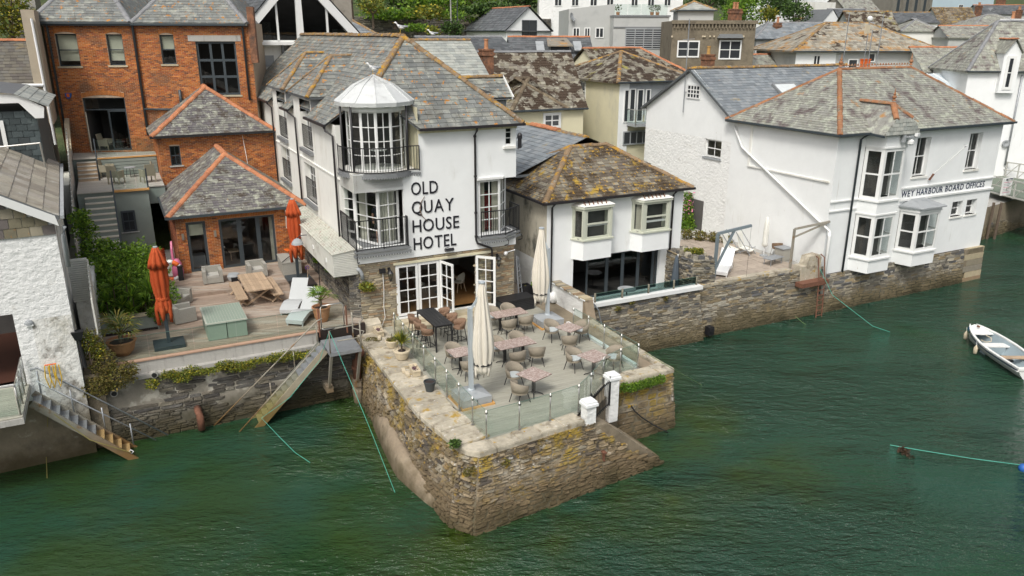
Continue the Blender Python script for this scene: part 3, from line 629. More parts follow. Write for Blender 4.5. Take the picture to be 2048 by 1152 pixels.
# the pier under the hotel terrace
pier = thing('stone_pier', 'tall rubble stone pier carrying the dining terrace out into the harbour', 'pier', (4.2, -5, 0))
zb, zt = -.5, 2.12
Ab, Ad, Ae, Af = (-.58,.6,zb), (-1.04,-7.5,zb), (-.80,-10.6,zb), (-.32,-11.42,zb)
Tb, Td, Te, Tf = (-.30,.6,zt), (-.47,-7.7,zt), (-.16,-10.2,zt), (.22,-10.72,zt)
Gb, Gt = (4.65,-10.92,zb), (4.3,-10.42,zt); Kb, Kt = (7.55,-10.55,zb), (7.0,-10.42,.0)
Ib, It, Jb, Jt = (6.35,-8.95,zb), (6.35,-8.62,zt), (8.98,-8.78,zb), (8.82,-8.55,zt); Nb, Nt_ = (9.1,.6,zb), (9.0,.6,zt)
g = G();
for q in ([Ab,Ad,Td,Tb], [Ad,Ae,Te,Td], [Ae,Af,Tf,Te], [Af,Gb,Gt,Tf], [Gb,Kb,Kt,Gt], [Ib,Jb,Jt,It], [Jb,Nb,Nt_,Jt]): g.poly(q)
g.poly([Tb,Td,Te,Tf,Gt,(4.3,-10,zt),(5.9,-8.95,zt),It,Jt,Nt_]); g.poly([(4.3,-10.0,zb),(5.9,-8.95,zb),(5.9,-8.95,zt),(4.3,-10.0,zt)]); g.poly([(5.9,-8.95,zb),Ib,It,(5.9,-8.95,zt)])
core = g.build('core', MORTAR, pier)
sk = dict(w=(.12,.46), h=(.045,.145), proud=.055, wave=.11, minpx=9)
low = lambda p: p.z < .55-.25*math.sin(p.y*1.3) and -9.4 < p.y < -3.5 and p.x < -.2      # the lower left is rendered over
stones(core, (Ab,Ad,Td,Tb), STONE_P, limit=170, seed=1, skip=low, **sk); stones(core, (Ad,Ae,Te,Td), STONE_P, limit=100, seed=2, skip=low, **sk); stones(core, (Ae,Af,Tf,Te), STONE_P, limit=50, seed=3, **sk)
stones(core, (Af,Gb,Gt,Tf), STONE_P, limit=300, seed=4, **sk)
stones(core, (Gb,(7.6,-10.55,zb),(7.1,-10.35,zt),Gt), STONE_P, limit=80, seed=5, skip=lambda p: p.z > 1.95-(p.x-4.5)*.80, **sk)
stones(core, (Ib,Jb,Jt,It), STONE_P, limit=150, seed=6, w=(.22,.7), h=(.09,.28), proud=.04, wave=.05)
stones(core, (Jb,Nb,Nt_,Jt), STONE_P, limit=60, seed=7, **sk)
# smooth rendered skirt bulging from the lower left wall
g = G(); rings = []; nn = 16
for i in range(nn):
    t = i/(nn-1); v_ = -3.4-t*6.1; base = -.74-.32*min(1, t*1.6) if t < .66 else -1.06+(t-.66)*.9
    hgt_ = .35+.55*math.sin(PI*min(1, t*1.08))**.8+.08*math.sin(i*2.1); bl = .10*math.sin(PI*t)**.5
    rings.append([(base-bl-.05+.0, v_, -.5), (base-bl-.03, v_, .0), (base-bl*.9+.03, v_, hgt_*.55), (base+.10+.05*math.sin(i*1.7), v_, hgt_), (base+.30, v_, hgt_+.02), (base+.5, v_, -.5)])
g.loft(rings).build('sea_render_skirt', RENDP, pier, smooth=True, fix=True)
# coping: thick worn slabs round the edge, butted
cop = []
def slab(q, z0, z1, mat=COPE, nm='coping_stone', jit=.012):
    dz = RNG.uniform(-jit, jit); q = [(a+RNG.uniform(-.015, .015), b_+RNG.uniform(-.015, .015)) for a, b_ in q]
    g = G(); k = len(q); cx = sum(a for a, _ in q)/k; cy = sum(b_ for _, b_ in q)/k
    lo = [Vector((a, b_, z0)) for a, b_ in q]; m = [Vector((a, b_, z1-.05+dz)) for a, b_ in q]; hi = [Vector((a+(cx-a)*.06, b_+(cy-b_)*.06, z1+dz)) for a, b_ in q]
    g.loft([lo, m, hi]); return g.build(nm, mat, pier, fix=True)
def edge(pa, pb_, n, wl, wr, z0, z1, **k):
    pa, pb_ = Vector(pa), Vector(pb_); d = (pb_-pa)/n; nrm = Vector((-d.y, d.x)).normalized()
    for i in range(n):
        a = pa+d*(i+.012); b_ = pa+d*(i+.988); wa = RNG.uniform(-.03, .03); slab([tuple(a), tuple(b_), tuple(b_+nrm*(wl+wa)), tuple(a+nrm*(wl+wa))], z0, z1, **k)
edge((-.32, .5), (-.52, -7.7), 13, 1.20, 0, zt, 2.30)
edge((-.52, -7.7), (-.20, -10.15), 5, 1.16, 0, zt, 2.30)
slab([(-.20,-10.17),(-.02,-10.55),(.24,-10.78),(.80,-10.72),(.80,-10.17)], zt, 2.305)
edge((.82, -10.72), (3.92, -10.46), 4, .55, 0, zt, 2.30)
edge((6.0, -8.68), (8.86, -8.60), 4, .62, 0, zt, 2.30); edge((8.88, -7.96), (9.02, -2.9), 7, .30, 0, zt, 2.24)
# lumpy fill beside the glass on the right
G().box(7.85, -7.9, zt, 8.56, -3.1, 2.16).build('rough_ledge', RENDP, pier)
G().box(7.70, -7.75, 2.12, 7.84, -3.0, 2.34).build('white_kerb', ROUGHW, pier)
# steps going down behind the flank
for i in range(10):
    u0 = 4.62+i*.27; G().box(u0, -10.30, -.5, u0+.28, -9.02, 1.82-i*.215).build('step', CONCW, pier)
G().prism([(4.3,-10.44,1.95),(4.75,-10.46,1.98),(7.1,-10.50,-.02),(7.35,-10.5,-.35),(4.3,-10.5,.4)], (0,.28,0)).build('stair_flank', CONCW, pier, fix=True)
G().prism([(4.25,-10.40,zb),(4.62,-10.35,zb),(4.62,-10.35,1.93),(4.25,-10.40,1.93)], (0, .9, 0)).build('landing', CONCW, pier, fix=True)
# green ledge showing just under the surface beside the steps
# main terrace deck on top of the pier: long grey boards
G().prism([(.70,-10.18,2.20),(3.95,-10.0,2.20),(4.9,-9.3,2.20),(6.0,-8.45,2.20),(7.66,-7.95,2.20),(7.66,.0,2.20),(.70,.0,2.20)], (0, 0, -.06)).struct('terrace_deck_base', SOIL)
deck = thing('terrace_deck', 'grey timber dining deck laid over the pier in front of the open hotel doors', 'deck', (4, -5, 2.2))
dpoly = [(.72,-10.16),(3.95,-9.98),(6.05,-8.40),(7.66,-7.95),(7.66,0.0),(.72,-.0)]
boards(deck, dpoly, 2.25, (1, 0, 0), .145, DECKG, th=.04, gap=.006)
# quay walls to the right
wl, co = rubble('quay_wall', 'rubble quay wall below the small glass fenced terrace of the white bay window house', 'quay wall',
   [((8.9,-2.55,-.5),(15.45,-2.75,-.5),(15.15,-2.42,2.50),(8.9,-2.30,2.50))], STONE_Q, MORTAR, (12, -2.2, 0), seed=21, w=(.16,.5), h=(.05,.14), proud=.03, wave=.09)
G().prism([(15.45,-2.75,-.5),(15.7,-1.6,-.5),(15.4,-1.6,2.5),(15.15,-2.42,2.5)], (-.05, 0, 0)).build('end_face', MORTAR, wl, fix=True)
G().prism([(8.9,-2.44,2.50),(15.22,-2.56,2.50),(15.22,-2.05,2.50),(8.9,-2.05,2.50)], (0, 0, .17)).build('white_coping', WPAINT, wl, fix=True)
wl2, co2 = rubble('quay_wall', 'long dark rubble quay wall under the paved sun terrace with white loungers', 'quay wall',
   [((15.3,-2.42,-.5),(23.35,-2.52,-.5),(23.3,-2.18,2.42),(15.2,-2.05,2.42))], STONE_Q, MORTAR, (19, -2, 0), seed=31, w=(.18,.6), h=(.05,.15), proud=.035, wave=.08)
G().prism([(15.3,-2.1,2.40),(21.2,-2.15,2.40),(21.2,-1.75,2.40),(15.3,-1.7,2.40)], (0, 0, .12)).build('rough_top', COPE, wl2, fix=True)
wl3, co3 = rubble('quay_wall', 'dark rubble plinth wall standing in the water under the white harbour office', 'quay wall',
   [((23.35,-2.55,-.5),(34.6,-2.5,-.5),(34.55,-2.24,1.95),(23.3,-2.2,1.95))], STONE_Q, MORTARD, (29, -2, 0), seed=41, w=(.2,.6), h=(.06,.17), proud=.035, wave=.07)
for j in range(7):      # dressed quoins at its far corner
    z0 = -.5+j*.35; G().box(34.62+(.0 if j % 2 else .25), -2.42+.02*j, z0+.012, 36.32, -2.05, z0+.338).build('quoin', STONE_H, wl3)
G().box(34.6, -2.3, -.5, 36.25, 5, 1.9).build('core', MORTAR, wl3)
# far quay beyond the office with a footbridge
wl4, co4 = rubble('quay_wall', 'stained harbour wall beyond the office below the steel footbridge', 'quay wall',
   [((38.5,2.0,-.5),(54,4.6,-.5),(54,4.9,2.2),(38.5,2.3,2.2))], STONE_Q, MORTAR, (45, 3, 0), seed=51, w=(.25,.8), h=(.1,.25), proud=.04, limit=120, skip=lambda p: p.z > .7+.35*math.sin(p.x*.7))
G().poly([(36,5.2,1.6),(38.5,2.3,2.2),(75,8.5,2.2),(75,30,2.4),(36,30,2.4)]).struct('quay_road', CONC)
G().prism([(54,4.6,-.5),(75,8.2,-.5),(75,8.5,2.2),(54,4.9,2.2)], (0, .3, 0)).build('rendered_length', CONCW, wl4, fix=True)
# sun terrace paving
pv = thing('sun_terrace_paving', 'buff concrete slab paving of the sun terrace beside the harbour office', 'paving', (19, 1, 2.2))
G().box(15.3, -2.0, 1.6, 23.28, 12.5, 2.20).build('bed', CONC, pv)
k_ = 0
for i in range(11):
    for j in range(12):
        u0 = 15.9+i*.62; v0 = -1.68+j*.62
        if u0+.6 < 23.28: G().box(u0, v0, 2.2, u0+.605, v0+.605, 2.235+RNG.uniform(-.004, .004)).build('slab', PAVE, pv)
# lane between hotel and the bay window house, S terrace floor
G().box(6.9, -.0, 1.7, 9.6, 9, 2.22).struct('lane', PAVE)
G().box(9.2, -2.1, 1.2, 15.4, .05, 1.86).struct('sunken_terrace_floor', CONC)
G().box(15.8, 5, 1.8, 23.3, 12, 2.21).struct('back_yard', CONC) if False else None
# left quay and timber deck
zl = 2.8
lq, lc = rubble('quay_wall', 'dark rubble quay wall under the left timber deck with yellow flowers along it', 'quay wall',
   [((-9.6,-1.15,-.5),(-.35,-1.15,-.5),(-.45,-.72,2.18),(-9.3,-.72,2.18))], STONE_D, MORTARD, (-5, -.8, 0), seed=61, w=(.22,.7), h=(.06,.17), proud=.04, wave=.06, skip=lambda p: noise.noise(Vector((p.x*1.1, p.z*1.6, 3))) > .30 or (p.x < -7.6 and p.z > 1.2))
G().box(-9.3, -.84, 2.16, -1.9, -.45, 2.30).build('ledge', CONC, lq)
G().box(-9.3, -.62, 2.29, -1.9, -.30, 2.74).build('upstand', CONC, lq)
G().box(-9.3, -.66, 2.74, -1.85, -.28, 2.785).build('terracotta_edge', mk('buff_edge_tile', (.42,.27,.19), .85, mott=(.12, 6)), lq)
ld = thing('harbour_deck', 'weathered brown timber deck with loungers in front of the small brick annexe', 'deck', (-5, 3, 2.6))
G().box(-9.4, -.5, 2.3, 0, 9.0, 2.75).build('frame', SOIL, ld)
boards(ld, [(-9.4,-.45),(-.02,-.45),(-.02,5.65),(-9.4,5.65)], zl, (1, 0, 0), .145, DECKW, jog=3.4, limit=220)
boards(ld, [(-7.6,5.66),(-.02,5.66),(-.02,8.95),(-7.6,8.95)], zl+.14, (1, 0, 0), .145, DECKW, jog=3.4, limit=80)
G().box(-7.6, 5.64, zl-.02, -.02, 5.665, zl+.13).build('step_edge', DECKW, ld)
# the sheet of ground left of the deck (planting bed) and the alley behind
G().box(-13.5, 2.3, 1.6, -7.3, 12, 2.9).struct('planting_bed', SOIL); G().box(-9.78, -1.05, -.5, -9.25, 9, 2.72).struct('corner_fill', CONCW)
G().box(-9.5, 8.9, 1.6, -5.9, 16, 2.82).struct('alley_floor', CONC)
# stone retaining wall under the hotel's left side
rw, rc = rubble('retaining_wall', 'rubble retaining wall between the left deck and the hotel, hung with weeds', 'wall',
   [((-.22,9.0,2.75),(-.22,.35,2.75),(-.02,.25,4.7),(-.02,9.0,4.7)), ((-.45,.35,-.4),(.02,-.02,-.4),(.02,-.02,5.0),(-.30,.30,4.9)), ((-.4,-.9,-.4),(-.3,.3,-.4),(-.3,.3,3.0),(-.3,-.3,2.4))], STONE_D, MORTARD, (-.2, 4, 2.8), seed=71, w=(.15,.5), h=(.05,.13), proud=.03, wave=.06, limit=150)
# HOTEL
HD = 4.0
hotel = thing('hotel', 'white hotel with a slate roof, domed corner turret and black lettering on its front wall', 'hotel', (3.4, 8, 2.5))
F0 = front(0, -.05); FS = front(0, 0); Lf = left(0, 22.4); Rt = right(6.88, -.05); rm = G()
bay2 = (5.14, 6.88, 5.62, 7.92)
g = G(); wall(g, F0, 6.88, 5.03, 10.14, [(0, 1.95, 5.62, 7.82), (0, 2.62, 8.52, 10.14), bay2, (6.38, 6.70, 9.25, 10.05)], rev=.16)
wall(g, Rt, 9, 5.03, 10.14, [(0, .95, 5.62, 7.92)], rev=.1)
g.poly([(0,-.05,5.03),(6.88,-.05,5.03),(6.88,.05,5.03),(0,.05,5.03)][::-1])
g.build('front_wall', WHITE, hotel)
hw = [(22.4-8.3, 22.4-6.2, 8.55, 10.15), (22.4-13.7, 22.4-11.6, 8.45, 10.15), (22.4-8.4, 22.4-6.2, 6.1, 7.85), (22.4-13.8, 22.4-11.6, 6.25, 7.95)]
g = G(); wall(g, Lf, 22.4, 4.7, 10.15, hw+[(20.5, 22.4, 5.62, 7.82), (20.3, 22.4, 8.52, 10.15)], rev=.28)
for v0, v1 in ((6.05, 9.65), (11.3, 14.8)):
    a0, a1 = 22.4-v1, 22.4-v0; hx = [h for h in hw[:2] if a0 < h[0] < a1][0]
    wall(g, Lf, 22.4, 10.15, 10.98, [(0, a0, 10.15, 10.98), (a1, 22.4, 10.15, 10.98), (hx[0], hx[1], 10.15, 10.75)], rev=.0)
g.box(-.05, 1.9, 8.02, .0, 22.4, 8.08); g.build('side_wall', WHITE2, hotel)
G().box(.02, 1.0, 2.2, 6.86, 22, 2.4).box(6.80, .9, 2.4, 6.87, 22, 5.03).build('ground_floor_shell', ROUGHD, hotel)
# ground floor of stone with the door opening
dh = (1.50, 5.10, 2.56, 4.80)
g = G(); wall(g, FS, 6.84, 2.1, 5.03, [dh], rev=.30); base = g.build('stone_front', MORTAR, hotel)
stones(base, [(0,0,2.1),(6.84,0,2.1),(6.84,0,5.0),(0,0,5.0)], STONE_H, w=(.14,.42), h=(.05,.12), proud=.018, wave=.02, holes=[(1.5,5.1,.46,2.74)], limit=300, seed=5, gap=.014)
G().box(1.42, -.07, 4.80, 5.75, .06, 4.89).build('door_lintel', CREAM, hotel); G().box(1.42, -.10, 2.50, 5.16, .32, 2.56).build('threshold', WPAINT, hotel)
st = thing('entrance_steps', 'pair of buff stone steps below the open hotel doors', 'steps', (3.2, -.4, 2.2))
G().box(1.25, -.48, 2.24, 5.35, -.0, 2.49).build('step', STEPST, st)
for i in range(5): G().box(1.15+i*.86, -.92, 2.24, 2.0+i*.86, -.49, 2.385).build('step', STEPST, st)
def leaf(p, ang, w, parent, h0=2.60, h1=4.76, cols=2, rows=4, m=None):
    pb = PB(p, (math.cos(ang), math.sin(ang), 0)); return window(parent, pb, (0, w, h0, h1), cols, rows, m or WPAINT, r=-.02, fw=.10, mw=.035, sash=False, glass=GLASS, name='door_leaf')
leaf((1.54,0,0), 0, .90, hotel); leaf((2.46,0,0), 0, .90, hotel)
leaf((3.40,-.02,0), R(-74), .86, hotel); leaf((5.02,-.02,0), R(-46), .88, hotel)
G().box(3.36, -.0, 2.56, 3.42, .12, 4.80).box(1.5, 0, 2.56, 1.54, .1, 4.8).box(5.04, 0, 2.56, 5.10, .1, 4.80).box(1.5, .0, 4.75, 5.1, .1, 4.80).build('door_frame', WPAINT, hotel)
g = G();
for q in ([(.3,5.8,2.4),(6.7,5.8,2.4),(6.7,5.8,5),(.3,5.8,5)], [(.3,.3,2.4),(.3,5.8,2.4),(.3,5.8,5),(.3,.3,5)], [(6.7,5.8,2.4),(6.7,.3,2.4),(6.7,.3,5),(6.7,5.8,5)], [(.3,.3,4.95),(.3,5.8,4.95),(6.7,5.8,4.95),(6.7,.3,4.95)]): g.poly(q)
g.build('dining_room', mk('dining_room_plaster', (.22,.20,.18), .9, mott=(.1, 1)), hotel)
G().box(.3, .3, 2.45, 6.7, 5.8, 2.57).build('oak_floor', FLOORW, hotel)
# windows of the left side with black juliet rails
for i, h in enumerate([(hw[0][0], hw[0][1], 8.55, 10.72), (hw[1][0], hw[1][1], 8.45, 10.72), hw[2], hw[3]]):
    window(hotel, Lf, h, 4, 3, r=.26, glass=GLASSD, room=rm, one=True)
    g = G(); a0, a1 = h[0]+.02, h[1]-.02; z0 = h[2]+.05; P = lambda a, z, c=-.04: Lf.p(a, z, c)
    for z in (z0, z0+1.0): g.bar(P(a0, z), P(a1, z), .03)
    n = 14
    for k in range(n+1): g.bar(P(a0+(a1-a0)*k/n, z0), P(a0+(a1-a0)*k/n, z0+1.0), .018)
    g.build('juliet_rail', BLACK, hotel)
    G().prism([Lf.p(h[0]-.04, h[2]-.16), Lf.p(h[1]+.04, h[2]-.16), Lf.p(h[1]+.04, h[2]+.0), Lf.p(h[0]-.04, h[2]+.0)], Lf.n*.16).build('sill', DLEAD, hotel, fix=True)
# small window high on the front
window(hotel, F0, (6.38, 6.70, 9.25, 10.05), 1, 3, r=.05, fw=.05, glass=GLASSD, room=rm, one=True)
G().box(6.28, -.16, 9.12, 6.82, -.05, 9.22).build('moulded_sill', WHITE2, hotel)
# corner bay, first floor
G().prism([(-.12,2.0,5.50),(-.14,-.30,5.50),(2.08,-.30,5.50),(2.08,.5,5.50),(.6,2.0,5.50)], (0,0,.09)).build('balcony_slab', DLEAD, hotel, fix=True)
G().prism([(.0,2.05,7.82),(.0,-.05,7.82),(1.96,-.05,7.82),(1.96,.5,7.82),(.6,2.05,7.82)], (0,0,.68)).build('soffit', WHITE2, hotel, fix=True)
p0, p1, p2 = (.40,1.42,0), (.95,.14,0), (1.88,.34,0)
def vw(a, b, z0, z1, cols, rows, **k):
    a, b = Vector(a), Vector(b); pb = PB(a, b-a); return window(hotel, pb, (0, (b-a).length, z0, z1), cols, rows, r=0, **k)
dk = dict(sash=False, glass=GLASS, fw=.09, mw=.035)
vw(p0, p1, 5.62, 7.80, 2, 4, name='french_door', **dk); vw(p1, p2, 5.62, 7.80, 2, 4, name='french_door', **dk); vw((.04,2.0,0), p0, 5.9, 7.80, 1, 4, **dk)
def room(poly, z0, z1, nm='bay_room'):
    g = G(); k = len(poly); lo = [(a, b_, z0) for a, b_ in poly]; hi = [(a, b_, z1) for a, b_ in poly]
    g.poly(lo); g.poly(hi[::-1])
    for i in range(k-1): g.poly([lo[i], hi[i], hi[i+1], lo[i+1]])
    g.build(nm, ROOM, hotel)
room([(2.0,.3),(3.3,.4),(3.3,3.2),(.1,3.2),(.06,2.0)], 5.58, 7.83)
def drape(p, q, z0, z1, f0, f1, par=None, nm='curtain'):
    p, q = Vector(p), Vector(q); d = q-p; nrm = Vector((-d.y, d.x, 0)).normalized(); n = 16; g = G(); pts = []
    for i in range(n+1): t = f0+(f1-f0)*i/n; pts.append(p+d*t+nrm*(.16+.04*math.sin(i*2.1)))
    for a, b_ in zip(pts, pts[1:]): g.poly([a+Z_*z0, b_+Z_*z0, b_+Z_*z1, a+Z_*z1])
    g.build(nm, CURT, par or hotel)
drape(p0, p1, 5.64, 7.75, .05, .40); drape(p1, p2, 5.64, 7.75, .08, .92)
def railing(path, z0, z1, parent, sp=.11, nm='balcony_railing', posts=True, r=.016):
    g = G(); path = [Vector((a, b_, 0)) for a, b_ in path]
    for z in (z0+.05, z1):
        for a, b_ in zip(path, path[1:]): g.bar(a+Z_*z, b_+Z_*z, .035)
    for a, b_ in zip(path, path[1:]):
        n = max(1, round((b_-a).length/sp))
        for i in range(n): p = a+(b_-a)*(i/n); w = .035 if posts and i == 0 else r; g.bar(p+Z_*(z0+(-.02 if w > .03 else .05)), p+Z_*z1, w)
    e = path[-1]; g.bar(e+Z_*z0, e+Z_*z1, .035); return g.build(nm, BLACK, parent)
railing([(-.06,1.95),(-.06,1.0),(-.08,-.26),(1.0,-.26),(2.0,-.26),(2.0,-.06)], 5.60, 6.78, hotel)
def scallop(path, z, parent, hgt_=.13):
    g = G()
    for a, b_ in zip(path, path[1:]):
        a, b_ = Vector((*a, 0)), Vector((*b_, 0)); n = max(1, round((b_-a).length/.11)); d = (b_-a)/n
        for i in range(n):
            p = a+d*i; g.poly([p+Z_*z, p+Z_*(z-hgt_*.55), p+d*.3+Z_*(z-hgt_), p+d*.7+Z_*(z-hgt_), p+d+Z_*(z-hgt_*.55), p+d+Z_*z])
    return g.build('scalloped_lead', DLEAD, parent)
scallop([(-.15,1.9),(-.17,-.33),(2.1,-.33)], 5.46, hotel)
# right hand bay, first floor
q0, q1, q2 = (5.16,-.02,0), (6.16,-.02,0), (6.80,.78,0)
vw(q0, q1, 5.62, 7.90, 2, 4, name='french_door', **dk); vw(q1, q2, 5.62, 7.90, 2, 4, **dk)
drape(q0, q1, 5.64, 7.85, .05, .36); drape(q0, q1, 5.64, 7.85, .68, .97); drape(q1, q2, 5.64, 7.85, .3, .9)
room([(6.82,.85),(6.82,3),(5.0,3),(5.0,0),(5.14,0)], 5.58, 7.93)
G().box(5.6, .7, 5.62, 6.1, 1.2, 7.2).build('red_armchair_back', mk('red_cloth', (.3, .02, .02), .9), hotel)
G().prism([(5.10,-.42,5.50),(6.25,-.45,5.50),(7.18,.10,5.50),(7.18,1.1,5.50),(5.1,.4,5.50)], (0,0,.09)).build('balcony_slab', DLEAD, hotel, fix=True)
scallop([(5.10,-.45),(6.26,-.48),(7.2,.08)], 5.46, hotel)
railing([(5.12,-.38),(6.2,-.42),(7.12,.12),(7.12,1.0)], 5.60, 6.66, hotel)
G().prism([(5.05,-.16,7.92),(6.24,-.16,7.92),(7.0,.78,7.92),(7.0,1.0,7.92),(5.05,1.0,7.92)], (0,0,.09)).build('bay_cornice', WPAINT, hotel, fix=True)
g = G()
for p_ in ((6.2,-.42),(7.12,.12)): g.tube([(p_[0],p_[1],5.5),(p_[0]+.12,p_[1]-.06,5.35),(p_[0]+.13,p_[1]-.05,5.2),(p_[0]+.02,p_[1]+.1,5.12)], .022, 5)
g.tube([(-.08,-.28,5.55),(-.1,-.34,5.35),(-.05,-.2,5.12),(.05,-.07,5.10)], .022, 5); g.build('railing_bracket', BLACK, hotel)
# turret: window drum, posts, lead roof
TC = Vector((1.35, 1.15, 0))
def tp(a, r, z): return TC+Vector((r*math.cos(R(a)), r*math.sin(R(a)), z))
ang = [-197, -167, -137, -107, -77, -47, -17]
for i, (a, b_) in enumerate(zip(ang, ang[1:])):
    vw(tp(a, 1.13, 0), tp(b_, 1.13, 0), 8.56, 10.80, 2 if i in (2, 3) else 1, 4, name='turret_window', sash=False, glass=GLASS, fw=.06, mw=.03)
room([tuple(tp(a, 1.08, 0)[:2]) for a in (-17, 20, 60, 100, 140, 163)], 8.50, 10.85, 'turret_room')
G().lathe(TC, [(1.24,10.80),(1.24,11.0),(1.0,11.0)], 24).build('turret_head', WPAINT, hotel, smooth=False)
G().lathe(TC, [(1.25,8.34),(1.42,8.42),(1.48,8.54),(.5,8.55)], 24).build('turret_floor', WHITE2, hotel)
G().prism([tuple(tp(a, 1.56, 8.44)) for a in range(-200, -15, 20)]+[(2.68,-.05,8.44),(2.68,.6,8.44),(.3,2.2,8.44)], (0,0,.08)).build('balcony_slab', DLEAD, hotel, fix=True)
scallop([tuple(tp(a, 1.58, 0)[:2]) for a in range(-200, -35, 15)]+[(2.68,-.12)], 8.45, hotel)
railing([tuple(tp(a, 1.52, 0)[:2]) for a in range(-200, -40, 16)]+[(2.62,-.16)], 8.52, 9.48, hotel, posts=False)
for a in (-172, -146, -52): pipe(hotel, [tp(a, 1.42, 8.4), tp(a, 1.42, 11.0)], BLACK, .045, 'balcony_post')
g = G(); n = 12
for k in range(n):
    a, b_ = -195+30*k, -165+30*k
    A, B = tp(a, 1.50, 10.98), tp(b_, 1.50, 10.98); A2, B2 = tp(a, 1.52, 11.13), tp(b_, 1.52, 11.13); a3, b3 = tp(a, .8, 11.70), tp(b_, .8, 11.70); top = TC+Z_*12.06
    g.add([A, B, B2, A2, b3, a3, top], [(0,1,2,3),(3,2,4,5),(5,4,6)])
tr = g.build('turret_roof', ZINC, hotel)
for k in range(12): a = -195+30*k; G().bar(tp(a, 1.51, 11.14), tp(a, .8, 11.72), .035).bar(tp(a, .8, 11.72), TC+Z_*12.08, .035).build('lead_roll', ZINC, tr)
g = G(); g.poly([tp(a, 1.48, 11.0) for a in range(0, 360, 30)][::-1]); g.build('turret_soffit', WPAINT, hotel)
for z in (8.52,): G().box(1.2, .9, 9.2, 1.6, 1.3, 9.24).lathe((1.35,1.0,0), [(.35,9.25),(.35,9.28)], 16).build('table_in_turret', WPAINT, hotel)
G().prism([(2.62,-.06,8.52),(2.62,-.06,10.9),(2.62,1.2,10.9),(2.62,1.2,8.52)], (.02,0,0)).build('turret_return_wall', CREAM, hotel, fix=True)
# main roof
sl_ = .91; EV = 10.12
def rz(u): return EV+(u+.28)*sl_
roofL = [[(.02,22.4,rz(.02)),(.02,2.35,rz(.02)),(1.15,1.15,rz(1.15)),(3.4,3.4,13.47),(3.4,22.4,13.47)], [(-.28,6.05,EV),(-.28,2.6,EV),(.02,2.35,rz(.02)),(.02,6.05,rz(.02))], [(-.28,11.3,EV),(-.28,9.65,EV),(.02,9.65,rz(.02)),(.02,11.3,rz(.02))], [(-.28,22.4,EV),(-.28,14.8,EV),(.02,14.8,rz(.02)),(.02,22.4,rz(.02))]]
roofF = [(2.66,-.28,EV),(7.10,-.28,EV),(3.4,3.4,13.47),(1.15,1.15,rz(1.15))]; roofR = [(7.1,-.28,EV),(7.1,22.4,EV),(3.4,22.4,13.47),(3.4,3.4,13.47)]
g = G()
for q in roofL+[roofF, roofR]: g.poly(q); g.poly([(a, b_, c-.08) for a, b_, c in q][::-1])
roof = g.build('roof', SL_DARK, hotel)
for i, q in enumerate(roofL): slates(roof, q, SL_HOTEL, .34, .23, 150 if i == 0 else 20)
slates(roof, roofF, SL_HOTEL, .34, .23, 130); slates(roof, roofR, SL_HOTEL, .34, .23, 0)
ridge(roof, [((3.4,22.4,13.5),(3.4,3.4,13.5)), ((1.25,1.25,11.55),(3.4,3.4,13.48)), ((7.1,-.28,10.16),(3.4,3.4,13.48))], RIDGE_Y, .42, .13)
for v0, v1 in ((6.05, 9.65), (11.3, 14.8)):
    m = (v0+v1)/2; e0, e1 = v0-.18, v1+.18; DZ = 10.95; ri = 12.62; ur = (ri-EV)/sl_-.28; ue = (DZ-EV)/sl_-.28; hp = (1.5, m, ri)
    fs = [[(-.2,e1,DZ),(-.2,e0,DZ),hp], [(-.2,e0,DZ),(ue,e0,DZ),(ur,m,ri),hp], [(-.2,e1,DZ),hp,(ur,m,ri),(ue,e1,DZ)]]
    g = G()
    for f in fs: g.poly(f); g.poly([(a, b_, c-.1) for a, b_, c in f][::-1])
    g.box(-.2, e0, DZ-.10, .62, e0+.05, DZ-.01); g.box(-.2, e0, DZ-.10, -.14, e1, DZ-.01)
    dr = g.build('dormer_roof', SL_DARK, hotel)
    for f in fs: slates(dr, f, SL_HOTEL, .34, .22, 60)
    ridge(dr, [(hp, (ur, m, ri+.02)), ((-.2,e0,DZ+.02), hp), ((-.2,e1,DZ+.02), hp)], RIDGE_Y, .4, .09)
    for vv_ in (v0, v1): G().prism([(0,vv_,10.1),(ue+.1,vv_,DZ),(0,vv_,DZ)], (0,.03,0)).build('dormer_cheek', DLEAD, hotel, fix=True)
# gabled dormer on the right slope
g = G(); f1 = [(7.25,1.05,11.05),(6.0,1.05,11.05),(5.1,2.0,11.8),(7.25,2.0,11.8)]; f2 = [(7.25,2.95,11.05),(7.25,2.0,11.8),(5.1,2.0,11.8),(6.0,2.95,11.05)]
f1 = [(7.25,1.05,11.05),(7.25,2.0,11.85),(4.9,2.0,11.85),(5.5,1.05,11.05)]
for f in (f1, f2): g.poly(f); g.poly([(a, b_, c-.08) for a, b_, c in f][::-1])
dr = g.build('dormer_roof', SL_DARK, hotel); slates(dr, f1, SL_HOTEL, .3, .2, 60); ridge(dr, [((7.25,2.0,11.87),(4.95,2.0,11.87))], RIDGE_Y, .4, .11)
G().prism([(7.05,1.2,10.1),(7.05,1.2,11.05),(5.4,1.2,11.05),(5.4,1.2,11.6),(7.05,1.2,10.1)][:4], (0,.04,0)).build('dormer_cheek', DLEAD, hotel, fix=True)
G().prism([(7.06,1.2,10.0),(7.06,2.8,10.0),(7.06,2.8,11.1),(7.06,2.0,11.75),(7.06,1.2,11.1)], (-.05,0,0)).build('dormer_front', WHITE, hotel, fix=True)
window(hotel, right(7.07, 0), (1.5, 2.5, 10.2, 11.1), 2, 3, r=-.06, one=True, glass=FARG)
G().bar((7.27,.98,11.02),(7.27,2.0,11.86),.04,.16).bar((7.27,3.02,11.02),(7.27,2.0,11.86),.04,.16).build('bargeboard', WPAINT, hotel)
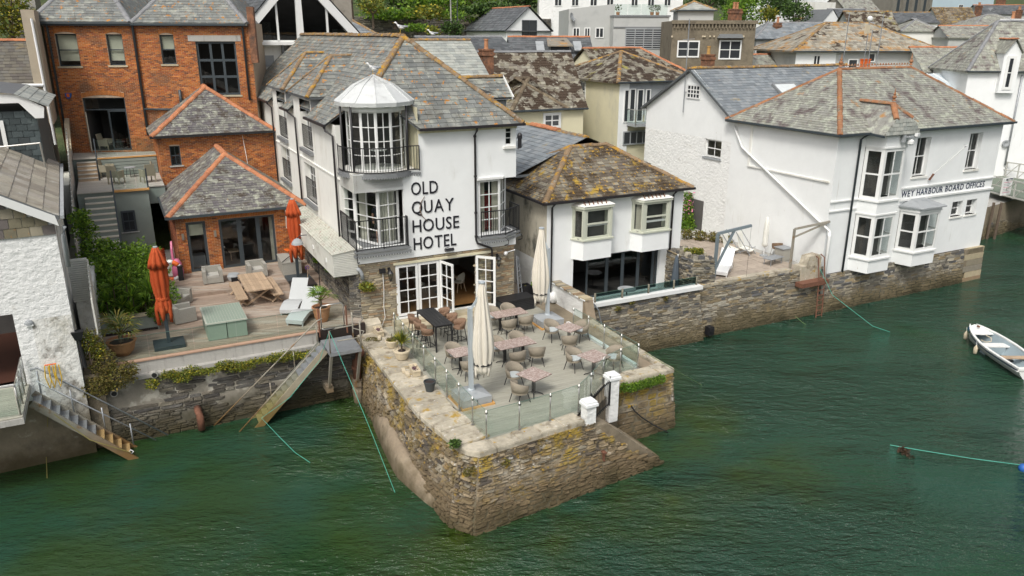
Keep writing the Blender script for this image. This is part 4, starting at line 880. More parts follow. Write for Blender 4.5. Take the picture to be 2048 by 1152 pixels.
gutter(hotel, [((2.62,-.33,10.09),(7.15,-.33,10.09)), ((-.33,2.5,10.09),(-.33,6.05,10.09)), ((-.33,9.65,10.09),(-.33,11.3,10.09)), ((-.33,14.8,10.09),(-.33,22.3,10.09))])
g = G(); g.box(2.64, -.12, 9.93, 6.88, -.05, 10.08)
for i in range(9): g.box(2.8+i*.48, -.28, 9.98, 2.86+i*.48, -.12, 10.05)
g.build('fascia', CREAM, hotel)
pipe(hotel, [(5.0,-.33,10.05),(5.0,-.33,9.95),(5.0,-.12,9.75),(5.0,-.12,5.45),(5.05,-.13,5.3),(5.68,-.13,5.02),(5.72,-.13,4.9),(5.72,-.13,2.3)]);
pipe(hotel, [(-.33,2.6,10.05),(-.30,2.5,9.9),(-.10,2.2,9.72),(-.10,2.15,4.9)]); pipe(hotel, [(-.33,9.7,10.05),(-.1,9.1,9.8),(-.1,9.0,5.6)]); pipe(hotel, [(-.33,14.9,10.05),(-.1,14.85,9.8),(-.1,14.85,5.5)])
g = G()
for z in (9.7, 8.1, 6.6, 5.6): g.lathe((5.0,-.12,0), [(.065,z-.04),(.065,z+.04)], 8)
g.build('pipe_collar', PIPEB, hotel)
# louvred plant box hung along the left side
lb = thing('louvred_box', 'long pale louvred timber box projecting from the left side of the hotel above the deck', 'vent box', (-.5, 4, 4.6))
G().prism([(-.98,-.02,4.62),(-.02,-.02,4.62),(-.02,-.02,5.62),(-.98,-.02,5.50)], (0, 9.4, 0)).build('box', mk('pale_grey_box', (.66,.66,.60), .7, layers=[((.33,.31,.26), 1.2, .52, .75)], mott=(.06, 3)), lb, fix=True)
for i in range(13): G().box(-.985, -.055, 4.66+i*.068, -.02, -.02, 4.70+i*.068).build('louvre', mk('pale_louvre', (.66,.66,.60), .6) if i == 0 else bpy.data.materials['pale_louvre'], lb)
for i in range(9): G().prism([(-1.02+.11*i,-.08,5.515+.0138*i),(-.925+.11*i,-.08,5.527+.0138*i),(-.925+.11*i,9.4,5.527+.0138*i),(-1.02+.11*i,9.4,5.515+.0138*i)], (0,0,.03)).build('lid_board', mk('green_stained_board', (.52,.52,.45), .8, layers=[((.33,.25,.2), 3, .5, .7, (5,.5,1)), ((.36,.42,.33), 2, .5, .8)]) if i == 0 else bpy.data.materials['green_stained_board'], lb, fix=True)
for i in range(4): G().box(-1.02, .9+i*2.2, 5.0, -.97, 1.0+i*2.2, 5.16).build('vent_clip', WPAINT, lb)
pipe(lb, [(-.1,-.15,4.9),(-.02,-.2,4.85),(.06,-.22,4.7),(.08,-.22,4.45)], GREYS, .075, 'outlet_pipe')
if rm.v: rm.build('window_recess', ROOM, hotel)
# lettering
def text(parent, s, pb, a, z, h, mat, wid=None, depth=.02, off=.0, name='letter', slant=0, weight=0, sx=1):
    """raised letters, one mesh each, laid along the wall; wid = overall width"""
    adv = []; mm = []
    for ch in s:
        if ch == ' ': adv.append(.32); mm.append(None); continue
        cu = bpy.data.curves.new('c', 'FONT'); cu.body = ch; cu.size = 1/.73; cu.extrude = depth/h/2; cu.resolution_u = 3; cu.offset = weight
        ob = bpy.data.objects.new('c', cu); me = bpy.data.meshes.new_from_object(ob); bpy.data.objects.remove(ob)
        xs = [v.co.x for v in me.vertices]; mm.append((me, min(xs), max(xs))); adv.append(max(xs)-min(xs))
    gp = .17; tot = sum(adv)+gp*(len(s)-1); k = (wid/(tot*h)) if wid else 1; x = a
    for q, w in zip(mm, adv):
        if q:
            me, mn, mx = q
            for v in me.vertices:
                X = (v.co.x-mn)*h*k*sx+x; Zz = v.co.y*h+z; v.co = pb.p(X, Zz, off+depth/2+v.co.z*h)
            me.transform(ORG[parent.name]); me.materials.clear(); me.materials.append(mat)
            o = bpy.data.objects.new(name, me); COL.objects.link(o); o.parent = parent
        x += (w+gp)*h*k
    return
for s, a, z, wd_ in (('OLD', 2.27, 7.56, 1.12), ('QUAY', 2.27, 6.80, 1.78), ('HOUSE', 2.27, 6.05, 2.00), ('HOTEL', 2.29, 5.33, 1.84)): text(hotel, s, F0, a, z, .53, LETTER, wd_, .03, .0, weight=.004)
G().tube([F0.p(2.82, 7.48, .03), F0.p(2.66, 7.25, .03), F0.p(2.60, 7.0, .03)], .008, 5, .03).tube([F0.p(2.60, 6.95, .03), F0.p(2.66, 6.72, .03), F0.p(2.92, 6.42, .03)], .03, 5, .006).build('q_swash', mk('bronze_swash', (.16,.11,.08), .5), hotel)
# wall fittings
def lantern(u, z, label):
    t = local('wall_lantern', label, 'wall lantern', (u, -.20, z)); G().tube([(0,.16,.22),(0,0,.26)], .02, 6).box(-.05,.15,.1,.05,.18,.3).build('bracket', BLACK, t)
    G().lathe((0,0,0), [(.02,-.24),(.06,-.2),(.05,-.17)], 8).lathe((0,0,0), [(.13,.10),(.10,.14),(.04,.20),(.02,.27)], 8).build('cap', BLACK, t)
    for k in range(6): a = k*PI/3; G().bar((.055*math.cos(a),.055*math.sin(a),-.17),(.095*math.cos(a),.095*math.sin(a),.10),.012).build('glazing_bar', BLACK, t)
    G().lathe((0,0,0), [(.05,-.17),(.085,.10)], 6).build('lamp_glass', GLASST, t)
lantern(1.22, 4.45, 'black wall lantern on the stone to the left of the hotel doors'); lantern(6.0, 4.42, 'black wall lantern on the stone to the right of the open doors')
t = local('floodlight', 'small box floodlight on the white wall under the word HOTEL', 'floodlight', (3.75, -.2, 5.22)); G().cbox((0,-.03,0), (.36,.16,.13), 0, R(-25)).build('housing', BLACK, t); G().cbox((0,-.08,.075), (.34,.14,.012), 0, R(-25)).build('lens', WPAINT, t); G().box(-.05,.02,-.03,.05,.16,.05).build('bracket', BLACK, t)
t = local('security_camera', 'white dome security camera at the right end of the stone front', 'camera', (6.35, -.14, 4.72)); G().tube([(0,.0,.02),(.45,-.02,.1)], .022, 6).build('arm', PLASW, t); G().lathe((0,-.02,0), [(.04,-.09),(.085,-.03),(.085,.03),(.04,.08)], 12).build('dome', PLASW, t)
t = local('junction_box', 'black junction box with a white cable beside the left lantern', 'cable box', (.95, -.05, 4.66)); G().box(-.14,-.1,-.09,.1,0,.09).build('box', BLACK, t); G().tube([(0,-.03,-.1),(.01,-.03,-.8),(-.03,-.03,-1.5),(.0,-.04,-1.95),(-.15,-.05,-2.3)], .014, 5).build('cable', PLASW, t)

# BAY WINDOW HOUSE (small white house)
sh = thing('bay_window_house', 'small white house with a hipped roof thick with yellow lichen and two sage bay windows', 'house', (12, 2.7, 2))
FV = front(8.42, 0); g = G(); wall(g, FV, 7.40, 1.86, 6.72, [(1.40, 6.25, 1.90, 3.98)], rev=.35); wall(g, right(15.82, 0), 5.4, 1.86, 6.72); g.build('wall', WHITE, sh)
Ls = left(8.42, 5.4); g = G(); wall(g, Ls, 5.4, 3.9, 6.72); g.build('side_wall', DIRTYC, sh); g = G(); wall(g, Ls, 5.4, 1.9, 3.9); g.build('side_wall', ROUGHW, sh)
rm = G()
# folding doors
xs = [0, .82, 1.95, 2.83, 3.72, 4.60, 4.85]; pbd = front(8.42+1.40, .18)
for a, b_ in zip(xs, xs[1:]):
    if a == 0 or b_-a < .5: continue
    window(sh, pbd, (a, b_, 1.92, 3.96), 1, 1, ANTHR, r=0, fw=.085, glass=GLASSD, name='folding_door')
window(sh, pbd, (4.60, 4.85, 1.92, 3.96), 1, 1, ANTHR, r=0, fw=.06, glass=GLASSD, name='folding_door')
G().box(9.80,.1,1.90,9.86,.3,3.98).box(9.80,.1,3.92,14.68,.3,3.98).build('door_frame', ANTHR, sh)
g = G();
for q in ([(9.8,.4,1.88),(14.7,.4,1.88),(14.7,4,1.88),(9.8,4,1.88)], [(9.8,4,1.88),(14.7,4,1.88),(14.7,4,4.0),(9.8,4,4.0)], [(9.8,.3,1.88),(9.8,4,1.88),(9.8,4,4.0),(9.8,.3,4.0)], [(14.7,4,1.88),(14.7,.3,1.88),(14.7,.3,4.0),(14.7,4,4.0)], [(9.8,.3,3.99),(14.7,.3,3.99),(14.7,4,3.99),(9.8,4,3.99)]): g.poly(q)
g.build('dark_room', ROOM, sh)
for u0, u1, tw in ((9.70, 11.48, 0), (12.88, 14.70, 1)):
    D_ = .52; pl = [(u0, 0), (u0+.30, -D_), (u1, -D_), (u1, 0)]
    G().prism([(a, b_, 4.0) for a, b_ in pl], (0, 0, .88)).build('bay_base', WHITE, sh, fix=True)
    ex = lambda e: [(u0-e, 0), (u0+.30-e*.8, -D_-e), (u1+e, -D_-e), (u1+e, 0)]
    G().prism([(a, b_, 4.88) for a, b_ in ex(.07)], (0, 0, .07)).build('bay_sill', GPAINT, sh, fix=True)
    G().prism([(a, b_, 6.32) for a, b_ in ex(.06)], (0, 0, .12)).build('bay_head', GPAINT, sh, fix=True)
    G().box(u0+.24, -D_, 4.95, u0+.40, -D_+.1, 6.32).box(u1-.12, -D_, 4.95, u1, -.02, 6.32).box(u0, -.1, 4.95, u0+.06, 0, 6.32).box(u0+.1, -.02, 4.95, u1, .0, 6.32).build('bay_frame', GPAINT, sh)
    w_ = window(sh, front(u0+.40, -D_+.03), (0, u1-u0-.52, 4.95, 6.30), 1, 2, GPAINT, r=0, fw=.10, mw=.04, glass=GLASS)
    G().box(u0+.55, -D_+.10, 5.35 if tw else 5.50, u1-.2, -D_+.14, 5.44 if tw else 5.56).build('opened_sash', WPAINT, sh)
    a_ = Vector((u0, 0, 0)); b_ = Vector((u0+.30, -D_, 0)); window(sh, PB(a_+(b_-a_)*.06+Vector((.02,.0,0)), b_-a_), (0, (b_-a_).length*.88, 4.95, 6.30), 1, 1, GPAINT, r=0, fw=.09, glass=GLASS)
    G().box(u0+.15, -D_+.2, 4.95, u1-.1, -.03, 4.97).build('bay_floor', ROOM, sh); G().box(u0+.1, -.06, 4.95, u1-.1, -.03, 6.3).build('bay_back', ROOM, sh)
    drape((u0+.42, -D_+.15, 0), (u1, -D_+.15, 0), 5.0, 6.25, .0, .10, sh);
    if tw: drape((u0+.05, -.1, 0), (u0+.33, -D_+.1, 0), 5.0, 6.25, .1, .95, sh)
    t_ = [(u0-.08,-.0,6.44),(u0+.24,-D_-.09,6.44),(u1+.08,-D_-.09,6.44),(u1+.08,0,6.44)]; a1 = (u0+.35, -.02, 6.62); b1 = (u1-.2, -.02, 6.62)
    g = G(); g.poly([t_[0], t_[1], a1]); g.poly([t_[1], t_[2], b1, a1]); g.poly([t_[2], t_[3], b1]); g.build('bay_roof', WHITE2, sh)
    for k in range(6): xx = u0+.35+k*.22; G().bar((xx, -D_+.02, 6.50), (xx+.06+.03*(k % 2), -.25, 6.62), .035, .03).build('slipped_lead_strip', RUST, sh)
rf = hiproof(sh, 8.12, 16.15, -.30, 5.7, 6.74, 8.58, SL_LICH, RIDGE_Y, sw=.34, sh=.21, limit=110, faces='flr', rr=.12)
gutter(sh, [((8.1,-.34,6.70),(16.2,-.34,6.70)), ((8.08,-.34,6.70),(8.08,5.6,6.70))]); pipe(sh, [(8.62,-.34,6.66),(8.62,-.10,6.45),(8.62,-.10,2.3)]); pipe(sh, [(15.15,-.34,6.66),(15.15,-.1,6.45),(15.15,-.1,1.9)])
wg = thing('slate_wing', 'low blue grey slate roofed wing behind the lichen covered roof with a black flue', 'house wing', (12, 7, 2))
g = G(); wall(g, left(8.7, 11), 7, 1.8, 7.45); wall(g, right(15.7, 4), 7, 1.8, 7.4); wall(g, back(15.7, 11), 7, 1.8, 7.4, top=[(0,7.4),(7,7.4),(3.5,8.8)]); g.build('wall', DIRTYC, wg)
o = hiproof(wg, 8.4, 16.0, 2.9, 11.1, 7.40, 8.93, SL_BLUE, RIDGE_Y, ax='v', hip=(0, 0), sw=.36, sh=.30, limit=120, faces='l', rr=.12)
ridge(o, [((12.2,5.6,8.99),(12.2,8.4,8.99))], RIDGE_T, .42, .15, 10)
gutter(wg, [((8.36,2.9,7.36),(8.36,11,7.36))]); t = local('flue', 'black rubber flue pipe standing on the blue grey slates', 'flue', (10.2, 6.0, 8.0)); G().lathe((0,0,0), [(.16,.0),(.12,.12),(.10,.15),(.10,.6),(.13,.62),(.13,.78),(.09,.86),(.05,.9)], 10).build('pipe', BLACK, t)

# BRICK ANNEXE on the deck and the brick house behind
def arch(parent, pb, a0, a1, z, h=.26, rise=.06, n=None, mat=SOLD):
    n = n or round((a1-a0+.2)/.075); g = G(); A0, A1 = a0-.10, a1+.10; L = A1-A0; vr = stone_var(mat, 'br'); pcs = []
    for i in range(n):
        x = A0+L*(i+.5)/n; dz = rise*(1-((x-(A0+A1)/2)/(L/2))**2); tl = (x-(A0+A1)/2)/L*.30; p = pb.p(x, z+h/2+dz, 0)
        pcs.append((basis(p, pb.s+Z_*(-tl), Z_+pb.s*tl, pb.n, (L/n-.010, h, .022)), .15, i % 8))
    pieces(parent, 'arch_brick', pcs, vr, mat, 60, None, 3)
an = thing('brick_annexe', 'low brick annexe with a slate pyramid roof and dark glazed doors on the deck', 'annexe', (-3, 11, 2.9))
PA = front(-5.86, 9.0); H1 = (.42, 1.26, 2.96, 5.33); H2 = (1.84, 4.36, 2.96, 5.33)
g = G(); wall(g, PA, 5.86, 2.8, 5.66, [H1, H2], rev=.16); LA = left(-5.86, 14.6); wall(g, LA, 5.6, 2.8, 5.66); bw = g.build('wall', BMORT, an)
bricks(bw, PA, 5.86, 2.82, 5.62, BRICK, holes=[(H1[0]-.0, H1[1], 2.9, 5.60), (H2[0], H2[1], 2.9, 5.60)], limit=300)
bricks(bw, PB((-5.86, 14.6, 0), (0,-1,0)), 5.6, 2.82, 5.62, BRICK2, limit=0)
arch(bw, PA, H1[0]+.08, H1[1]-.08, 5.345, .24, .0); arch(bw, PA, H2[0]+.08, H2[1]-.08, 5.345, .24, .0)
rm = G(); aw = dict(fm=ANTHR, r=.04, glass=GLASS, room=rm, depth=3.2)
window(an, PA, H1, 1, 1, fw=.12, blind=.28, name='glazed_door', **aw)
window(an, PA, (H2[0], H2[0]+.90, H2[2], H2[3]), 1, 1, fw=.11, name='glazed_door', **aw); window(an, PA, (H2[0]+.90, H2[0]+1.74, H2[2], H2[3]), 1, 1, fw=.09, name='glazed_door', **aw); window(an, PA, (H2[0]+1.74, H2[1], H2[2], H2[3]), 1, 1, fw=.10, name='glazed_door', curtain=[1], **aw)
rm.build('room', ROOM, an); G().box(1.84-5.86+.1, 9.0, 4.0, 1.84-5.86+.16, 8.9, 4.03).build('door_handle', STEEL, an)
G().box(-3.6, 10.1, 3.4, -2.9, 10.7, 3.46).bar((-3.5,10.2,2.96),(-3.5,10.2,3.4),.04).bar((-3.0,10.2,2.96),(-3.0,10.2,3.4),.04).build('coffee_table', TIMBER, an)
G().box(-5.3, 9.8, 2.96, -4.7, 10.4, 3.5).build('armchair_inside', GREYS, an); G().box(-2.8, 10.6, 2.96, -1.7, 11.2, 3.6).build('sofa_inside', PLASG, an)
o = hiproof(an, -6.18, .05, 8.68, 15.2, 5.70, 7.95, SL_OLD, RIDGE_T, ax='v', hip=(1, 0), hl=3.25, sw=.25, sh=.16, limit=110, faces='fl', rr=.13, rs=.34)
gutter(an, [((-6.2,8.64,5.66),(-.3,8.64,5.66)), ((-6.22,8.64,5.66),(-6.22,14.8,5.66))], ANTHR)
for u_ in (-5.62, -4.22): G().box(u_-.05, 8.90, 4.55, u_+.05, 8.98, 4.85).build('wall_light', STEEL, an)
G().box(-.62, 8.75, 5.0, -.22, 8.99, 5.36).build('speaker_box', BLACK, an)
md = thing('brick_house', 'two storey dark brick house with a terracotta hipped slate roof behind the low annexe', 'house', (-3, 17, 3))
PM = front(-5.86, 15.2); HM = (.52, 1.02, 7.02, 8.02)
g = G(); wall(g, PM, 5.86, 3, 8.5, [HM], rev=.16); wall(g, left(-5.86, 21), 5.8, 3, 8.5); bw = g.build('wall', BMORT, md)
bricks(bw, PM, 5.86, 5.2, 8.48, BRICK, holes=[(HM[0], HM[1], 7.0, 8.10)], limit=150); bricks(bw, left(-5.86, 21), 5.8, 3.5, 8.48, BRICK, limit=0)
arch(bw, PM, HM[0], HM[1], 8.05, .2, .04); rm = G(); window(md, PM, HM, 2, 2, ANTHR, r=.08, room=rm, one=True, sill=.07, sillm=CONC); rm.build('recess', ROOM, md)
o = hiproof(md, -6.15, .05, 14.9, 22, 8.58, 10.82, SL_OLD, RIDGE_T, ax='v', hip=(1, 0), hl=2.5, sw=.25, sh=.16, limit=110, faces='fl', rr=.13, rs=.34)
gutter(md, [((-6.2,14.86,8.54),(.05,14.86,8.54))], BLACK); pipe(md, [(-1.7,15.1,8.4),(-1.45,15.1,5.3)], PLASW, .012, 'cable')

# LARGE RED BRICK BUILDING (own frame, turned 10 degrees)
rb = thing('red_brick_warehouse', 'tall orange red brick warehouse with arched sash windows and a large gridded window', 'warehouse', (6.8, 4, 7.3), frame=RF)
PR = front(1.78, 0); o_ = 1.78; Hs = [(2.22,3.28,11.86,13.50),(4.72,5.52,11.90,13.48),(7.38,8.10,11.95,13.46),(9.18,11.25,10.30,13.12),(3.05,5.18,7.38,10.22)]
HR = [(a-o_, b_-o_, c, d) for a, b_, c, d in Hs]
g = G(); wall(g, PR, 10.3, 4, 14.06, HR, rev=.18); wall(g, left(1.78, 9), 9, 4, 14.06); wall(g, right(12.08, 0), 9, 4, 14.06); bw = g.build('wall', BMORT, rb)
bricks(bw, PR, 10.3, 7.3, 14.0, BRICK, holes=[(a, b_, c-.03, d+(.27 if i != 3 else .02)) for i, (a, b_, c, d) in enumerate(HR)]+[(8.83-o_, 11.55-o_, 13.12, 13.42)], limit=200)
bricks(bw, left(1.78, 9), 9, 7.3, 14.0, BRICK2, limit=0)
for h in (0, 1, 2, 4): arch(bw, PR, HR[h][0]+.08, HR[h][1]-.08, HR[h][3]+.0, .24, .10 if h != 4 else .14)
# segment heads: brick infill between the flat opening top and the arch curve is the frame's dark head
rm = G(); sk_ = dict(fm=ANTHR, r=.12, fw=.055, room=rm, sill=.09, sillm=STEPST)
window(rb, PR, HR[0], 1, 2, blind=.84, cmat=BLIND, glass=GLASS, **sk_); window(rb, PR, HR[1], 1, 2, blind=.85, glass=GLASS, **sk_); window(rb, PR, HR[2], 1, 2, blind=.52, glass=GLASS, **sk_)
window(rb, PR, HR[3], 3, 3, fm=ANTHR, r=.10, fw=.11, mw=.13, sash=False, room=rm, sill=.09, sillm=STEPST, glass=GLASSD)
a, b_, c, d = HR[4]; window(rb, PR, (a, b_, 9.55, 10.22), 1, 1, ANTHR, r=.1, fw=.07, room=rm, glass=GLASS); window(rb, PR, (a+1.15, b_, 7.40, 9.55), 1, 1, ANTHR, r=.1, fw=.09, room=rm, glass=GLASSD, depth=2.5, name='glazed_door')
g = G();
for q in ([PR.p(a,7.4,-.12),PR.p(a+1.15,7.4,-.12),PR.p(a+1.15,7.4,-2.5),PR.p(a,7.4,-2.5)], [PR.p(a,7.4,-2.5),PR.p(a+1.15,7.4,-2.5),PR.p(a+1.15,9.6,-2.5),PR.p(a,9.6,-2.5)], [PR.p(a,7.4,-.1),PR.p(a,7.4,-2.5),PR.p(a,9.6,-2.5),PR.p(a,9.6,-.1)], [PR.p(a+1.15,7.4,-2.5),PR.p(a+1.15,7.4,-.1),PR.p(a+1.15,9.6,-.1),PR.p(a+1.15,9.6,-2.5)]): g.poly(q)
g.build('doorway_room', ROOM, rb); rm.build('window_recess', ROOM, rb)
window(rb, PB(PR.p(a+.03, 0, .02), (.35,-1,0)), (0, .85, 7.42, 9.50), 1, 1, mk('stone_coloured_door', (.42,.40,.32), .6), r=0, fw=.10, glass=GLASS, name='open_door')
G().box(8.83, -.03, 13.13, 11.55, .02, 13.42).build('stone_lintel', CONC, rb)
G().prism([(2.28,-.02,10.48),(2.58,-.02,10.48),(2.56,-.02,10.34),(2.48,-.02,10.2),(2.36,-.02,10.2),(2.28,-.02,10.34)], (0,-.12,0)).build('alarm_box', BUOYB, rb, fix=True); G().box(2.36,-.16,10.28,2.5,-.14,10.46).build('alarm_panel', ORNG, rb)
for uu, z0 in ((1.98, 8.3), (11.72, 10.0)): pipe(rb, [(uu,-.28,14.0),(uu,-.12,13.8),(uu,-.12,z0)], ANTHR, .06)
pipe(rb, [(6.15,-.28,14.0),(6.15,-.12,13.8),(6.15,-.12,8.2)], ANTHR, .07); pipe(rb, [(6.15,-.14,9.6),(8.1,-.14,9.55)], ANTHR, .06); pipe(rb, [(8.1,-.14,9.5),(8.1,-.14,10.6)], ANTHR, .08)
gutter(rb, [((1.2,-.30,14.03),(6.08,-.30,14.03)), ((6.12,-.30,13.98),(11.9,-.30,13.98))], ANTHR); G().box(1.5,-.26,13.9,12,-.02,14.0).build('soffit', ANTHR, rb)
hiproof(rb, 1.2, 6.12, -.32, 9, 14.10, 17.2, SL_OLD if False else SL_LITE and SL_HOTEL, RIDGE_G, ax='v', hip=(1, 0), sw=.32, sh=.2, hl=3.6, limit=60, faces='fl', minpx=8)
hiproof(rb, 6.12, 12.0, -.32, 9, 14.06, 17.4, SL_HOTEL, RIDGE_G, ax='v', hip=(1, 0), sw=.32, sh=.2, hl=3.6, limit=60, faces='fl', minpx=8)
G().box(12.0, -.1, 12.0, 12.35, .5, 14.9).build('parapet', BRICKC, rb)
# upper terraces between the warehouse and the deck
PALETR = mk('pale_tread', (.62,.58,.49), .8, mott=(.06, 5))
ut = thing('upper_terrace', 'two level pale decked terrace with steps in front of the red brick warehouse', 'terrace', (-8, 15, 6))
g = G(); g.box(-9.9, 18.0, 5, -5.9, 20.6, 7.24); g.box(-9.75, 13.4, 3.0, -6.66, 18.2, 6.24).box(-6.66, 13.85, 5.4, -5.86, 18.2, 6.2).box(-8.2, 13.38, 2.8, -6.66, 13.42, 6.24); g.build('base', GREENR, ut)
for q, z in (([(-9.9,17.9),(-5.88,17.9),(-5.88,19.2),(-9.9,20.4)], 7.29), ([(-9.75,13.3),(-6.62,13.3),(-6.62,18.0),(-9.75,18.0)], 6.29), ([(-6.62,13.8),(-5.87,13.8),(-5.87,18.0),(-6.62,18.0)], 6.29)): boards(ut, q, z, (1,0,0), .14, DECKU, th=.05)
for i in range(5): y = 17.9-.26*i; z = 7.29-.167*(i+1); G().box(-9.72, y-.26, 6.2, -8.82, y, z-.04).build('riser', TIMBER, ut); G().box(-9.72, y-.28, z-.04, -8.82, y, z).build('tread', DECKU, ut)
for i in range(15): y = 13.3-.255*i; z = 6.29-.222*(i+1); G().box(-9.45, y-.255, 2.7, -8.22, y, z-.04).build('riser', GREENR, ut); G().box(-9.45, y-.275, z-.045, -8.22, y, z).build('tread', PALETR, ut)
for i in range(5): G().box(-8.78, 17.86, 6.33+i*.17, -5.9, 17.95, 6.48+i*.17).build('cladding_board', GREENR, ut)
G().box(-8.8,17.84,7.2,-5.88,17.93,7.27).build('edge_trim', NEWT, ut); G().box(-8.2,13.26,6.2,-6.6,13.36,6.30).build('edge_trim', NEWT, ut)
window(ut, front(0, 13.375), (-8.03, -7.40, 4.2, 5.25), 2, 2, ANTHR, r=-.06, glass=FARG, one=True, sill=.06, fw=.09)
for x0, x1, y_, z0, z1 in ((-8.7, -5.9, 17.95, 7.3, 8.2), (-8.15, -6.65, 13.45, 6.3, 7.2)):
    for i in range(3): w = (x1-x0)/3; G().prism([(x0+w*i+.02,y_,z0+.05),(x0+w*(i+1)-.02,y_,z0+.05),(x0+w*(i+1)-.02,y_,z1),(x0+w*i+.02,y_,z1)], (0,.012,0)).build('glass_panel', GLASST, ut, fix=True)
for pth in ([(-8.76,18,7.3),(-8.76,18,8.25),(-8.76,16.6,7.3),(-8.76,16.6,6.3)], [(-8.18,13.3,6.3),(-8.18,13.3,7.25),(-8.18,9.6,3.9),(-8.18,9.6,2.9)], [(-6.64,13.4,6.3),(-6.64,13.4,7.25)]): G().tube(pth, .035, 8).build('handrail', ANTHR, ut)
bf = thing('boundary_fence', 'tall grey white timber fence stepping down beside the upper terrace stairs', 'fence', (-10, 15, 6))
for i in range(32): y_ = 19.8-i*.33; G().box(-9.98, y_-.31, 2.6, -9.92, y_, 9.0-max(0, i-3)*.15).build('board', bpy.data.materials['pale_louvre'], bf)
G().prism([(-10.02,20.0,9.2),(-10.02,18.6,9.05),(-10.02,16.9,8.0),(-10.02,16.9,7.85),(-10.02,20,9.0)], (.22,0,0)).build('capping', STEPST, bf, fix=True)
G().box(-10.6,14.0,2.6,-10.05,18.5,6.6).build('slatted_store', bpy.data.materials['pale_louvre'], bf)

# HARBOUR OFFICE
ho = thing('harbour_office', 'large white harbour office with black painted lettering and a grey hipped slate roof', 'office building', (29.7, 1.5, 2))
FH = front(23.3, -2.1); fh = lambda u: u-23.3
WH = [(29.12,30.2,6.5,8.52),(33.42,34.5,6.55,8.52),(32.95,33.85,3.95,4.80),(34.2,35.1,3.95,4.80)]
WHl = [(fh(a), fh(b_), c, d) for a, b_, c, d in WH]
g = G(); wall(g, FH, 12.85, 1.93, 8.98, WHl, rev=.30); wall(g, right(36.15, -2.1), 7.3, 1.93, 8.98); wall(g, left(23.3, 5.2), 7.3, 1.95, 8.98); g.build('wall', WHITE, ho)
rm = G()
for h in WHl[:2]: window(ho, FH, (h[0], h[1], h[2], h[3]), 2, 2, r=.22, fw=.07, room=rm, sill=.12, sillm=WHITE2, glass=GLASS, curtain=None)
for h in WHl[2:]: window(ho, FH, h, 1, 2, r=.24, fw=.07, room=rm, sill=.09, sillm=WHITE2, glass=GLASSD)
G().box(28.45, -2.19, 5.90, 36.24, -2.1, 5.98).box(28.45, -2.19, 5.26, 36.24, -2.1, 5.36).build('string_course', WPAINT, ho); G().box(23.28, -2.17, 5.66, 25.2, -2.1, 5.73).box(23.28, -2.17, 5.18, 25.2, -2.1, 5.25).build('string_course', WPAINT, ho)
G().box(23.22, -1.9, 6.62, 23.3, 3.7, 6.70).box(23.24,3.6,6.62,23.3,3.75,8.9).build('wall_ledge', WHITE2, ho)
text(ho, 'WEY HARBOUR BOARD OFFICES', FH, fh(28.52), 5.46, .34, NAVY, 6.95, .012, .0, weight=.022)
def vbay(u0, u1, z0, z1, zs, zt_, base=True, D_=.95):
    pl = [(u0, -2.1), (u0+.28, -2.1-D_), (u1-.28, -2.1-D_), (u1, -2.1)]
    def band(za, zb_, e, nm, m=WPAINT):
        q = [(u0-e, -2.1, za), (u0+.28-e*.6, -2.1-D_-e, za), (u1-.28+e*.6, -2.1-D_-e, za), (u1+e, -2.1, za)]; G().prism(q, (0,0,zb_-za)).build(nm, m, ho, fix=True)
    band(z0, zs, 0, 'bay_panel', WHITE); band(zs, zs+.09, .08, 'bay_sill'); band(zt_, z1, 0, 'bay_head', WHITE); band(zt_-.03, zt_+.05, .03, 'bay_architrave')
    P = [Vector((*p, 0)) for p in pl]
    for a, b_, c_ in ((P[0], P[1], 1), (P[1], P[2], 2), (P[2], P[3], 1)):
        d = (b_-a).normalized(); L = (b_-a).length; window(ho, PB(a+d*.02, d), (.0, L-.04, zs+.09, zt_-.03), c_, 2, WPAINT, r=.02, fw=.16, mw=.04, glass=GLASS)
    g = G(); lo = [(u0+.35,-2.12-D_+.3,zs+.09),(u1-.35,-2.12-D_+.3,zs+.09),(u1-.1,-2.12,zs+.09),(u0+.1,-2.12,zs+.09)]
    g.poly(lo); g.poly([(u0,-2.115,zs),(u1,-2.115,zs),(u1,-2.115,zt_),(u0,-2.115,zt_)]); g.build('bay_interior', ROOM, ho)
vbay(25.25, 27.35, 5.64, 8.98, 5.64, 8.32); vbay(25.25, 27.35, 1.95, 5.64, 2.62, 4.98); vbay(28.62, 30.95, 1.88, 4.98, 2.58, 4.80)
g = G(); q = [(28.45,-2.1,4.98),(28.85,-3.25,4.98),(30.75,-3.25,4.98),(31.1,-2.1,4.98)]; z_ = (0,0,.07); A1, A2 = (29.3,-2.11,5.35), (30.3,-2.11,5.35)
g.prism(q, z_); qq = [(a, b_, c+.07) for a, b_, c in q]; g.poly([qq[0], qq[1], A1]); g.poly([qq[1], qq[2], A2, A1]); g.poly([qq[2], qq[3], A2]); g.build('bay_roof', GREYS, ho)
rf = hiproof(ho, 22.95, 36.5, -2.45, 5.5, 9.04, 11.85, SL_HARB, RIDGE_R, sw=.26, sh=.17, limit=110, faces='flr', rr=.115, bev=.14)
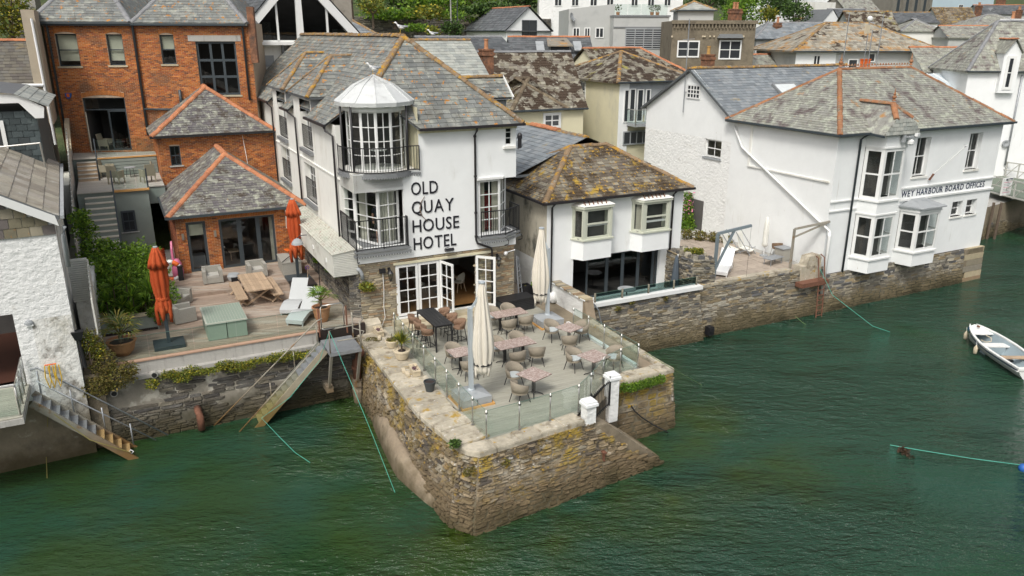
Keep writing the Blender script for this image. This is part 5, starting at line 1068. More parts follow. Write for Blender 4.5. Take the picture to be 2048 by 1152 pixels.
# roof over the two storey bay, slate hung in front
f1 = [(25.0,-3.25,9.0),(26.3,-2.5,10.35),(26.3,-.55,10.35),(25.0,-2.4,9.05)]; f2 = [(27.6,-3.25,9.0),(27.6,-2.4,9.05),(26.3,-.55,10.35),(26.3,-2.5,10.35)]; f3 = [(25.75,-3.25,9.72),(26.85,-3.25,9.72),(26.3,-2.5,10.35)]
f1 = [(25.0,-3.25,8.98),(25.72,-3.25,9.72),(26.3,-2.5,10.35),(26.3,-.6,10.35),(25.0,-2.4,9.05)]; f2 = [(27.6,-3.25,8.98),(27.6,-2.4,9.05),(26.3,-.6,10.35),(26.3,-2.5,10.35),(26.88,-3.25,9.72)]
g = G(); [g.poly(f) for f in (f1, f2, f3)]; g.prism([(25.0,-3.24,8.94),(27.6,-3.24,8.94),(26.88,-3.24,9.71),(25.72,-3.24,9.71)], (0,.1,0)); o = g.build('bay_gable_roof', SL_HARB, ho)
slates(o, [(25.0,-3.25,8.98),(25.72,-3.25,9.72),(26.3,-2.5,10.30),(26.3,-.6,10.35),(25.0,-2.4,9.05)], SL_HARB, .28, .2, 60); slates(o, f3, SL_HARB, .28, .2, 10); ridge(o, [((26.3,-2.5,10.4),(26.3,-.6,10.4)), ((26.88,-3.25,9.75),(26.3,-2.5,10.4)), ((25.72,-3.25,9.75),(26.3,-2.5,10.4))], RIDGE_R, .4, .12)
g = G(); vt = PB((25.0,-3.27,0), (1,0,0)); pcs = []
for j in range(4):
    z0 = 8.98+j*.19; ins = (z0-8.98+.1)*.97; n = max(1, round((2.6-2*ins)/.24))
    for i in range(n): w = (2.6-2*ins)/n; pcs.append((basis(vt.p(ins+w*(i+.5), z0+.09), X_, Z_, -Y_, (w*.96, .185, 1)), .2, i % 5))
pieces(o, 'hung_slate', pcs, slate_var(SL_LITE), SL_LITE, 40)
def finial(p, parent, s=1): G().lathe(p, [(.09*s,0),(.05*s,.1*s),(.10*s,.16*s),(.10*s,.22*s),(.045*s,.27*s),(.07*s,.33*s),(.03*s,.42*s),(.004,.62*s)], 8).build('finial', RIDGE_R, parent)
finial((26.3,-2.5,10.5), ho); finial((26.95,1.5,11.95), ho, 1.1); finial((32.5,1.5,11.95), ho, 1.1)
g = G();
for i in range(24): g.prism([(27.1+i*.22,1.5,11.98),(27.26+i*.22,1.5,11.98),(27.18+i*.22,1.5,12.09)], (0,.05,0))
g.build('ridge_crest', RIDGE_R, ho, kind='stuff')
gutter(ho, [((22.9,-2.5,9.0),(25.0,-2.5,9.0)), ((27.7,-2.5,9.0),(36.6,-2.5,9.0)), ((22.9,-2.5,9.0),(22.9,5.4,9.0)), ((24.95,-3.3,8.93),(24.95,-2.5,8.98))], ANTHR)
pipe(ho, [(24.8,-2.5,8.95),(24.75,-2.2,8.7),(24.75,-2.2,1.9)], ANTHR, .055); pipe(ho, [(23.2,5.0,8.7),(23.18,4.2,7.6),(23.18,-2.4,4.3),(23.15,-2.45,4.2)], WPAINT, .06, 'sloping_pipe'); pipe(ho, [(23.1,-2.45,4.25),(23.1,-2.5,4.05),(23.1,-2.5,1.1)], WPAINT, .09, 'white_downpipe')
t = local('flagpole', 'bare white flagpole leaning out from the sill of the harbour office window', 'flagpole', (30.45, -2.2, 6.4)); G().tube([(0,0,0),(.55,-1.3,1.75)], .035, 6).build('pole', PLASW, t); G().lathe((.55,-1.3,1.75), [(.03,0),(.1,.02),(.1,.07)], 8).build('truck', PLASW, t); G().tube([(0,0,-.15),(.06,-.15,.2)], .06, 6).build('bracket', RUST, t); G().tube([(.02,-.1,.1),(.6,-1.25,1.72)], .01, 4).build('halyard', PLASW, t)
t = local('security_camera', 'pair of white cameras under the slate hung gable of the office', 'camera', (26.7, -3.12, 8.66)); G().box(-.25,-.15,-.08,-.1,0,.3).box(-.1,-.3,.15,.5,-.05,.22).build('housing', GREYS, t); G().lathe((.2,-.2,-.08), [(.04,-.16),(.16,-.08),(.17,.06),(.05,.16)], 10).build('dome', PLASW, t); G().cbox((.42,-.35,.28),(.34,.14,.14),.3).build('camera_body', PLASW, t)
# GABLED WHITE HOUSE
gh = thing('gabled_house', 'rough walled white gabled house with one rooflight, joined to the harbour office', 'house', (29, 9, 2))
LG = left(23.3, 13.3); gl = lambda v: 13.3-v
g = G(); wall(g, LG, 8.1, 7.75, 9.12, top=[(0,9.12),(8.1,9.12),(4.4,11.58)]); g.build('upper_wall', WHITE, gh); g = G(); wall(g, LG, 8.1, 1.8, 7.75, [(gl(7.42), gl(6.0), 6.68, 7.72)], rev=.2); wall(g, front(23.3, 5.2), 12, 1.8, 9.1); wall(g, back(36, 13.3), 12.7, 1.8, 9.1); wall(g, right(36, 5.2), 8.1, 1.8, 9.1, top=[(0,9.1),(8.1,9.1),(3.7,11.58)]); g.build('wall', ROUGHW, gh)
rm = G(); window(gh, LG, (gl(7.42), gl(6.0), 6.68, 7.72), 2, 2, r=.14, fw=.09, room=rm, glass=GLASS, sill=.1, sillm=GREYS); window(gh, LG, (gl(9.35), gl(8.15), 9.9, 10.72), 4, 3, r=-.06, fw=.08, mw=.06, sash=False, one=True, glass=FARG); rm.build('window_recess', ROOM, gh)
G().box(23.27, 7.1, 2.2, 23.32, 8.7, 4.0).build('doorway', ROOM, gh)
fp = [(23.05,5.0,9.02),(36.2,5.0,9.02),(36.2,9.05,11.62),(23.05,9.05,11.62)]; bp = [(23.05,9.05,11.62),(36.2,9.05,11.62),(36.2,13.6,9.02),(23.05,13.6,9.02)]
g = G(); g.poly(fp); g.poly(bp); g.poly([(a, b_, c-.1) for a, b_, c in fp][::-1]); g.poly([(a, b_, c-.1) for a, b_, c in bp][::-1]); g.bar((23.05,5.0,8.97),(23.05,9.05,11.57),.04,.12).bar((23.05,13.6,8.97),(23.05,9.05,11.57),.04,.12); o = g.build('roof', SL_DARK, gh)
slates(o, fp, SL_BLUE, .36, .25, 300); ridge(o, [((23.0,9.05,11.66),(36.2,9.05,11.66))], RIDGE_Y, .45, .13)
t = thing('rooflight', 'large pale rooflight on the blue grey slates of the gabled house', 'rooflight', (29.1, 7, 10.8)); sl2 = 2.6/4.05; rp = lambda u_, v_, d=0: (u_, v_-d*.54, 9.02+(v_-5)*sl2+.05+d*.84)
G().loft([[rp(28.1,6.1),rp(29.9,6.1),rp(29.9,7.45),rp(28.1,7.45)], [rp(28.1,6.1,.12),rp(29.9,6.1,.12),rp(29.9,7.45,.12),rp(28.1,7.45,.12)]]).build('frame', DLEAD, t, fix=True); g = G().poly([rp(28.2,6.2,.13),rp(29.8,6.2,.13),rp(29.8,7.35,.13),rp(28.2,7.35,.13)]); g.build('pane', mk('milky_rooflight', (.62,.66,.66), .25), t)
# LOW LEFT WHITE BUILDING
lw = thing('boathouse', 'rough white boathouse at the far left with a slate hung gable and stone slab roof', 'boathouse', (-12, 3, 0), frame=MF @ Matrix.Translation((-9.79,-1.3,0)) @ Matrix.Rotation(R(2.1), 4, 'Z') @ Matrix.Translation((9.79,1.3,0)))
e_ = -9.79; FL = front(-19, -1.3); fl = lambda u: u+19
g = G(); wall(g, FL, fl(e_), 2.3, 8.02, [(fl(-14), fl(-11.35), 2.95, 5.28)], rev=.3, top=[(0,8.02),(fl(e_),8.2),(fl(e_)-5.5,11.3),(0,11.3)]); g.build('wall', ROUGHW, lw)
g = G(); wall(g, FL, fl(e_), -.5, 2.3); g.build('sea_wall', CONCW, lw); g = G(); wall(g, right(e_, -1.3), 9, -.5, 8.0); g.build('side_wall', ROUGHD, lw)
g = G(); wall(g, PB((-10.9,-1.31,0),(1,0,0)), 1.1, 1.2, 5.0); g.build('stained_panel', ROUGHD, lw)
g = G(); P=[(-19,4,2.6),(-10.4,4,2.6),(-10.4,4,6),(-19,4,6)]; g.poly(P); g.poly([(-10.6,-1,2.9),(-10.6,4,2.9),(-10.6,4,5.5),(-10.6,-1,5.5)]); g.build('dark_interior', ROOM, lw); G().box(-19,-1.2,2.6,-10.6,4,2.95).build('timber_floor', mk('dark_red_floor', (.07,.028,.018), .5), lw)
sl3 = .575; rp2 = [(-9.62,-1.62,8.28),(-9.62,9.8,8.28),(-15.5,9.8,8.28+5.88*sl3),(-15.5,-1.62,8.28+5.88*sl3)]
g = G(); g.poly(rp2); g.poly([(a, b_, c-.14) for a, b_, c in rp2][::-1]); g.prism([(-9.62,-1.62,8.28),(-15.5,-1.62,8.28+5.88*sl3),(-15.5,-1.62,8.14+5.88*sl3),(-9.62,-1.62,8.14)], (0,.1,0)); o = g.build('roof', SL_DARK, lw)
slates(o, rp2, slate('stone_slab_roof', [(.34,.31,.25),(.39,.36,.29),(.30,.27,.22),(.36,.33,.28)], [((.50,.49,.44), 2.0, .55, .7), ((.24,.2,.15), 1.2, .55, .75)]), .62, .46, 150, jit=.05)
g = G(); g.prism([(-9.72,-1.64,8.28),(-15.5,-1.64,8.28+5.78*sl3),(-15.5,-1.64,8.02+5.78*sl3),(-9.66,-1.64,7.96)], (0,.06,0)); g.build('bargeboard', WPAINT, lw, fix=True)
vt = PB((-16,-1.34,0), (1,0,0)); pcs = []
for j in range(6):
    z0 = 7.66+j*.30
    for i in range(22):
        uu = -9.95-i*.34-(.17 if j % 2 else 0)
        if z0+.15 < 8.1+(-9.8-uu)*sl3: pcs.append((basis((uu, -1.33, z0+.15), X_, Z_, -Y_, (.335, .295, 1)), .3, i % 5))
pieces(lw, 'hung_slate', pcs, slate_var(slate('gable_hung_slate', [(.25,.22,.15),(.16,.14,.13),(.30,.27,.2),(.2,.18,.12)], [(ORANGE, 2, .64, .72)])), bpy.data.materials['gable_hung_slate'], 60)
gutter(lw, [((-9.54,-1.6,8.22),(-9.54,9.6,8.22))], GREYS); pipe(lw, [(-9.54,-1.5,7.9),(-9.6,-1.42,7.6),(-9.62,-1.42,6.6)], GREYS, .07)
# taller slate hung glass gable behind it (left edge)
sg = thing('glazed_gable_house', 'dark slate hung gable with tall glazing at the left edge behind the stone slab roof', 'house', (-15, 8, 5))
pa, pb2 = atv(92, 330, 8.0), atv(92, 225, 8.0); ue_ = pa.x;
G().box(-22, 8.0, 4, ue_, 14, 10.6).build('wall', slate('dark_hung_slate', [(.045,.06,.062),(.06,.078,.08),(.04,.05,.052)], [((.12,.15,.15), 3, .62, .75)]), sg)
pcs = [(basis((ue_-.2-i*.38-(.19 if j % 2 else 0), 7.99, 8.0+j*.25), X_, Z_, -Y_, (.37, .245, 1)), .3, i % 5) for j in range(11) for i in range(4)]
pieces(sg, 'hung_slate', pcs, slate_var(bpy.data.materials['dark_hung_slate']), bpy.data.materials['dark_hung_slate'], 60)
q0_, q1_, q2_, q3_ = atv(0, 190, 7.7), atv(34, 190, 7.7), atv(88, 214, 7.7), atv(88, 236, 7.7)
g = G(); g.prism([(q0_.x-6,7.7,q1_.z+.02),(q1_.x,7.7,q1_.z+.02),(q2_.x,7.7,q2_.z),(q3_.x,7.7,q3_.z),(q3_.x-.3,7.7,q3_.z),(q1_.x,7.7,q1_.z-.30),(q0_.x-6,7.7,q1_.z-.30)], (0,.12,0)); g.build('bargeboard', WPAINT, sg, fix=True)
rr_ = [(q1_.x-.1,7.6,q1_.z+.05),(q2_.x+.15,7.6,q2_.z+.02),(q2_.x+.15,14,q2_.z+.02),(q1_.x-.1,14,q1_.z+.05)]; g = G(); g.poly(rr_); g.poly([(q1_.x-.1,7.6,q1_.z+.05),(q1_.x-.1,14,q1_.z+.05),(q1_.x-8,14,q1_.z+1.2),(q1_.x-8,7.6,q1_.z+1.2)]); o = g.build('roof', SL_DARK, sg)
slates(o, rr_, SL_LITE, .45, .35, 20)
gx0, gx1 = atv(0, 300, 7.95).x-3, atv(18, 300, 7.95).x; window(sg, front(gx0, 7.97), (0, gx1-gx0, 7.2, 10.3), 3, 1, r=-.06, fw=.14, mw=.12, sash=False, glass=FARG)
G().tube([atv(-60, 300, 6.9), atv(80, 286, 6.9)], .035, 6).tube([atv(80, 286, 6.9), atv(95, 352, 6.9)], .035, 6).build('balcony_rail', STEEL, sg)
# THE TOWN BEHIND
FAROPEN = mk('far_blind', (.30,.31,.28), .8)
def fwin(par, pb, x0, x1, z0, z1, cols=2, rows=2, fm=None, nm='window', pane=None, fw=.09, out=.04):
    fm = fm or WPAINT; g = G()
    def bb(a, b_, c, d, e0=0, e1=out+.02): g.prism([pb.p(a,c,e0), pb.p(b_,c,e0), pb.p(b_,d,e0), pb.p(a,d,e0)], pb.n*(e1-e0))
    bb(x0-fw, x0, z0-fw, z1+fw); bb(x1, x1+fw, z0-fw, z1+fw); bb(x0, x1, z1, z1+fw); bb(x0, x1, z0-fw, z0)
    for i in range(1, cols): x = x0+(x1-x0)*i/cols; bb(x-.04, x+.04, z0, z1, 0, out+.01)
    for j in range(1, rows): z = z0+(z1-z0)*j/rows; bb(x0, x1, z-.03, z+.03, 0, out+.005)
    o = g.build(nm, fm, par, fix=True)
    q = bpy.data.objects.new('pane', pane_mesh(pane or FARG)); COL.objects.link(q); q.parent = o
    q.matrix_basis = ORG[par.name] @ basis(pb.p((x0+x1)/2, (z0+z1)/2, out*.5), pb.s, Z_, pb.n, (x1-x0, z1-z0, 1)); return o
def rotf(u0, v0, d): return MF @ Matrix.Translation((u0, v0, 0)) @ Matrix.Rotation(R(-d), 4, 'Z') @ Matrix.Translation((-u0, -v0, 0))   # a house turned about its front left corner
def bld(name, label, cat, u0, u1, v0, v1, zb, ze, zr, wm, rmt, rgm, ax='u', hip=(0, 0), oh=.25, sw=.36, sh=.26, limit=60, faces=None, wins=(), gut=True, side=None, hl=None, rs=.5, rr=.13, rot=0):
    fr = rotf(u0, v0, rot); fi = fr.inverted(); t = thing(name, label, cat, ((u0+u1)/2, (v0+v1)/2, zb), frame=fr); g = G(); m = (v0+v1)/2; um = (u0+u1)/2
    kw = dict(top=None);
    wall(g, front(u0, v0), u1-u0, zb, ze, top=[(0,ze),(u1-u0,ze),(um-u0,zr-.15)] if ax == 'v' and not hip[0] else None)
    wall(g, right(u1, v0), v1-v0, zb, ze, top=[(0,ze),(v1-v0,ze),((v1-v0)/2,zr-.15)] if ax == 'u' and not hip[1] else None); wall(g, back(u1, v1), u1-u0, zb, ze)
    g2 = G() if side else g; wall(g2, left(u0, v1), v1-v0, zb, ze, top=[(0,ze),(v1-v0,ze),((v1-v0)/2,zr-.15)] if ax == 'u' and not hip[0] else None)
    g.build('wall', wm, t);
    if side: g2.build('side_wall', side, t)
    if rmt:
        o = hiproof(t, u0-oh, u1+oh, v0-oh, v1+oh, ze, zr, rmt, rgm, ax, hip, sw, sh, limit, faces or 'fl', hl=hl, minpx=7, rs=rs, rr=rr)
        if gut: gutter(t, [((u0-oh, v0-oh-.05, ze-.03), (u1+oh, v0-oh-.05, ze-.03))] if ax == 'u' or hip[0] else [((u0-oh-.05, v0-oh, ze-.03), (u0-oh-.05, v1+oh, ze-.03))], ANTHR)
    for w in wins:
        sd, x0, y0, x1, y1 = w[:5]; k = w[5] if len(w) > 5 else {}
        if sd == 'f': a, b_ = atv(x0, y1, v0, fi), atv(x1, y0, v0, fi); fwin(t, front(0, v0), a.x, b_.x, min(a.z, b_.z), max(a.z, b_.z), **k)
        else: a, b_ = atu(x0, y1, u0), atu(x1, y0, u0); fwin(t, left(u0, 0), -a.y, -b_.y, min(a.z, b_.z), max(a.z, b_.z), **k)
    return t
def chim(label, u, v, z0, z1, w=.8, d=.5, pots=1, m=BRICKC, pm=None):
    t = local('chimney', label, 'chimney', (u, v, z0)); H = z1-z0; g = G().box(-w/2,-d/2,-1.5,w/2,d/2,H); g.build('stack', m or BRICK2, t)
    G().box(-w/2-.06,-d/2-.06,H-.3,w/2+.06,d/2+.06,H-.12).box(-w/2-.04,-d/2-.04,H,w/2+.04,d/2+.04,H+.1).build('corbel', m or BRICK2, t)
    for i in range(pots): x = (i-(pots-1)/2)*.36; G().lathe((x,0,H+.1), [(.15,0),(.13,.1),(.12,.5),(.15,.52),(.15,.6),(.1,.6)], 10).build('chimney_pot', pm or TCOTTA, t)
    return t
# gable with triangular glazing at the hotel's back
v5 = 22.45; t = thing('glazed_gable_building', 'building behind the hotel with a great white gable filled by triangular windows', 'house', (3.4, 27, 5))
G().box(-.6, v5, 4, 7.2, 32, 13.05).build('wall', WHITE2, t)
def rk(u): return 13.1+4.3*(1-abs(u-3.35)/4.0)
G().prism([(-.7,v5+.25,13.05),(7.3,v5+.25,13.05),(3.35,v5+.25,17.3)], (0,.1,0)).build('glass_back', ROOM, t, fix=True)
g = G();
for sg_ in (-1, 1):
    o1, o2 = 3.35+sg_*4.15, 3.35; n1 = 3.35+sg_*3.45
    g.prism([(o1,v5-.5,13.0),(o2,v5-.5,17.5),(o2,v5-.5,16.75),(n1,v5-.5,13.05)][::sg_], (0,.18,0))
g.prism([(-.85,v5-.62,12.86),(3.2,v5-.62,12.86),(3.2,v5-.62,13.04),(-.85,v5-.62,13.04)], (0,.6,0)); g.prism([(3.12,v5-.35,12.9),(3.55,v5-.35,12.9),(3.5,v5-.35,17.0),(3.2,v5-.35,17.0)], (0,.25,0))
for uu in (1.95, 5.0): g.box(uu, v5-.25, 13.0, uu+.12, v5-.1, rk(uu)-.5)
g.box(-.1, v5-.25, 13.0, 7.0, v5-.1, 13.14); g.build('bargeboard', WPAINT, t, fix=True)
g = G(); g.prism([(.0,v5-.15,13.1),(6.7,v5-.15,13.1),(3.35,v5-.15,16.8)], (0,.01,0)); g.build('gable_glass', GLASSD, t, fix=True)
drape((.4,v5-.05,0),(6.5,v5-.05,0),13.15,13.7,.0,.17,t); drape((1.0,v5-.05,0),(6.5,v5-.05,0),13.15,14.2,.03,.12,t); drape((.4,v5-.05,0),(6.5,v5-.05,0),13.15,13.8,.82,.97,t)
for uu in (.15, 2.15): G().box(uu, v5-.25, 12.1, uu+.14, v5, 12.86).build('bracket', DLEAD, t)
G().box(1.05,v5-.04,11.6,1.65,v5,12.25).build('vent_grille', GREYS, t)
g = G(); a1, a2, a3, a4 = (-.75,v5-.55,13.15), (3.35,v5-.55,17.6), (3.35,32,17.6), (-.75,32,13.15); g.poly([a1,a2,a3,a4]); b1, b4 = (7.45,v5-.55,13.15), (7.45,32,13.15); g.poly([a2,b1,b4,a3]); g.poly([(a, b_, c-.12) for a, b_, c in (a1,a2,a3,a4)][::-1]); o = g.build('roof', SL_DARK, t); slates(o, [a1,a2,a3,a4], SL_DARK, .4, .3, 60)
t = thing('rendered_chimney', 'broad weathered concrete chimney stack rising beside the triangular glazed gable', 'chimney', (6.15, 23.5, 9)); G().box(5.75, 22.9, 9, 6.85, 24.0, 16.5).build('stack', mk('stained_stack_render', (.33,.30,.25), .9, layers=[((.36,.22,.12), 1.6, .55, .75), ((.22,.2,.17), 2, .5, .7)], mott=(.12, 4)), t); G().box(5.55,22.8,9,5.78,23.1,14.4).build('white_post', WPAINT, t)
bld('slate_roofed_house', 'house behind the concrete chimney with a hipped slate roof edged in yellow', 'house', 6.9, 11.2, 26, 33, 6, 12.4, 15.0, WHITE2, SL_BLUE, RIDGE_Y, 'u', (0, 1), limit=30)
# silver slate roof just behind the hotel
bld('silver_roofed_house', 'house close behind the hotel with a pale silvery slate roof and yellow ridge', 'house', 7.3, 12.6, 15.3, 20.5, 3, 11.15, 13.2, WHITE2, SL_LITE, RIDGE_Y, 'u', (0, 0), limit=40)
bld('dark_slate_house', 'dark slate roofed house between the silvery roof and the roof with rooflights', 'house', 15.5, 23.0, 31, 38, 6, 11.6, 13.3, WHITE2, SL_DARK, RIDGE_G, 'u', (0, 0), limit=20)
bld('mossy_long_house', 'long house with a pale tiled roof blotched by dark brown moss', 'house', 13.4, 21.6, 19.7, 27.2, 3, 8.7, 12.35, CREAM, SL_MOSS, RIDGE_G, 'u', (0, 0), limit=150, sw=.3, sh=.25, rot=12)
chim('square brick chimney with one terracotta pot by the mossy roof behind the hotel', 13.6, 17.1, 9.6, 12.55, .7, .7)
t2 = bld('cream_cottage', 'cream cottage with a dark brown mossy hipped roof right of the hotel dormer', 'cottage', 13.7, 17.2, 13.6, 18, 2, 9.2, 10.95, CREAM, SL_MOSS, RIDGE_M, 'u', (1, 1), limit=60, sw=.28, sh=.2, wins=[('f', 1090, 230, 1117, 252, dict(fw=.16))])
ytw = bld('cream_balcony_house', 'tall cream house with a grey clad balcony front and a brown mossy hipped roof', 'house', 24.4, 31, 18.1, 27.5, 3, 10.35, 12.3, CREAM, SL_MOSS, RIDGE_Y, 'u', (1, 1), oh=.35, limit=150, sw=.3, sh=.25, hl=3.6, side=CREAM)
a = atv(1246, 180, 18.05); b_ = atv(1300, 290, 18.05); G().box(24.4, 18.0, 3, 25.2, 18.08, 10.3).build('white_pilaster', WHITE, ytw)
for i in range(9): G().box(25.2, 18.02, 8.0+i*.26, 31, 18.10-.01*(i % 2), 8.25+i*.26).build('cladding_board', GREYS, ytw)
for x0, x1, y0, y1 in ((1247, 1257, 181, 247), (1258, 1270, 179, 247), (1273, 1286, 180, 245), (1290, 1300, 180, 243)):
    a, b_ = atv(x0, y1, 18.0), atv(x1, y0, 18.0); fwin(ytw, front(0, 18.0), a.x, b_.x, 7.6, b_.z, 1, 1, nm='balcony_door', fw=.07)
a, b_ = atv(1247, 288, 18.0), atv(1298, 262, 18.0); fwin(ytw, front(0, 18.0), a.x, b_.x, a.z, b_.z, 4, 1, fm=GREYS)
G().box(25.1, 16.9, 7.30, 28.2, 18.1, 7.50).build('balcony_floor', GREYS, ytw); G().box(25.1, 16.9, 7.55, 28.2, 16.92, 8.45).box(25.1,16.9,7.55,25.12,18.1,8.45).build('balcony_glass', GLASST, ytw); G().bar((25.1,16.9,8.48),(28.2,16.9,8.48),.05).bar((25.1,16.9,8.48),(25.1,18.1,8.48),.05).bar((25.1,16.9,7.4),(25.1,16.9,8.48),.05).build('balcony_rail', STEEL, ytw)
a, b_ = atu(1160, 198, 24.4), atu(1171, 165, 24.4); fwin(ytw, left(24.4, 0), -a.y, -b_.y, a.z, b_.z, 1, 2)
pipe(ytw, [(24.32, 23.3, 10.2), (24.32, 23.3, 4)], PIPEB, .06)
bld('mossy_ridge_house', 'mossy tiled roof with a terracotta ridge behind the cream balcony house', 'house', 27.5, 36.2, 24.5, 31, 4, 10.2, 12.45, CREAM, SL_MOSS, RIDGE_T, 'u', (0, 1), limit=60, sw=.36, sh=.3)
chim('short red brick chimney with one yellow pot above the gabled house roof', 33.4, 19.5, 10.0, 12.0, .85, .6, pm=mk('yellow_pot', (.45,.26,.08), .8))
wh = bld('grey_roofed_cottage', 'white cottage with a grey slate roof and a terracotta ridge on the hill', 'cottage', 32.0, 37.6, 51.2, 62, 6, 13.85, 16.4, WHITE, SL_DARK, RIDGE_T, 'v', (0, 0), limit=30, faces='l', sw=.45, sh=.4, rs=.6)
a, b_ = atv(1045, 74, 51.2), atv(1072, 42, 51.2); fwin(wh, front(0, 51.2), a.x, b_.x, a.z, b_.z, 2, 1, fm=ANTHR)
for i in range(3): t = local('rooflight', ['nearest', 'middle', 'farthest'][i]+' of three dark rooflights on the grey roofed cottage', 'rooflight', (33.4, 54.0+i*1.7, 14.9)); G().loft([[(-.6,-.5,-.50),(.6,-.5,.58),(.6,.5,.58),(-.6,.5,-.50)], [(-.66,-.5,-.42),(.54,-.5,.66),(.54,.5,.66),(-.66,.5,-.42)]]).build('frame', ANTHR, t, fix=True)
rl = bld('terracotta_ridged_roof_house', 'low dark slate roof with a bright terracotta ridge, small dormer and two rooflights', 'house', 23.7, 30.6, 33.2, 39, 6, 11.4, 13.3, WHITE2, SL_DARK, RIDGE_T, 'u', (0, 0), limit=40, sw=.36, sh=.3, rot=22)
RTF = rotf(23.7, 33.2, 22); RTI = RTF.inverted()
for i, x in enumerate((1080, 1155)):
    p = atv(x, 95, 34.0, RTI); t = local('rooflight', ('left' if i == 0 else 'right')+' pale rooflight on the low roof with a terracotta ridge', 'rooflight', (p.x, 34.0, p.z), 0, RTF); G().loft([[(-.35,-.6,-.3),(.35,-.6,-.3),(.35,.6,.45),(-.35,.6,.45)], [(-.35,-.65,-.22),(.35,-.65,-.22),(.35,.55,.53),(-.35,.55,.53)]]).build('frame', GREYS, t, fix=True)
t = local('roof_dormer', 'little stained flat dormer between the two pale rooflights', 'dormer', (atv(1118, 95, 34, RTI).x, 33.9, 12.2), 0, RTF); G().box(-.9,-.4,-.4,.9,1.6,.35).build('cheek', DLEAD, t); G().prism([(-1.1,-.7,.3),(1.1,-.7,.3),(.9,1.6,.9),(-.9,1.6,.9)], (0,0,.08)).build('roof', SL_RUST, t, fix=True); G().box(-.8,-.45,-.3,.8,-.4,.28).build('pane', FARG, t)
# grey modern house with roof terrace
pa = atv(1138, 18, 40.4); GF = rotf(pa.x, 40.4, 24); GI = GF.inverted(); gm = thing('grey_modern_house', 'flat roofed pale grey modern house with a glass railed roof terrace', 'house', (38, 42, 6), frame=GF)
pb3, pc_ = atv(1230, 8, 40.4, GI), atv(1228, 30, 38.4, GI); pd = atv(1339, 32, 38.4, GI)
G().prism([(pa.x,40.4,6),(pb3.x,40.4,6),(pb3.x,40.4,pb3.z),(pa.x,40.4,pa.z)], (0,9,0)).build('wall', GREYR, gm, fix=True); G().box(pc_.x, 38.4, 6, pd.x, 48, pc_.z-.15).build('wall', GREYR, gm); G().box(pc_.x-.05, 38.3, pc_.z-.15, pd.x+.1, 48, pc_.z).box(pc_.x,38.32,14.1,pd.x,38.4,14.2).build('parapet', DLEAD, gm)
for x0, x1 in ((1147, 1158), (1170, 1179), (1192, 1206)): a, b_ = atv(x0, 74, 40.4, GI), atv(x1, 57, 40.4, GI); fwin(gm, front(0, 40.4), a.x, b_.x, a.z, b_.z, 2, 1)
a, b_ = atv(1251, 96, 38.4, GI), atv(1324, 57, 38.4, GI); fwin(gm, front(0, 38.4), a.x, b_.x, a.z, b_.z, 4, 1, fm=GREYS)
for i in range(9): z = a.z+(b_.z-a.z)*(i+.5)/9; G().box(a.x, 38.33, z, b_.x, 38.36, z+.10).build('blind_slat', GREYS, gm)
for i in range(4): w = (pd.x-pc_.x-.2)/4; G().box(pc_.x+.1+w*i, 38.7, pc_.z, pc_.x+.05+w*(i+1), 38.72, pc_.z+1.0).build('glass_panel', GLASST, gm)
t = local('satellite_dish', 'pale satellite dish on the left corner of the grey modern house', 'satellite dish', (pa.x+.1, 40.1, atv(1140, 35, 40.1).z)); G().lathe((0,0,0), [(.02,0),(.3,.05),(.42,.14),(.43,.16),(.3,.08),(.02,.03)], 14).build('dish', GREYS, t); t.rotation_euler = (R(70), 0, R(60)); G().tube([(0,0,0),(.1,-.3,.4)],.03,5).build('arm', GREYS, t)
for i, x in enumerate((1236, 1304, 1315)):
    p = MI @ GF @ atv(x, 26, 39.6, GI); t = local('potted_shrub', ['leftmost', 'middle', 'rightmost'][i]+' potted shrub on the roof terrace of the grey house', 'potted plant', (p.x, p.y, pc_.z)); G().lathe((0,0,0), [(.15,0),(.2,.3),(.1,.3)], 8).build('pot', TCOTTA, t); leaves(120, [((0,0,.65),(.3,.3,.35))], .16, i).build('foliage', LEAFD, t)
wx = atv(1078, 30, 64).x; wb = bld('white_hill_house', 'long white roughcast house with small sash windows at the top of the picture', 'house', wx, atv(1364, 30, 64, rotf(wx, 64, 27).inverted()).x, 64, 74, 6, 20, 23, ROUGHW, SL_DARK, RIDGE_G, 'u', (0, 0), limit=0, wins=[('f', x, -18, x+13, 11) for x in (1110, 1144, 1181, 1214, 1263, 1296, 1329)], rot=27)
# brown roughcast house with corbelled parapet
a = atv(1340, 130, 28.5); BF = rotf(a.x, 28.5, 30); BI = BF.inverted(); bh = thing('brown_parapet_house', 'brown roughcast house with a corbelled parapet and two white windows', 'house', (41, 32, 6), frame=BF)
b_ = atv(1513, 42, 28.5, BI); bx0, bx1, bz = a.x, b_.x, b_.z
G().box(bx0, 28.5, 5, bx1, 38, bz).build('wall', BROWNR, bh); G().box(bx0-.1, 28.3, bz-.25, bx1+.12, 28.5, bz+.05).build('parapet', BROWNR, bh)
for i in range(24): x = bx0+.1+i*(bx1-bx0-.2)/23.5; G().box(x, 28.34, bz-.62, x+.12, 28.5, bz-.25).build('corbel', BROWNR, bh)
for x0, x1, y0, y1 in ((1356, 1397, 84, 112), (1439, 1481, 83, 116)): a, b_ = atv(x0, y1, 28.5, BI), atv(x1, y0, 28.5, BI); fwin(bh, front(0, 28.5), a.x, b_.x, a.z, b_.z, 2, 2, fw=.12)
a, b_ = atv(1434, 76, 28.5, BI), atv(1486, 68, 28.5, BI); G().prism([(a.x,28.5,a.z),(b_.x,28.5,a.z),(b_.x-.2,28.5,b_.z),(a.x+.2,28.5,b_.z)], (0,-.5,0)).build('window_hood', DLEAD, bh, fix=True)
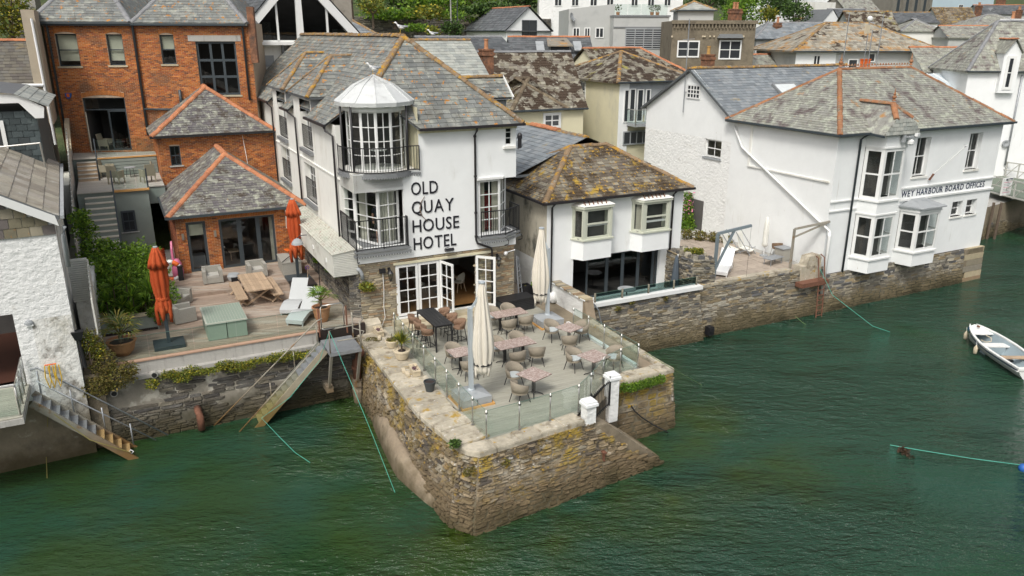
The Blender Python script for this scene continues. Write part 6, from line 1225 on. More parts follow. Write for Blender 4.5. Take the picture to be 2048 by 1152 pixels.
for x in (1344, 1406, 1410, 1420, 1428, 1487): p = atv(x, 73, 28.5, BI); G().lathe((p.x, 28.45, p.z-.08), [(.01,0),(.09,.02),(.09,.14),(.01,.16)], 8).build('wall_vent', STPOT, bh)
a = atv(1356, 38, 34); b_ = atv(1428, 20, 34, rotf(a.x, 34, 30).inverted()); pv_ = bld('roof_pavilion', 'small slate roofed rooftop pavilion behind the brown parapet', 'pavilion', a.x, b_.x, 34, 34+(b_.x-a.x), 9, b_.z, atv(1390, 4, 36).z, GREYR, SL_LITE, RIDGE_Y, 'u', (1, 1), limit=10, sw=.45, sh=.4, rot=30)
chim('brick chimney with pale pots behind the brown parapet', atv(1470, 30, 31).x, 31, 12, atv(1470, 20, 31).z, 1.0, .8, 2)
# slate house and others towards the right
a = atv(1510, 105, 35.8); b_ = atv(1690, 80, 35.8, rotf(a.x, 35.8, 27).inverted())
bld('pale_walled_slate_house', 'pale green grey walled house with a blue slate hipped roof', 'house', a.x, b_.x+4, 35.8, 42.5, 6, b_.z+.1, atv(1600, 46, 39).z, GREYR, SL_BLUE, RIDGE_G, 'u', (1, 0), limit=20, sw=.4, sh=.35, hl=2.4, rot=27)
chim('slim leaning brick chimney on the blue slate roof', atv(1555, 50, 36.5).x, 36.5, 12.6, 14.6, .7, .5)
a, b_ = atv(1500, 134, 26), atv(1592, 110, 28); bld('old_slate_shed', 'low old grey slate roof between the brown house and the white one', 'house', a.x, b_.x+1, 25.5, 30, 5, a.z-.3, atv(1540, 108, 28).z, WHITE2, SL_HARB, RIDGE_T, 'u', (0, 0), limit=20)
a = atv(1590, 130, 22.6); TF = rotf(a.x, 22.6, 22); TI = TF.inverted(); b_ = atv(1878, 101, 22.6, TI)
bt = bld('large_hipped_roof_house', 'broad house with an orange stained hipped roof behind a cluster of tall aerials', 'house', a.x, b_.x, 22.6, 31.5, 5, atv(1700, 101, 22.3).z, atv(1740, 47, 27).z, GREYR, SL_RUST, RIDGE_Y, 'u', (1, 1), oh=.45, limit=200, sw=.34, sh=.3, hl=4.9, rot=22)
c_ = atv(1672, 110, 22.6, TI).x; G().box(a.x-.02, 22.55, 5, c_, 22.6, atv(1700,101,22.3).z-.1).build('white_wall', WHITE, bt); p, q = atv(1627, 130, 22.5, TI), atv(1640, 112, 22.5, TI); fwin(bt, front(0, 22.54), p.x, q.x, 9, q.z, 2, 2, fw=.08)
p, q = atv(1738, 122, 22.5, TI), atv(1750, 108, 22.5, TI); fwin(bt, front(0, 22.56), p.x, q.x, p.z, q.z, 1, 1); p, q = atv(1697, 135, 22.5, TI), atv(1715, 120, 22.5, TI); fwin(bt, front(0, 22.56), p.x, q.x, p.z, q.z, 1, 1)
aer = [(1366, 225, 1370, 38, 'G', 'tall thin aerial mast fixed to the gable of the white house'), (1685, 133, 1697, 25, 0, 'leftmost tall white aerial rod behind the office roof'), (1727, 130, 1740, 38, 0, 'aerial mast carrying a white ball and a pale panel'), (1735, 132, 1752, 60, 0, 'short aerial rod just right of the one with the white ball'), (1752, 135, 1775, 26, 0, 'rightmost long aerial rod leaning behind the office roof'), (1677, 133, 1679, 110, 0, 'shortest stub aerial beside the office finial')]
for x0, y0, x1, y1, kk, lb_ in aer:
    vv_ = 8.3 if kk == 'G' else 12.0; p = atv(x0, y0, vv_) if kk != 'G' else atu(x0, y0, 23.15); q = atv(x1, y1, vv_) if kk != 'G' else atu(x1, y1, 23.15); q = Vector((p.x, p.y, q.z))
    t = local('aerial', lb_, 'aerial', tuple(p)); G().tube([(0,0,-2.5 if kk != 'G' else 0),(0,0,q.z-p.z)], .03, 5).build('mast', GALV, t)
    if 'carrying' in lb_: G().lathe((0,0,q.z-p.z), [(.02,-.2),(.18,-.08),(.2,.05),(.12,.18),(.02,.22)], 10).build('ball', PLASW, t); G().box(-.35,-.05,q.z-p.z-1.0,.1,.05,q.z-p.z-.4).build('panel_antenna', STPOT, t)
    if kk == 'G': G().bar((0,0,2.3),(.15,-.0,2.3),.05).bar((0,0,1.2),(.15,0,1.2),.05).bar((-.3,.1,4.2),(.4,-.1,4.25),.03).build('bracket', GALV, t)
t = local('orange_vent_box', 'small orange box at the foot of the aerials', 'box', tuple(atv(1730, 128, 12.5))); G().box(-.3,-.2,-.35,.3,.2,.3).box(-.33,-.23,.3,.33,.23,.36).build('box', ORNG, t)
# white house at the right edge
a = atv(1938, 142, 10.6); WF = rotf(a.x, 10.6, 30); WI = WF.inverted(); wr = bld('white_waterside_house', 'tall white house at the right edge with a slate roof and a gabled dormer window', 'house', a.x, a.x+14, 10.6, 16.6, 1.8, a.z, 14.6, WHITE, SL_HARB, RIDGE_G, 'u', (1, 0), oh=.25, limit=110, rot=30)
p, q = atv(2010, 170, 10.2, WI), atv(2028, 117, 10.2, WI); fwin(wr, front(0, 10.22), p.x, q.x, p.z-.15, q.z, 1, 2, fw=.2)
c0, c1 = p.x-.45, q.x+.5; zt5 = atv(2020, 100, 10.2, WI).z; G().box(c0, 10.22, p.z-.6, c1, 11.6, zt5-.2).prism([(c0,10.22,zt5-.2),(c1,10.22,zt5-.2),((c0+c1)/2,10.22,zt5+.7)], (0,2.4,0)).build('dormer_front', WHITE, wr, fix=True)
o = G().poly([(c0-.1,10.0,zt5-.25),((c0+c1)/2,10.0,zt5+.8),((c0+c1)/2,13,zt5+.8),(c0-.1,12,zt5-.25)]).poly([((c0+c1)/2,10.0,zt5+.8),(c1+.1,10.0,zt5-.25),(c1+.1,12,zt5-.25),((c0+c1)/2,13,zt5+.8)]).build('dormer_roof', SL_HARB, wr); ridge(o, [(((c0+c1)/2,10.0,zt5+.82),((c0+c1)/2,13,zt5+.82))], RIDGE_T, .4, .1)
pipe(wr, [tuple(atv(2045, 150, 10.5, WI)), tuple(atv(2010, 330, 10.5, WI))], GALV, .07); t = local('round_vent', 'round dark vent on the white wall of the house at the right edge', 'vent', tuple(atv(2011, 287, 10.5, WI)), 0, WF); G().lathe((0,0,0), [(.02,0),(.27,0),(.27,.1),(.18,.1),(.02,.04)], 14).build('vent', GREYS, t); t.rotation_euler = (R(90), 0, R(-3))
t = chim('white rendered chimney with a terracotta pot at the right edge', atv(2028, 60, 14).x, 14.3, 12.4, atv(2028, 40, 14).z, 1.9, .8, 1, m=WHITE)
a = atv(1850, 150, 16); bld('low_slate_house', 'low grey slate roof with a terracotta ridge beside the waterside house', 'house', a.x, a.x+7, 16, 22, 3, a.z+.2, atv(1920, 93, 19).z, WHITE2, SL_HARB, RIDGE_T, 'u', (0, 0), limit=40, rot=27)
t = local('rooflight', 'small double rooflight on the low slate roof at the right', 'rooflight', (atv(1913,135,16.5).x, 16.4, atv(1913,135,16.5).z)); G().loft([[(-.4,-.5,-.25),(.4,-.5,-.25),(.6,.5,.5),(-.2,.5,.5)], [(-.4,-.55,-.15),(.4,-.55,-.15),(.6,.45,.6),(-.2,.45,.6)]]).build('frame', WPAINT, t, fix=True)
t = local('conservatory_roof', 'glass conservatory roof tucked behind the right end of the office roof', 'conservatory', (atv(1910,165,13).x, 13, atv(1910,165,13).z)); G().prism([(-1.6,-1,-.5),(1.6,-1,-.5),(1.6,1.5,.6),(-1.6,1.5,.6)], (0,0,.05)).build('glass', mk('frosted_roof_glass', (.55,.62,.66), .3), t, fix=True)
for i in range(5): G().bar((-1.6+i*.8,-1,-.43),(-1.6+i*.8,1.5,.68),.06).build('glazing_bar', WPAINT, t)
# jumble of roofs farther back on the right
far = [
 (1700, 1800, 60, 24, 46, 7, 'SL_MOSS', 'RIDGE_Y', 'brown mossed roof', 'sagging brown mossed roof behind the broad hipped one', 0),
 (1800, 1890, 62, 38, 46, 6, 'SL_HARB', 'RIDGE_G', 'grey roof with white parapet', 'grey slate roof edged by a white parapet gable', 1),
 (1895, 2012, 75, 52, 40, 6, 'SL_HARB', 'RIDGE_T', 'lichened roof', 'pale lichened roof above the open casement dormer', 0),
 (1772, 1880, 45, 26, 60, 8, 'SL_DARK', 'RIDGE_Y', 'dark roof', 'dark roof with an orange ridge in front of the stone church', 0),
 (1880, 1962, 52, 17, 66, 9, 'SL_LICH', 'RIDGE_Y', 'brown tiled roof', 'plain brown tiled roof left of the row of little dormers', 0),
 (1945, 2060, 50, 30, 55, 7, 'SL_HARB', 'RIDGE_G', 'hipped roof', 'grey hipped roof below the row of little dormers', 1),
 (1668, 1745, 47, 19, 62, 8, 'SL_DARK', 'RIDGE_G', 'dark slate roof', 'dark slate roof joined to the white gable', 0),
 (1600, 1668, 50, 37, 64, 6, 'SL_MOSS', 'RIDGE_T', 'brown shed roof', 'low brown roof with a terracotta ridge below the white house', 0),
 (1960, 2080, 28, 12, 80, 7, 'SL_DARK', 'RIDGE_T', 'long dark roof', 'long dark roof with a row of little gabled dormers', 0)]
for i, (x0, x1, ye, yr, v_, dp, sm, rgm, cat_, lb_, hp_) in enumerate(far):
    a = atv(x0, ye, v_); b_ = atv(x1, ye, v_, rotf(a.x+.3, v_, 30).inverted()); zr_ = atv((x0+x1)/2, yr, v_+dp/2).z
    bld('roofed_house', lb_, 'house', a.x+.3, b_.x-.3, v_, v_+dp, 6, a.z, zr_, WHITE2 if i % 2 else GREYR, globals()[sm], globals()[rgm], 'u', (hp_, hp_), limit=0, sw=.5, sh=.42, rs=.8, gut=False, rot=30)
for i in range(3):
    p = atv(1985+i*26, 26, 79.6); t = local('gabled_dormer', ['left', 'middle', 'right'][i]+' one of three small black gabled dormers on the long dark roof', 'dormer', tuple(p)); G().prism([(-1.2,0,-.9),(1.2,0,-.9),(1.2,0,0),(0,0,1.1),(-1.2,0,0)], (0,3,0)).build('front', DLEAD, t, fix=True); G().box(-.4,-.05,-.6,.4,0,.1).build('window', WPAINT, t)
a, b_ = atv(1783, 30, 82), atv(1858, 0, 82); t = thing('stone_church', 'grey stone church tower with lancet windows at the top right', 'church', (a.x+3, 86, 8)); G().box(a.x, 82, 8, b_.x, 92, b_.z+6).build('wall', STONE_H and mk('church_stone', (.20,.19,.16), .9, mott=(.18, 1.5)), t)
for k in range(5): x = a.x+(b_.x-a.x)*k/4; G().box(x-.35, 81.4, 8, x+.35, 82, b_.z+6).build('buttress', bpy.data.materials['church_stone'], t)
for k in range(4): x = a.x+(b_.x-a.x)*(k+.5)/4; G().box(x-.5, 81.9, a.z+.8, x+.5, 82.0, a.z+4).build('lancet', ANTHR, t)
a, b_ = atv(1707, 40, 76), atv(1790, 0, 76); cg = bld('slate_gable_hall', 'grey slated hall with a stone gable and round window beside the church', 'hall', a.x, b_.x-1.5, 76, 86, 8, a.z, atv(1780, -6, 80).z, bpy.data.materials['church_stone'], SL_HARB, RIDGE_G, 'u', (0, 0), limit=0, sw=.6, sh=.5)
a, b_ = atv(1860, 30, 98), atv(1992, -20, 98); t = thing('pale_blue_house', 'pale blue rendered house with one small window at the top right', 'house', (a.x+6, 102, 8)); G().box(a.x, 98, 8, b_.x, 108, b_.z).build('wall', PALEB, t); p, q = atv(1917, 17, 98), atv(1926, 10, 98); fwin(t, front(0, 98), p.x, q.x, p.z, q.z, 2, 1)
a, b_ = atv(1605, 40, 78), atv(1672, 5, 78); t = thing('white_garden_wall', 'stained white garden wall at the top right above the dark bushes', 'wall', (a.x+2, 79, 8)); G().box(a.x, 78, 8, b_.x, 79.5, b_.z).build('wall', WHITE2, t)
a, b_ = atv(1668, 30, 84), atv(1702, 0, 84); t = thing('white_house', 'plain white house end at the top right behind the garden wall', 'house', (a.x+2, 88, 8)); G().box(a.x, 84, 8, b_.x, 92, b_.z+6).build('wall', WHITE, t)
a, b_ = atv(1560, 30, 88), atv(1608, 0, 88); t = thing('white_balcony_house', 'white house with a railed balcony among the trees at the top right', 'house', (a.x+2, 92, 8)); G().box(a.x, 88, 8, b_.x, 98, b_.z+6).build('wall', WHITE, t); fwin(t, front(0, 88), a.x+.8, b_.x-1.2, a.z+1.2, a.z+3.0, 6, 1)
a, b_ = atv(1642, 48, 58), atv(1686, 20, 58); t = thing('white_gable', 'small white gable end joined to a dark slate roof', 'house', (a.x+2, 60, 8)); m_ = (a.x+b_.x)/2; G().prism([(a.x,58,8),(b_.x,58,8),(b_.x,58,a.z),(m_,58,b_.z),(a.x,58,a.z)], (0,4,0)).build('wall', WHITE, t, fix=True); o = G().poly([(a.x-.2,57.9,a.z),(m_,57.9,b_.z+.1),(m_,62,b_.z+.1),(a.x-.2,62,a.z)]).poly([(m_,57.9,b_.z+.1),(b_.x+.2,57.9,a.z),(b_.x+.2,62,a.z),(m_,62,b_.z+.1)]).build('roof', SL_DARK, t)
for x, y0, v_, w, lb_ in ((2035, 40, 60, .9, 'orange chimney pot stack at the right edge among the far roofs'), (1955, 30, 72, 1.2, 'rust brick chimney above the plain brown tiled roof'), (2000, 12, 84, 2.5, 'row of brick chimney pots at the top right corner')):
    p = atv(x, y0, v_); chim(lb_, p.x, v_, p.z-.5, p.z+1.6, w, .7, 2)
# buildings at the left
a, b_ = atv(-160, 215, 17.5), atv(92, 215, 17.5)
tl = bld('dark_roofed_house', 'house left of the brick warehouse with a mossy dark slate roof and terracotta ridge', 'house', a.x, b_.x-.2, 17.5, 24.5, 4, b_.z, atv(40, 80, 21).z, WHITE2, slate('dull_brown_slate', [(.12,.11,.09),(.14,.13,.105),(.10,.09,.08),(.13,.125,.11)], [((.26,.20,.09), .9, .58, .75)], pv=.1), RIDGE_T, 'u', (0, 0), oh=.15, limit=100, sw=.3, sh=.22, gut=False)
G().box(b_.x-.3, 17.0, 9.2, b_.x+.25, 24, 14.6).build('buff_party_wall', mk('buff_render', (.42,.36,.27), .9, mott=(.1, 3)), tl); G().tube([(b_.x+.1,16.9,14.2),(b_.x+.15,16.9,8.2)], .06, 6).tube([(b_.x+.1,16.9,11.1),(b_.x-.8,16.9,11.12)], .09, 6).build('white_pipe', PLASW, tl)
t = thing('rubble_stone_house', 'rubble stone house with a white window in the top left corner', 'house', (-17, 34, 8)); a, b_ = atv(22, 60, 32), atv(66, 0, 32); G().box(a.x, 32, 8, b_.x, 40, b_.z+5).build('wall', mk('far_rubble', (.26,.23,.17), .9, mott=(.3, 3), bump=(6, 1, .05)), t); G().box(b_.x-1.0, 31.8, 8, b_.x+.1, 32.02, b_.z+5).build('quoin_strip', CONC, t); p, q = atv(56, 66, 32), atv(64, 42, 32); fwin(t, front(0, 31.75), p.x, q.x, p.z, q.z, 2, 2); p, q = atv(48, 14, 32), atv(54, -10, 32); fwin(t, front(0, 31.95), p.x, q.x, p.z, q.z, 1, 2)
# hillside garden walls and planting
gw = thing('garden_wall', 'long rubble retaining wall with pale stones across the hillside garden above the hotel', 'garden wall', (35, 66, 12)); a, b_ = atv(705, 78, 63), atv(1075, 20, 63)
wt = atv(800, 34, 63).z; core = G().box(a.x, 63, 8, b_.x+2, 64, wt).build('core', MORTARD, gw); stones(core, [(a.x,63,a.z-1),(b_.x+2,63,a.z-1),(b_.x+2,63,wt),(a.x,63,wt)], STONE_D, w=(.3,1.0), h=(.14,.34), proud=.06, limit=0)
def bush(name, label, cat, px_, py, v_, rx, rz, mat, n=900, seed=1, size=.3, flat=.6, trunk=False, deep_=None):
    p = atv(px_, py, v_); rg = random.Random(seed); ry = deep_ or rx*.8; vols = [((0, 0, rz*.1), (rx*.75, ry*.75, rz*.75))]
    for i in range(7): a = rg.uniform(0, 2*PI); vols.append(((math.cos(a)*rx*.5, math.sin(a)*ry*.5, rg.uniform(-.3, .6)*rz), (rx*.5, ry*.5, rz*.45)))
    t = local(name, label, cat, tuple(p)); leaves(n, vols, size, seed, flat).build('foliage', mat, t)
    g = G().tube([(0,0,-rz*1.6),(0,0,0),(rx*.2,0,rz*.4)], max(.05, rx*.07), 6, .03)
    for i in range(4): a = i*1.7; g.tube([(0,0,-rz*.5),(math.cos(a)*rx*.5,math.sin(a)*ry*.5,rz*.3)], max(.03, rx*.035), 5, .02)
    g.build('trunk' if trunk else 'stem', BARK, t); return t
B = [('hedge', 'long clipped dark hedge along the top of the garden wall left of the grey cottage', 'hedge', 990, 22, 61.5, 5.2, 1.0, 'LEAFD', 2600, .35, 1.5),
 ('round_bush', 'large rounded dark bush on the hillside beside the grey roofed cottage', 'bush', 905, 62, 52, 1.35, 1.25, 'LEAFD', 1800, .22, None),
 ('shrub', 'pale yellow flowering shrub left of the large rounded bush', 'bush', 866, 66, 52, .9, .8, 'LEAFY', 600, .22, None),
 ('hedge', 'low light hedge strip behind the hotel ridge', 'hedge', 835, 58, 54, 2.0, .6, 'LEAF', 900, .25, 1.0),
 ('shrub', 'bright green bush at the left of the hillside wall', 'bush', 745, 17, 58, 2.0, 1.3, 'LEAFY', 900, .3, None),
 ('shrub', 'grassy clump in the middle of the hillside garden', 'bush', 850, 28, 60, 2.6, 1.0, 'LEAFY', 900, .35, None),
 ('shrub', 'olive green clump right of the middle of the hillside garden', 'bush', 905, 32, 60, 2.2, .9, 'LEAF', 800, .35, None),
 ('shrub', 'low grassy bank of green plants above the left of the garden wall', 'bush', 790, 32, 62, 4.5, .9, 'LEAF', 1800, .35, 1.2),
 ('shrub', 'green bank of plants above the right of the garden wall', 'bush', 1000, 42, 62, 5, .7, 'LEAF', 1500, .35, 1.2),
 ('shrub', 'leafy bank under the clipped hedge left of the grey cottage', 'bush', 880, 14, 64, 6, 1.4, 'LEAF', 2200, .4, 1.5),
 ('tree', 'dark tree top above the hillside garden at the left of the lamp post', 'tree', 800, -6, 68, 6, 2.4, 'LEAFD', 2500, .5, None),
 ('tree', 'dark tree behind the clipped hedge at the top of the picture', 'tree', 935, -8, 70, 6, 2.2, 'LEAF', 2200, .5, None),
 ('tree', 'tree crown at the top between the hedge and the white hill house', 'tree', 1040, -4, 72, 4, 2.0, 'LEAFD', 1500, .5, None),
 ('tree', 'bright green tree behind the brick chimney of the brown house', 'tree', 1478, 22, 50, 3.0, 2.6, 'LEAF', 2600, .32, None),
 ('tree', 'yellow green bush right of the bright tree by the slate roof', 'tree', 1535, 38, 50, 1.7, 1.5, 'LEAFY', 1100, .3, None),
 ('tree', 'dark evergreen mass above the low brown roof', 'tree', 1592, 30, 60, 2.6, 2.0, 'LEAFD', 2000, .32, None),
 ('tree', 'dark green tree above the blue slate roof', 'tree', 1550, 14, 72, 4.2, 2.4, 'LEAFD', 2200, .4, None),
 ('tree', 'tree behind the little rooftop pavilion', 'tree', 1420, -2, 70, 5, 2.6, 'LEAFD', 2200, .45, None),
 ('tree', 'green tree between the white hill house and the white balcony house', 'tree', 1490, -8, 80, 6, 2.8, 'LEAF', 2400, .5, None),
 ('tree', 'tall yellow green tree in the top left corner beside the rubble house', 'tree', 18, 35, 30, 1.6, 2.6, 'LEAFY', 3200, .2, None),
 ('tree', 'dark tree mass behind the red brick warehouse roof', 'tree', 700, -30, 50, 3.5, 2.5, 'LEAFD', 1500, .3, None)]
for i, (nm, lb_, ct, x, y, v_, rx, rz_, mt, n, sz, dp) in enumerate(B): bush(nm, lb_, ct, x, y, v_, rx, rz_, globals()[mt], n, 10+i, sz, deep_=dp, trunk=nm == 'tree')
p = atv(902, 42, 58); t = local('lamp_post', 'grey lamp post standing in the hillside garden', 'lamp post', tuple(p)); G().tube([(0,0,-1),(0,0,6)], .09, 6, .06).build('post', CONC, t); G().box(-.06,-.5,5.9,.06,0,6.0).build('lamp_arm', CONC, t)
p = atv(915, 40, 58); t = local('lamp_post', 'thin dark lamp post just right of the grey one on the hillside', 'lamp post', tuple(p)); G().tube([(0,0,-1),(0,0,4)], .06, 6, .05).build('post', ANTHR, t); G().lathe((0,0,4), [(.05,0),(.2,.15),(.22,.4),(.05,.55)], 8).build('lamp_head', GREYS, t)
# footbridge at the far right
fbp = at(1990, 395, 2.5); t = thing('footbridge', 'pale steel footbridge with lattice sides reaching the quay at the right edge', 'footbridge', (44, 2, 2))
c0, c1 = at(1975, 385, 2.6), at(2110, 420, 2.6); c2, c3 = at(1985, 352, 2.7), at(2110, 372, 2.7)
G().prism([tuple(c0), tuple(c1), tuple(c3), tuple(c2)], (0,0,.12)).build('walkway', mk('green_mesh_deck', (.14,.17,.13), .8), t, fix=True)
for A, B_, nm in ((c0, c1, 'near_side'), (c2, c3, 'far_side')):
    g = G(); d = B_-A; n = 5
    for z in (.1, .65, 1.25): g.bar(A+Z_*z, B_+Z_*z, .09 if z != .65 else .06)
    for i in range(n+1): g.bar(A+d*(i/n), A+d*(i/n)+Z_*1.25, .08)
    for i in range(n): g.bar(A+d*(i/n)+Z_*.1, A+d*((i+1)/n)+Z_*1.25, .05)
    g.build('lattice_rail', mk('pale_bridge_steel', (.47,.47,.43), .6) if nm == 'near_side' else bpy.data.materials['pale_bridge_steel'], t)
for x, y, lb_, w, h in ((2008, 372, 'white notice board fixed to the near rail of the footbridge', 1.1, 1.25), (2034, 335, 'white board with a red heading beside the white house', 1.5, 1.8)):
    p = at(x, y+ (0 if x < 2020 else 20), 3.0); p = c0+(c1-c0)*.25+Vector((0,-.1,.75)) if x < 2020 else atv(2040, 335, 9.6); s = local('notice_board', lb_, 'sign', tuple(p)); G().box(-w/2,-.03,-h/2,w/2,.03,h/2).build('board', WPAINT, s)
    G().box(-w/2+.05,-.035,h/2-.2,w/2-.05,-.031,h/2-.06).build('heading', NAVY if x < 2020 else PINK, s)
    for k in range(7): G().box(-w/2+.12,-.035,h/2-.34-k*.12,w/2-.12-.1*(k % 3),-.031,h/2-.31-k*.12).build('text_line', PINK if k % 3 == 0 else GREYS, s)
    if x < 2020: G().box(-w/2+.05,-.038,h/2-.2,-w/2+.3,-.036,h/2-.06).build('logo', WPAINT, s)
    else: G().box(-w/2-.05,-.03,-h/2-1,-w/2,.03,h/2).build('post', GREYS, s)
for x in (1975, 1990): p = at(x, 470, .3); G().tube([(p.x,p.y,-1),(p.x,p.y,2.6)], .09, 8).solo('mooring_pile', BARK, ('left' if x < 1980 else 'right')+' dark timber pile standing in the water beyond the office', 'pile', (p.x, p.y, 0))
# TERRACE FURNITURE
def curved_shell(z0, zb, za, r0, r1, th=.03, n=18, a0=118, sq=1.0):
    rings = []
    for i in range(n+1):
        t = -a0+2*a0*i/n; c, s = math.cos(R(180+t)), math.sin(R(180+t)); k = abs(t)/a0; top = zb-(zb-za)*(k**1.5);
        def pt(r, z): return (c*r*sq, s*r, z)
        m = z0+(top-z0)*.5
        rings.append([pt(r0, z0), pt((r0+r1)/2+.01, m), pt(r1, top), pt(r1-th, top+.004), pt((r0+r1)/2-th+.01, m), pt(r0-th, z0+.01)])
    return G().loft(rings)
def make_chair(label):
    t = local('rattan_armchair', label, 'chair')
    curved_shell(.36, .80, .62, .255, .32).build('backrest', RATT, t, smooth=True, fix=True)
    G().lathe((0,0,0), [(.22,.33),(.27,.36),(.27,.415),(.2,.42)], 16).build('seat', RATT, t, smooth=False)
    G().lathe((.01,0,0), [(.2,.42),(.235,.43),(.235,.465),(.2,.475)], 16).build('cushion', CUSH, t)
    for sx_, sy_ in ((1,1),(1,-1),(-1,1),(-1,-1)): G().tube([(.17*sx_,.17*sy_,.36),(.25*sx_,.24*sy_,0)], .019, 6, .012).build('leg', BLACK if False else PIPEB, t)
    return t
ch = []
CG = 'taupe rattan armchairs round the terrace tables'
spots = [(3.12,-7.28,-85,'taupe rattan chair behind the front terrace table, seen over its back edge'), (2.74,-8.42,15,'taupe rattan chair nearest the glass corner, left of the front table'),
 (1.98,-4.72,-80,'taupe rattan chair behind the small table left of the near umbrella mast'), (2.02,-6.02,85,'taupe rattan chair half hidden by the mast of the near cream umbrella'),
 (3.62,-4.86,-88,'left rear rattan chair at the middle double table'), (4.50,-4.78,-95,'right rear rattan chair at the middle double table'), (3.86,-6.08,88,'left front rattan chair at the middle double table'), (4.66,-6.05,70,'right front rattan chair at the middle double table'),
 (4.90,-1.88,-88,'left rear rattan chair at the table nearest the stone steps'), (5.62,-1.82,-95,'right rear rattan chair beside the long black storage box'), (5.02,-3.12,88,'left front rattan chair at the table nearest the steps'), (5.80,-3.05,95,'right front rattan chair at the table nearest the steps'),
 (5.62,-7.02,-70,'rattan chair left of the table nearest the white gate pillars'), (6.98,-7.52,190,'rattan chair with a pale cushion between that table and the right glass'),
 (6.30,-4.25,-75,'rattan chair behind the small table near the far umbrella base'), (6.28,-5.62,70,'rattan chair in front of the small table near the far umbrella base'), (7.32,-4.78,185,'rattan chair beside the right hand glass at the small far table')]
for i, (u_, v_, a_, lb_) in enumerate(spots):
    if i == 0: c0_ = make_chair(lb_); c0_['group'] = CG; c0_.matrix_world = MF @ Matrix.Translation((u_, v_, 2.25)) @ Matrix.Rotation(R(a_), 4, 'Z')
    else: dup(c0_, (u_, v_, 2.25), R(a_), label=lb_)
def make_table(label, n=1, w=.76):
    t = local('bistro_table', label, 'table', group='pink speckled terrace tables');
    for i in range(n):
        x = (i-(n-1)/2)*w; G().box(x-w/2+.004,-w/2,.725,x+w/2-.004,w/2,.75).build('tabletop', TERR, t); G().box(x-w/2+.006,-w/2+.002,.715,x+w/2-.006,w/2-.002,.7248).build('edge', BLACK, t)
        g = G()
        for k in range(4): a = PI/4+k*PI/2; g.bar((x+.045*math.cos(a),.045*math.sin(a),.05),(x+.045*math.cos(a),.045*math.sin(a),.72),.022)
        g.build('pedestal', BLACK, t)
        for k in range(4): a = PI/4+k*PI/2; c, s = math.cos(a), math.sin(a); G().tube([(x+.03*c,.03*s,.10),(x+.14*c,.14*s,.09),(x+.28*c,.28*s,.045),(x+.33*c,.33*s,.0)], .02, 5, .014).build('foot', BLACK, t)
    return t
for u_, v_, a_, n_, w_, lb_ in ((3.40,-8.13,19,1,.84,'single pink speckled table at the front of the terrace'), (1.98,-5.35,2,1,.76,'small speckled table partly hidden by the near umbrella mast'), (5.98,-7.75,12,1,.84,'speckled table beside the gate pillars at the right'), (6.62,-5.02,18,1,.76,'small speckled table in front of the far cream umbrella'), (4.03,-5.47,1,2,.74,'long double speckled table in the middle of the terrace'), (5.27,-2.55,0,2,.72,'long speckled table at the back beside the steps')):
    t = make_table(lb_, n_, w_); t.matrix_world = MF @ Matrix.Translation((u_, v_, 2.25)) @ Matrix.Rotation(R(a_), 4, 'Z')
bt_ = local('bar_table', 'tall black slatted bar table surrounded by tan rattan stools', 'bar table', (2.16,-2.44,2.25))
for i in range(5): G().box(-.36+i*.145,-1.0,1.03,-.225+i*.145,1.0,1.06).build('slat', BLACK, bt_)
for x in (-.32,.32):
    for y in (-.96,.96): G().box(x-.025,y-.025,0,x+.025,y+.025,1.03).build('leg', BLACK, bt_)
G().box(-.34,-.97,.98,.34,.97,1.028).build('frame', BLACK, bt_)
def make_stool(label):
    t = local('bar_stool', label, 'bar stool', group='tan rattan bar stools at the black bar table'); curved_shell(.70, 1.02, .92, .22, .27, a0=112).build('backrest', RATTB, t, smooth=True, fix=True)
    G().lathe((0,0,0), [(.19,.67),(.23,.69),(.23,.735),(.19,.75)], 14).build('seat', RATTB, t)
    q = [(.15,.15),(.15,-.15),(-.15,-.15),(-.15,.15)]
    for x, y in q: G().tube([(x,y,.69),(x*1.55,y*1.55,0)], .016, 5).build('leg', BLACK, t)
    g = G()
    for (a, b_), (c, d) in zip(q, q[1:]+q[:1]): g.bar((a*1.36,b_*1.36,.24),(c*1.36,d*1.36,.24),.02)
    g.build('footrest', BLACK, t); return t
for i, (u_, v_, a_, lb_) in enumerate([(1.62,-1.72,0,'tan stool on the left side of the bar table, farthest of three'), (1.60,-2.42,-6,'middle tan stool on the left side of the bar table'), (1.62,-3.12,8,'nearest tan stool on the left side of the bar table'), (2.86,-1.62,182,'tan stool right of the bar table, closest to the doors'), (2.88,-2.34,176,'middle tan stool on the right side of the bar table'), (2.92,-3.06,188,'nearest tan stool on the right side of the bar table')]):
    if i == 0: s0 = make_stool(lb_); s0.matrix_world = MF @ Matrix.Translation((u_, v_, 2.25))
    else: dup(s0, (u_, v_, 2.25), R(a_), label=lb_)
def folds(n=8, amp=.14, ph=0): return lambda t, i: 1+amp*(2*abs(math.sin(n*t/2+ph+i*.10+.25*math.sin(2*t)))-1.1)*min(1, .45+i/4)+.04*math.sin(3*t+i*1.1)
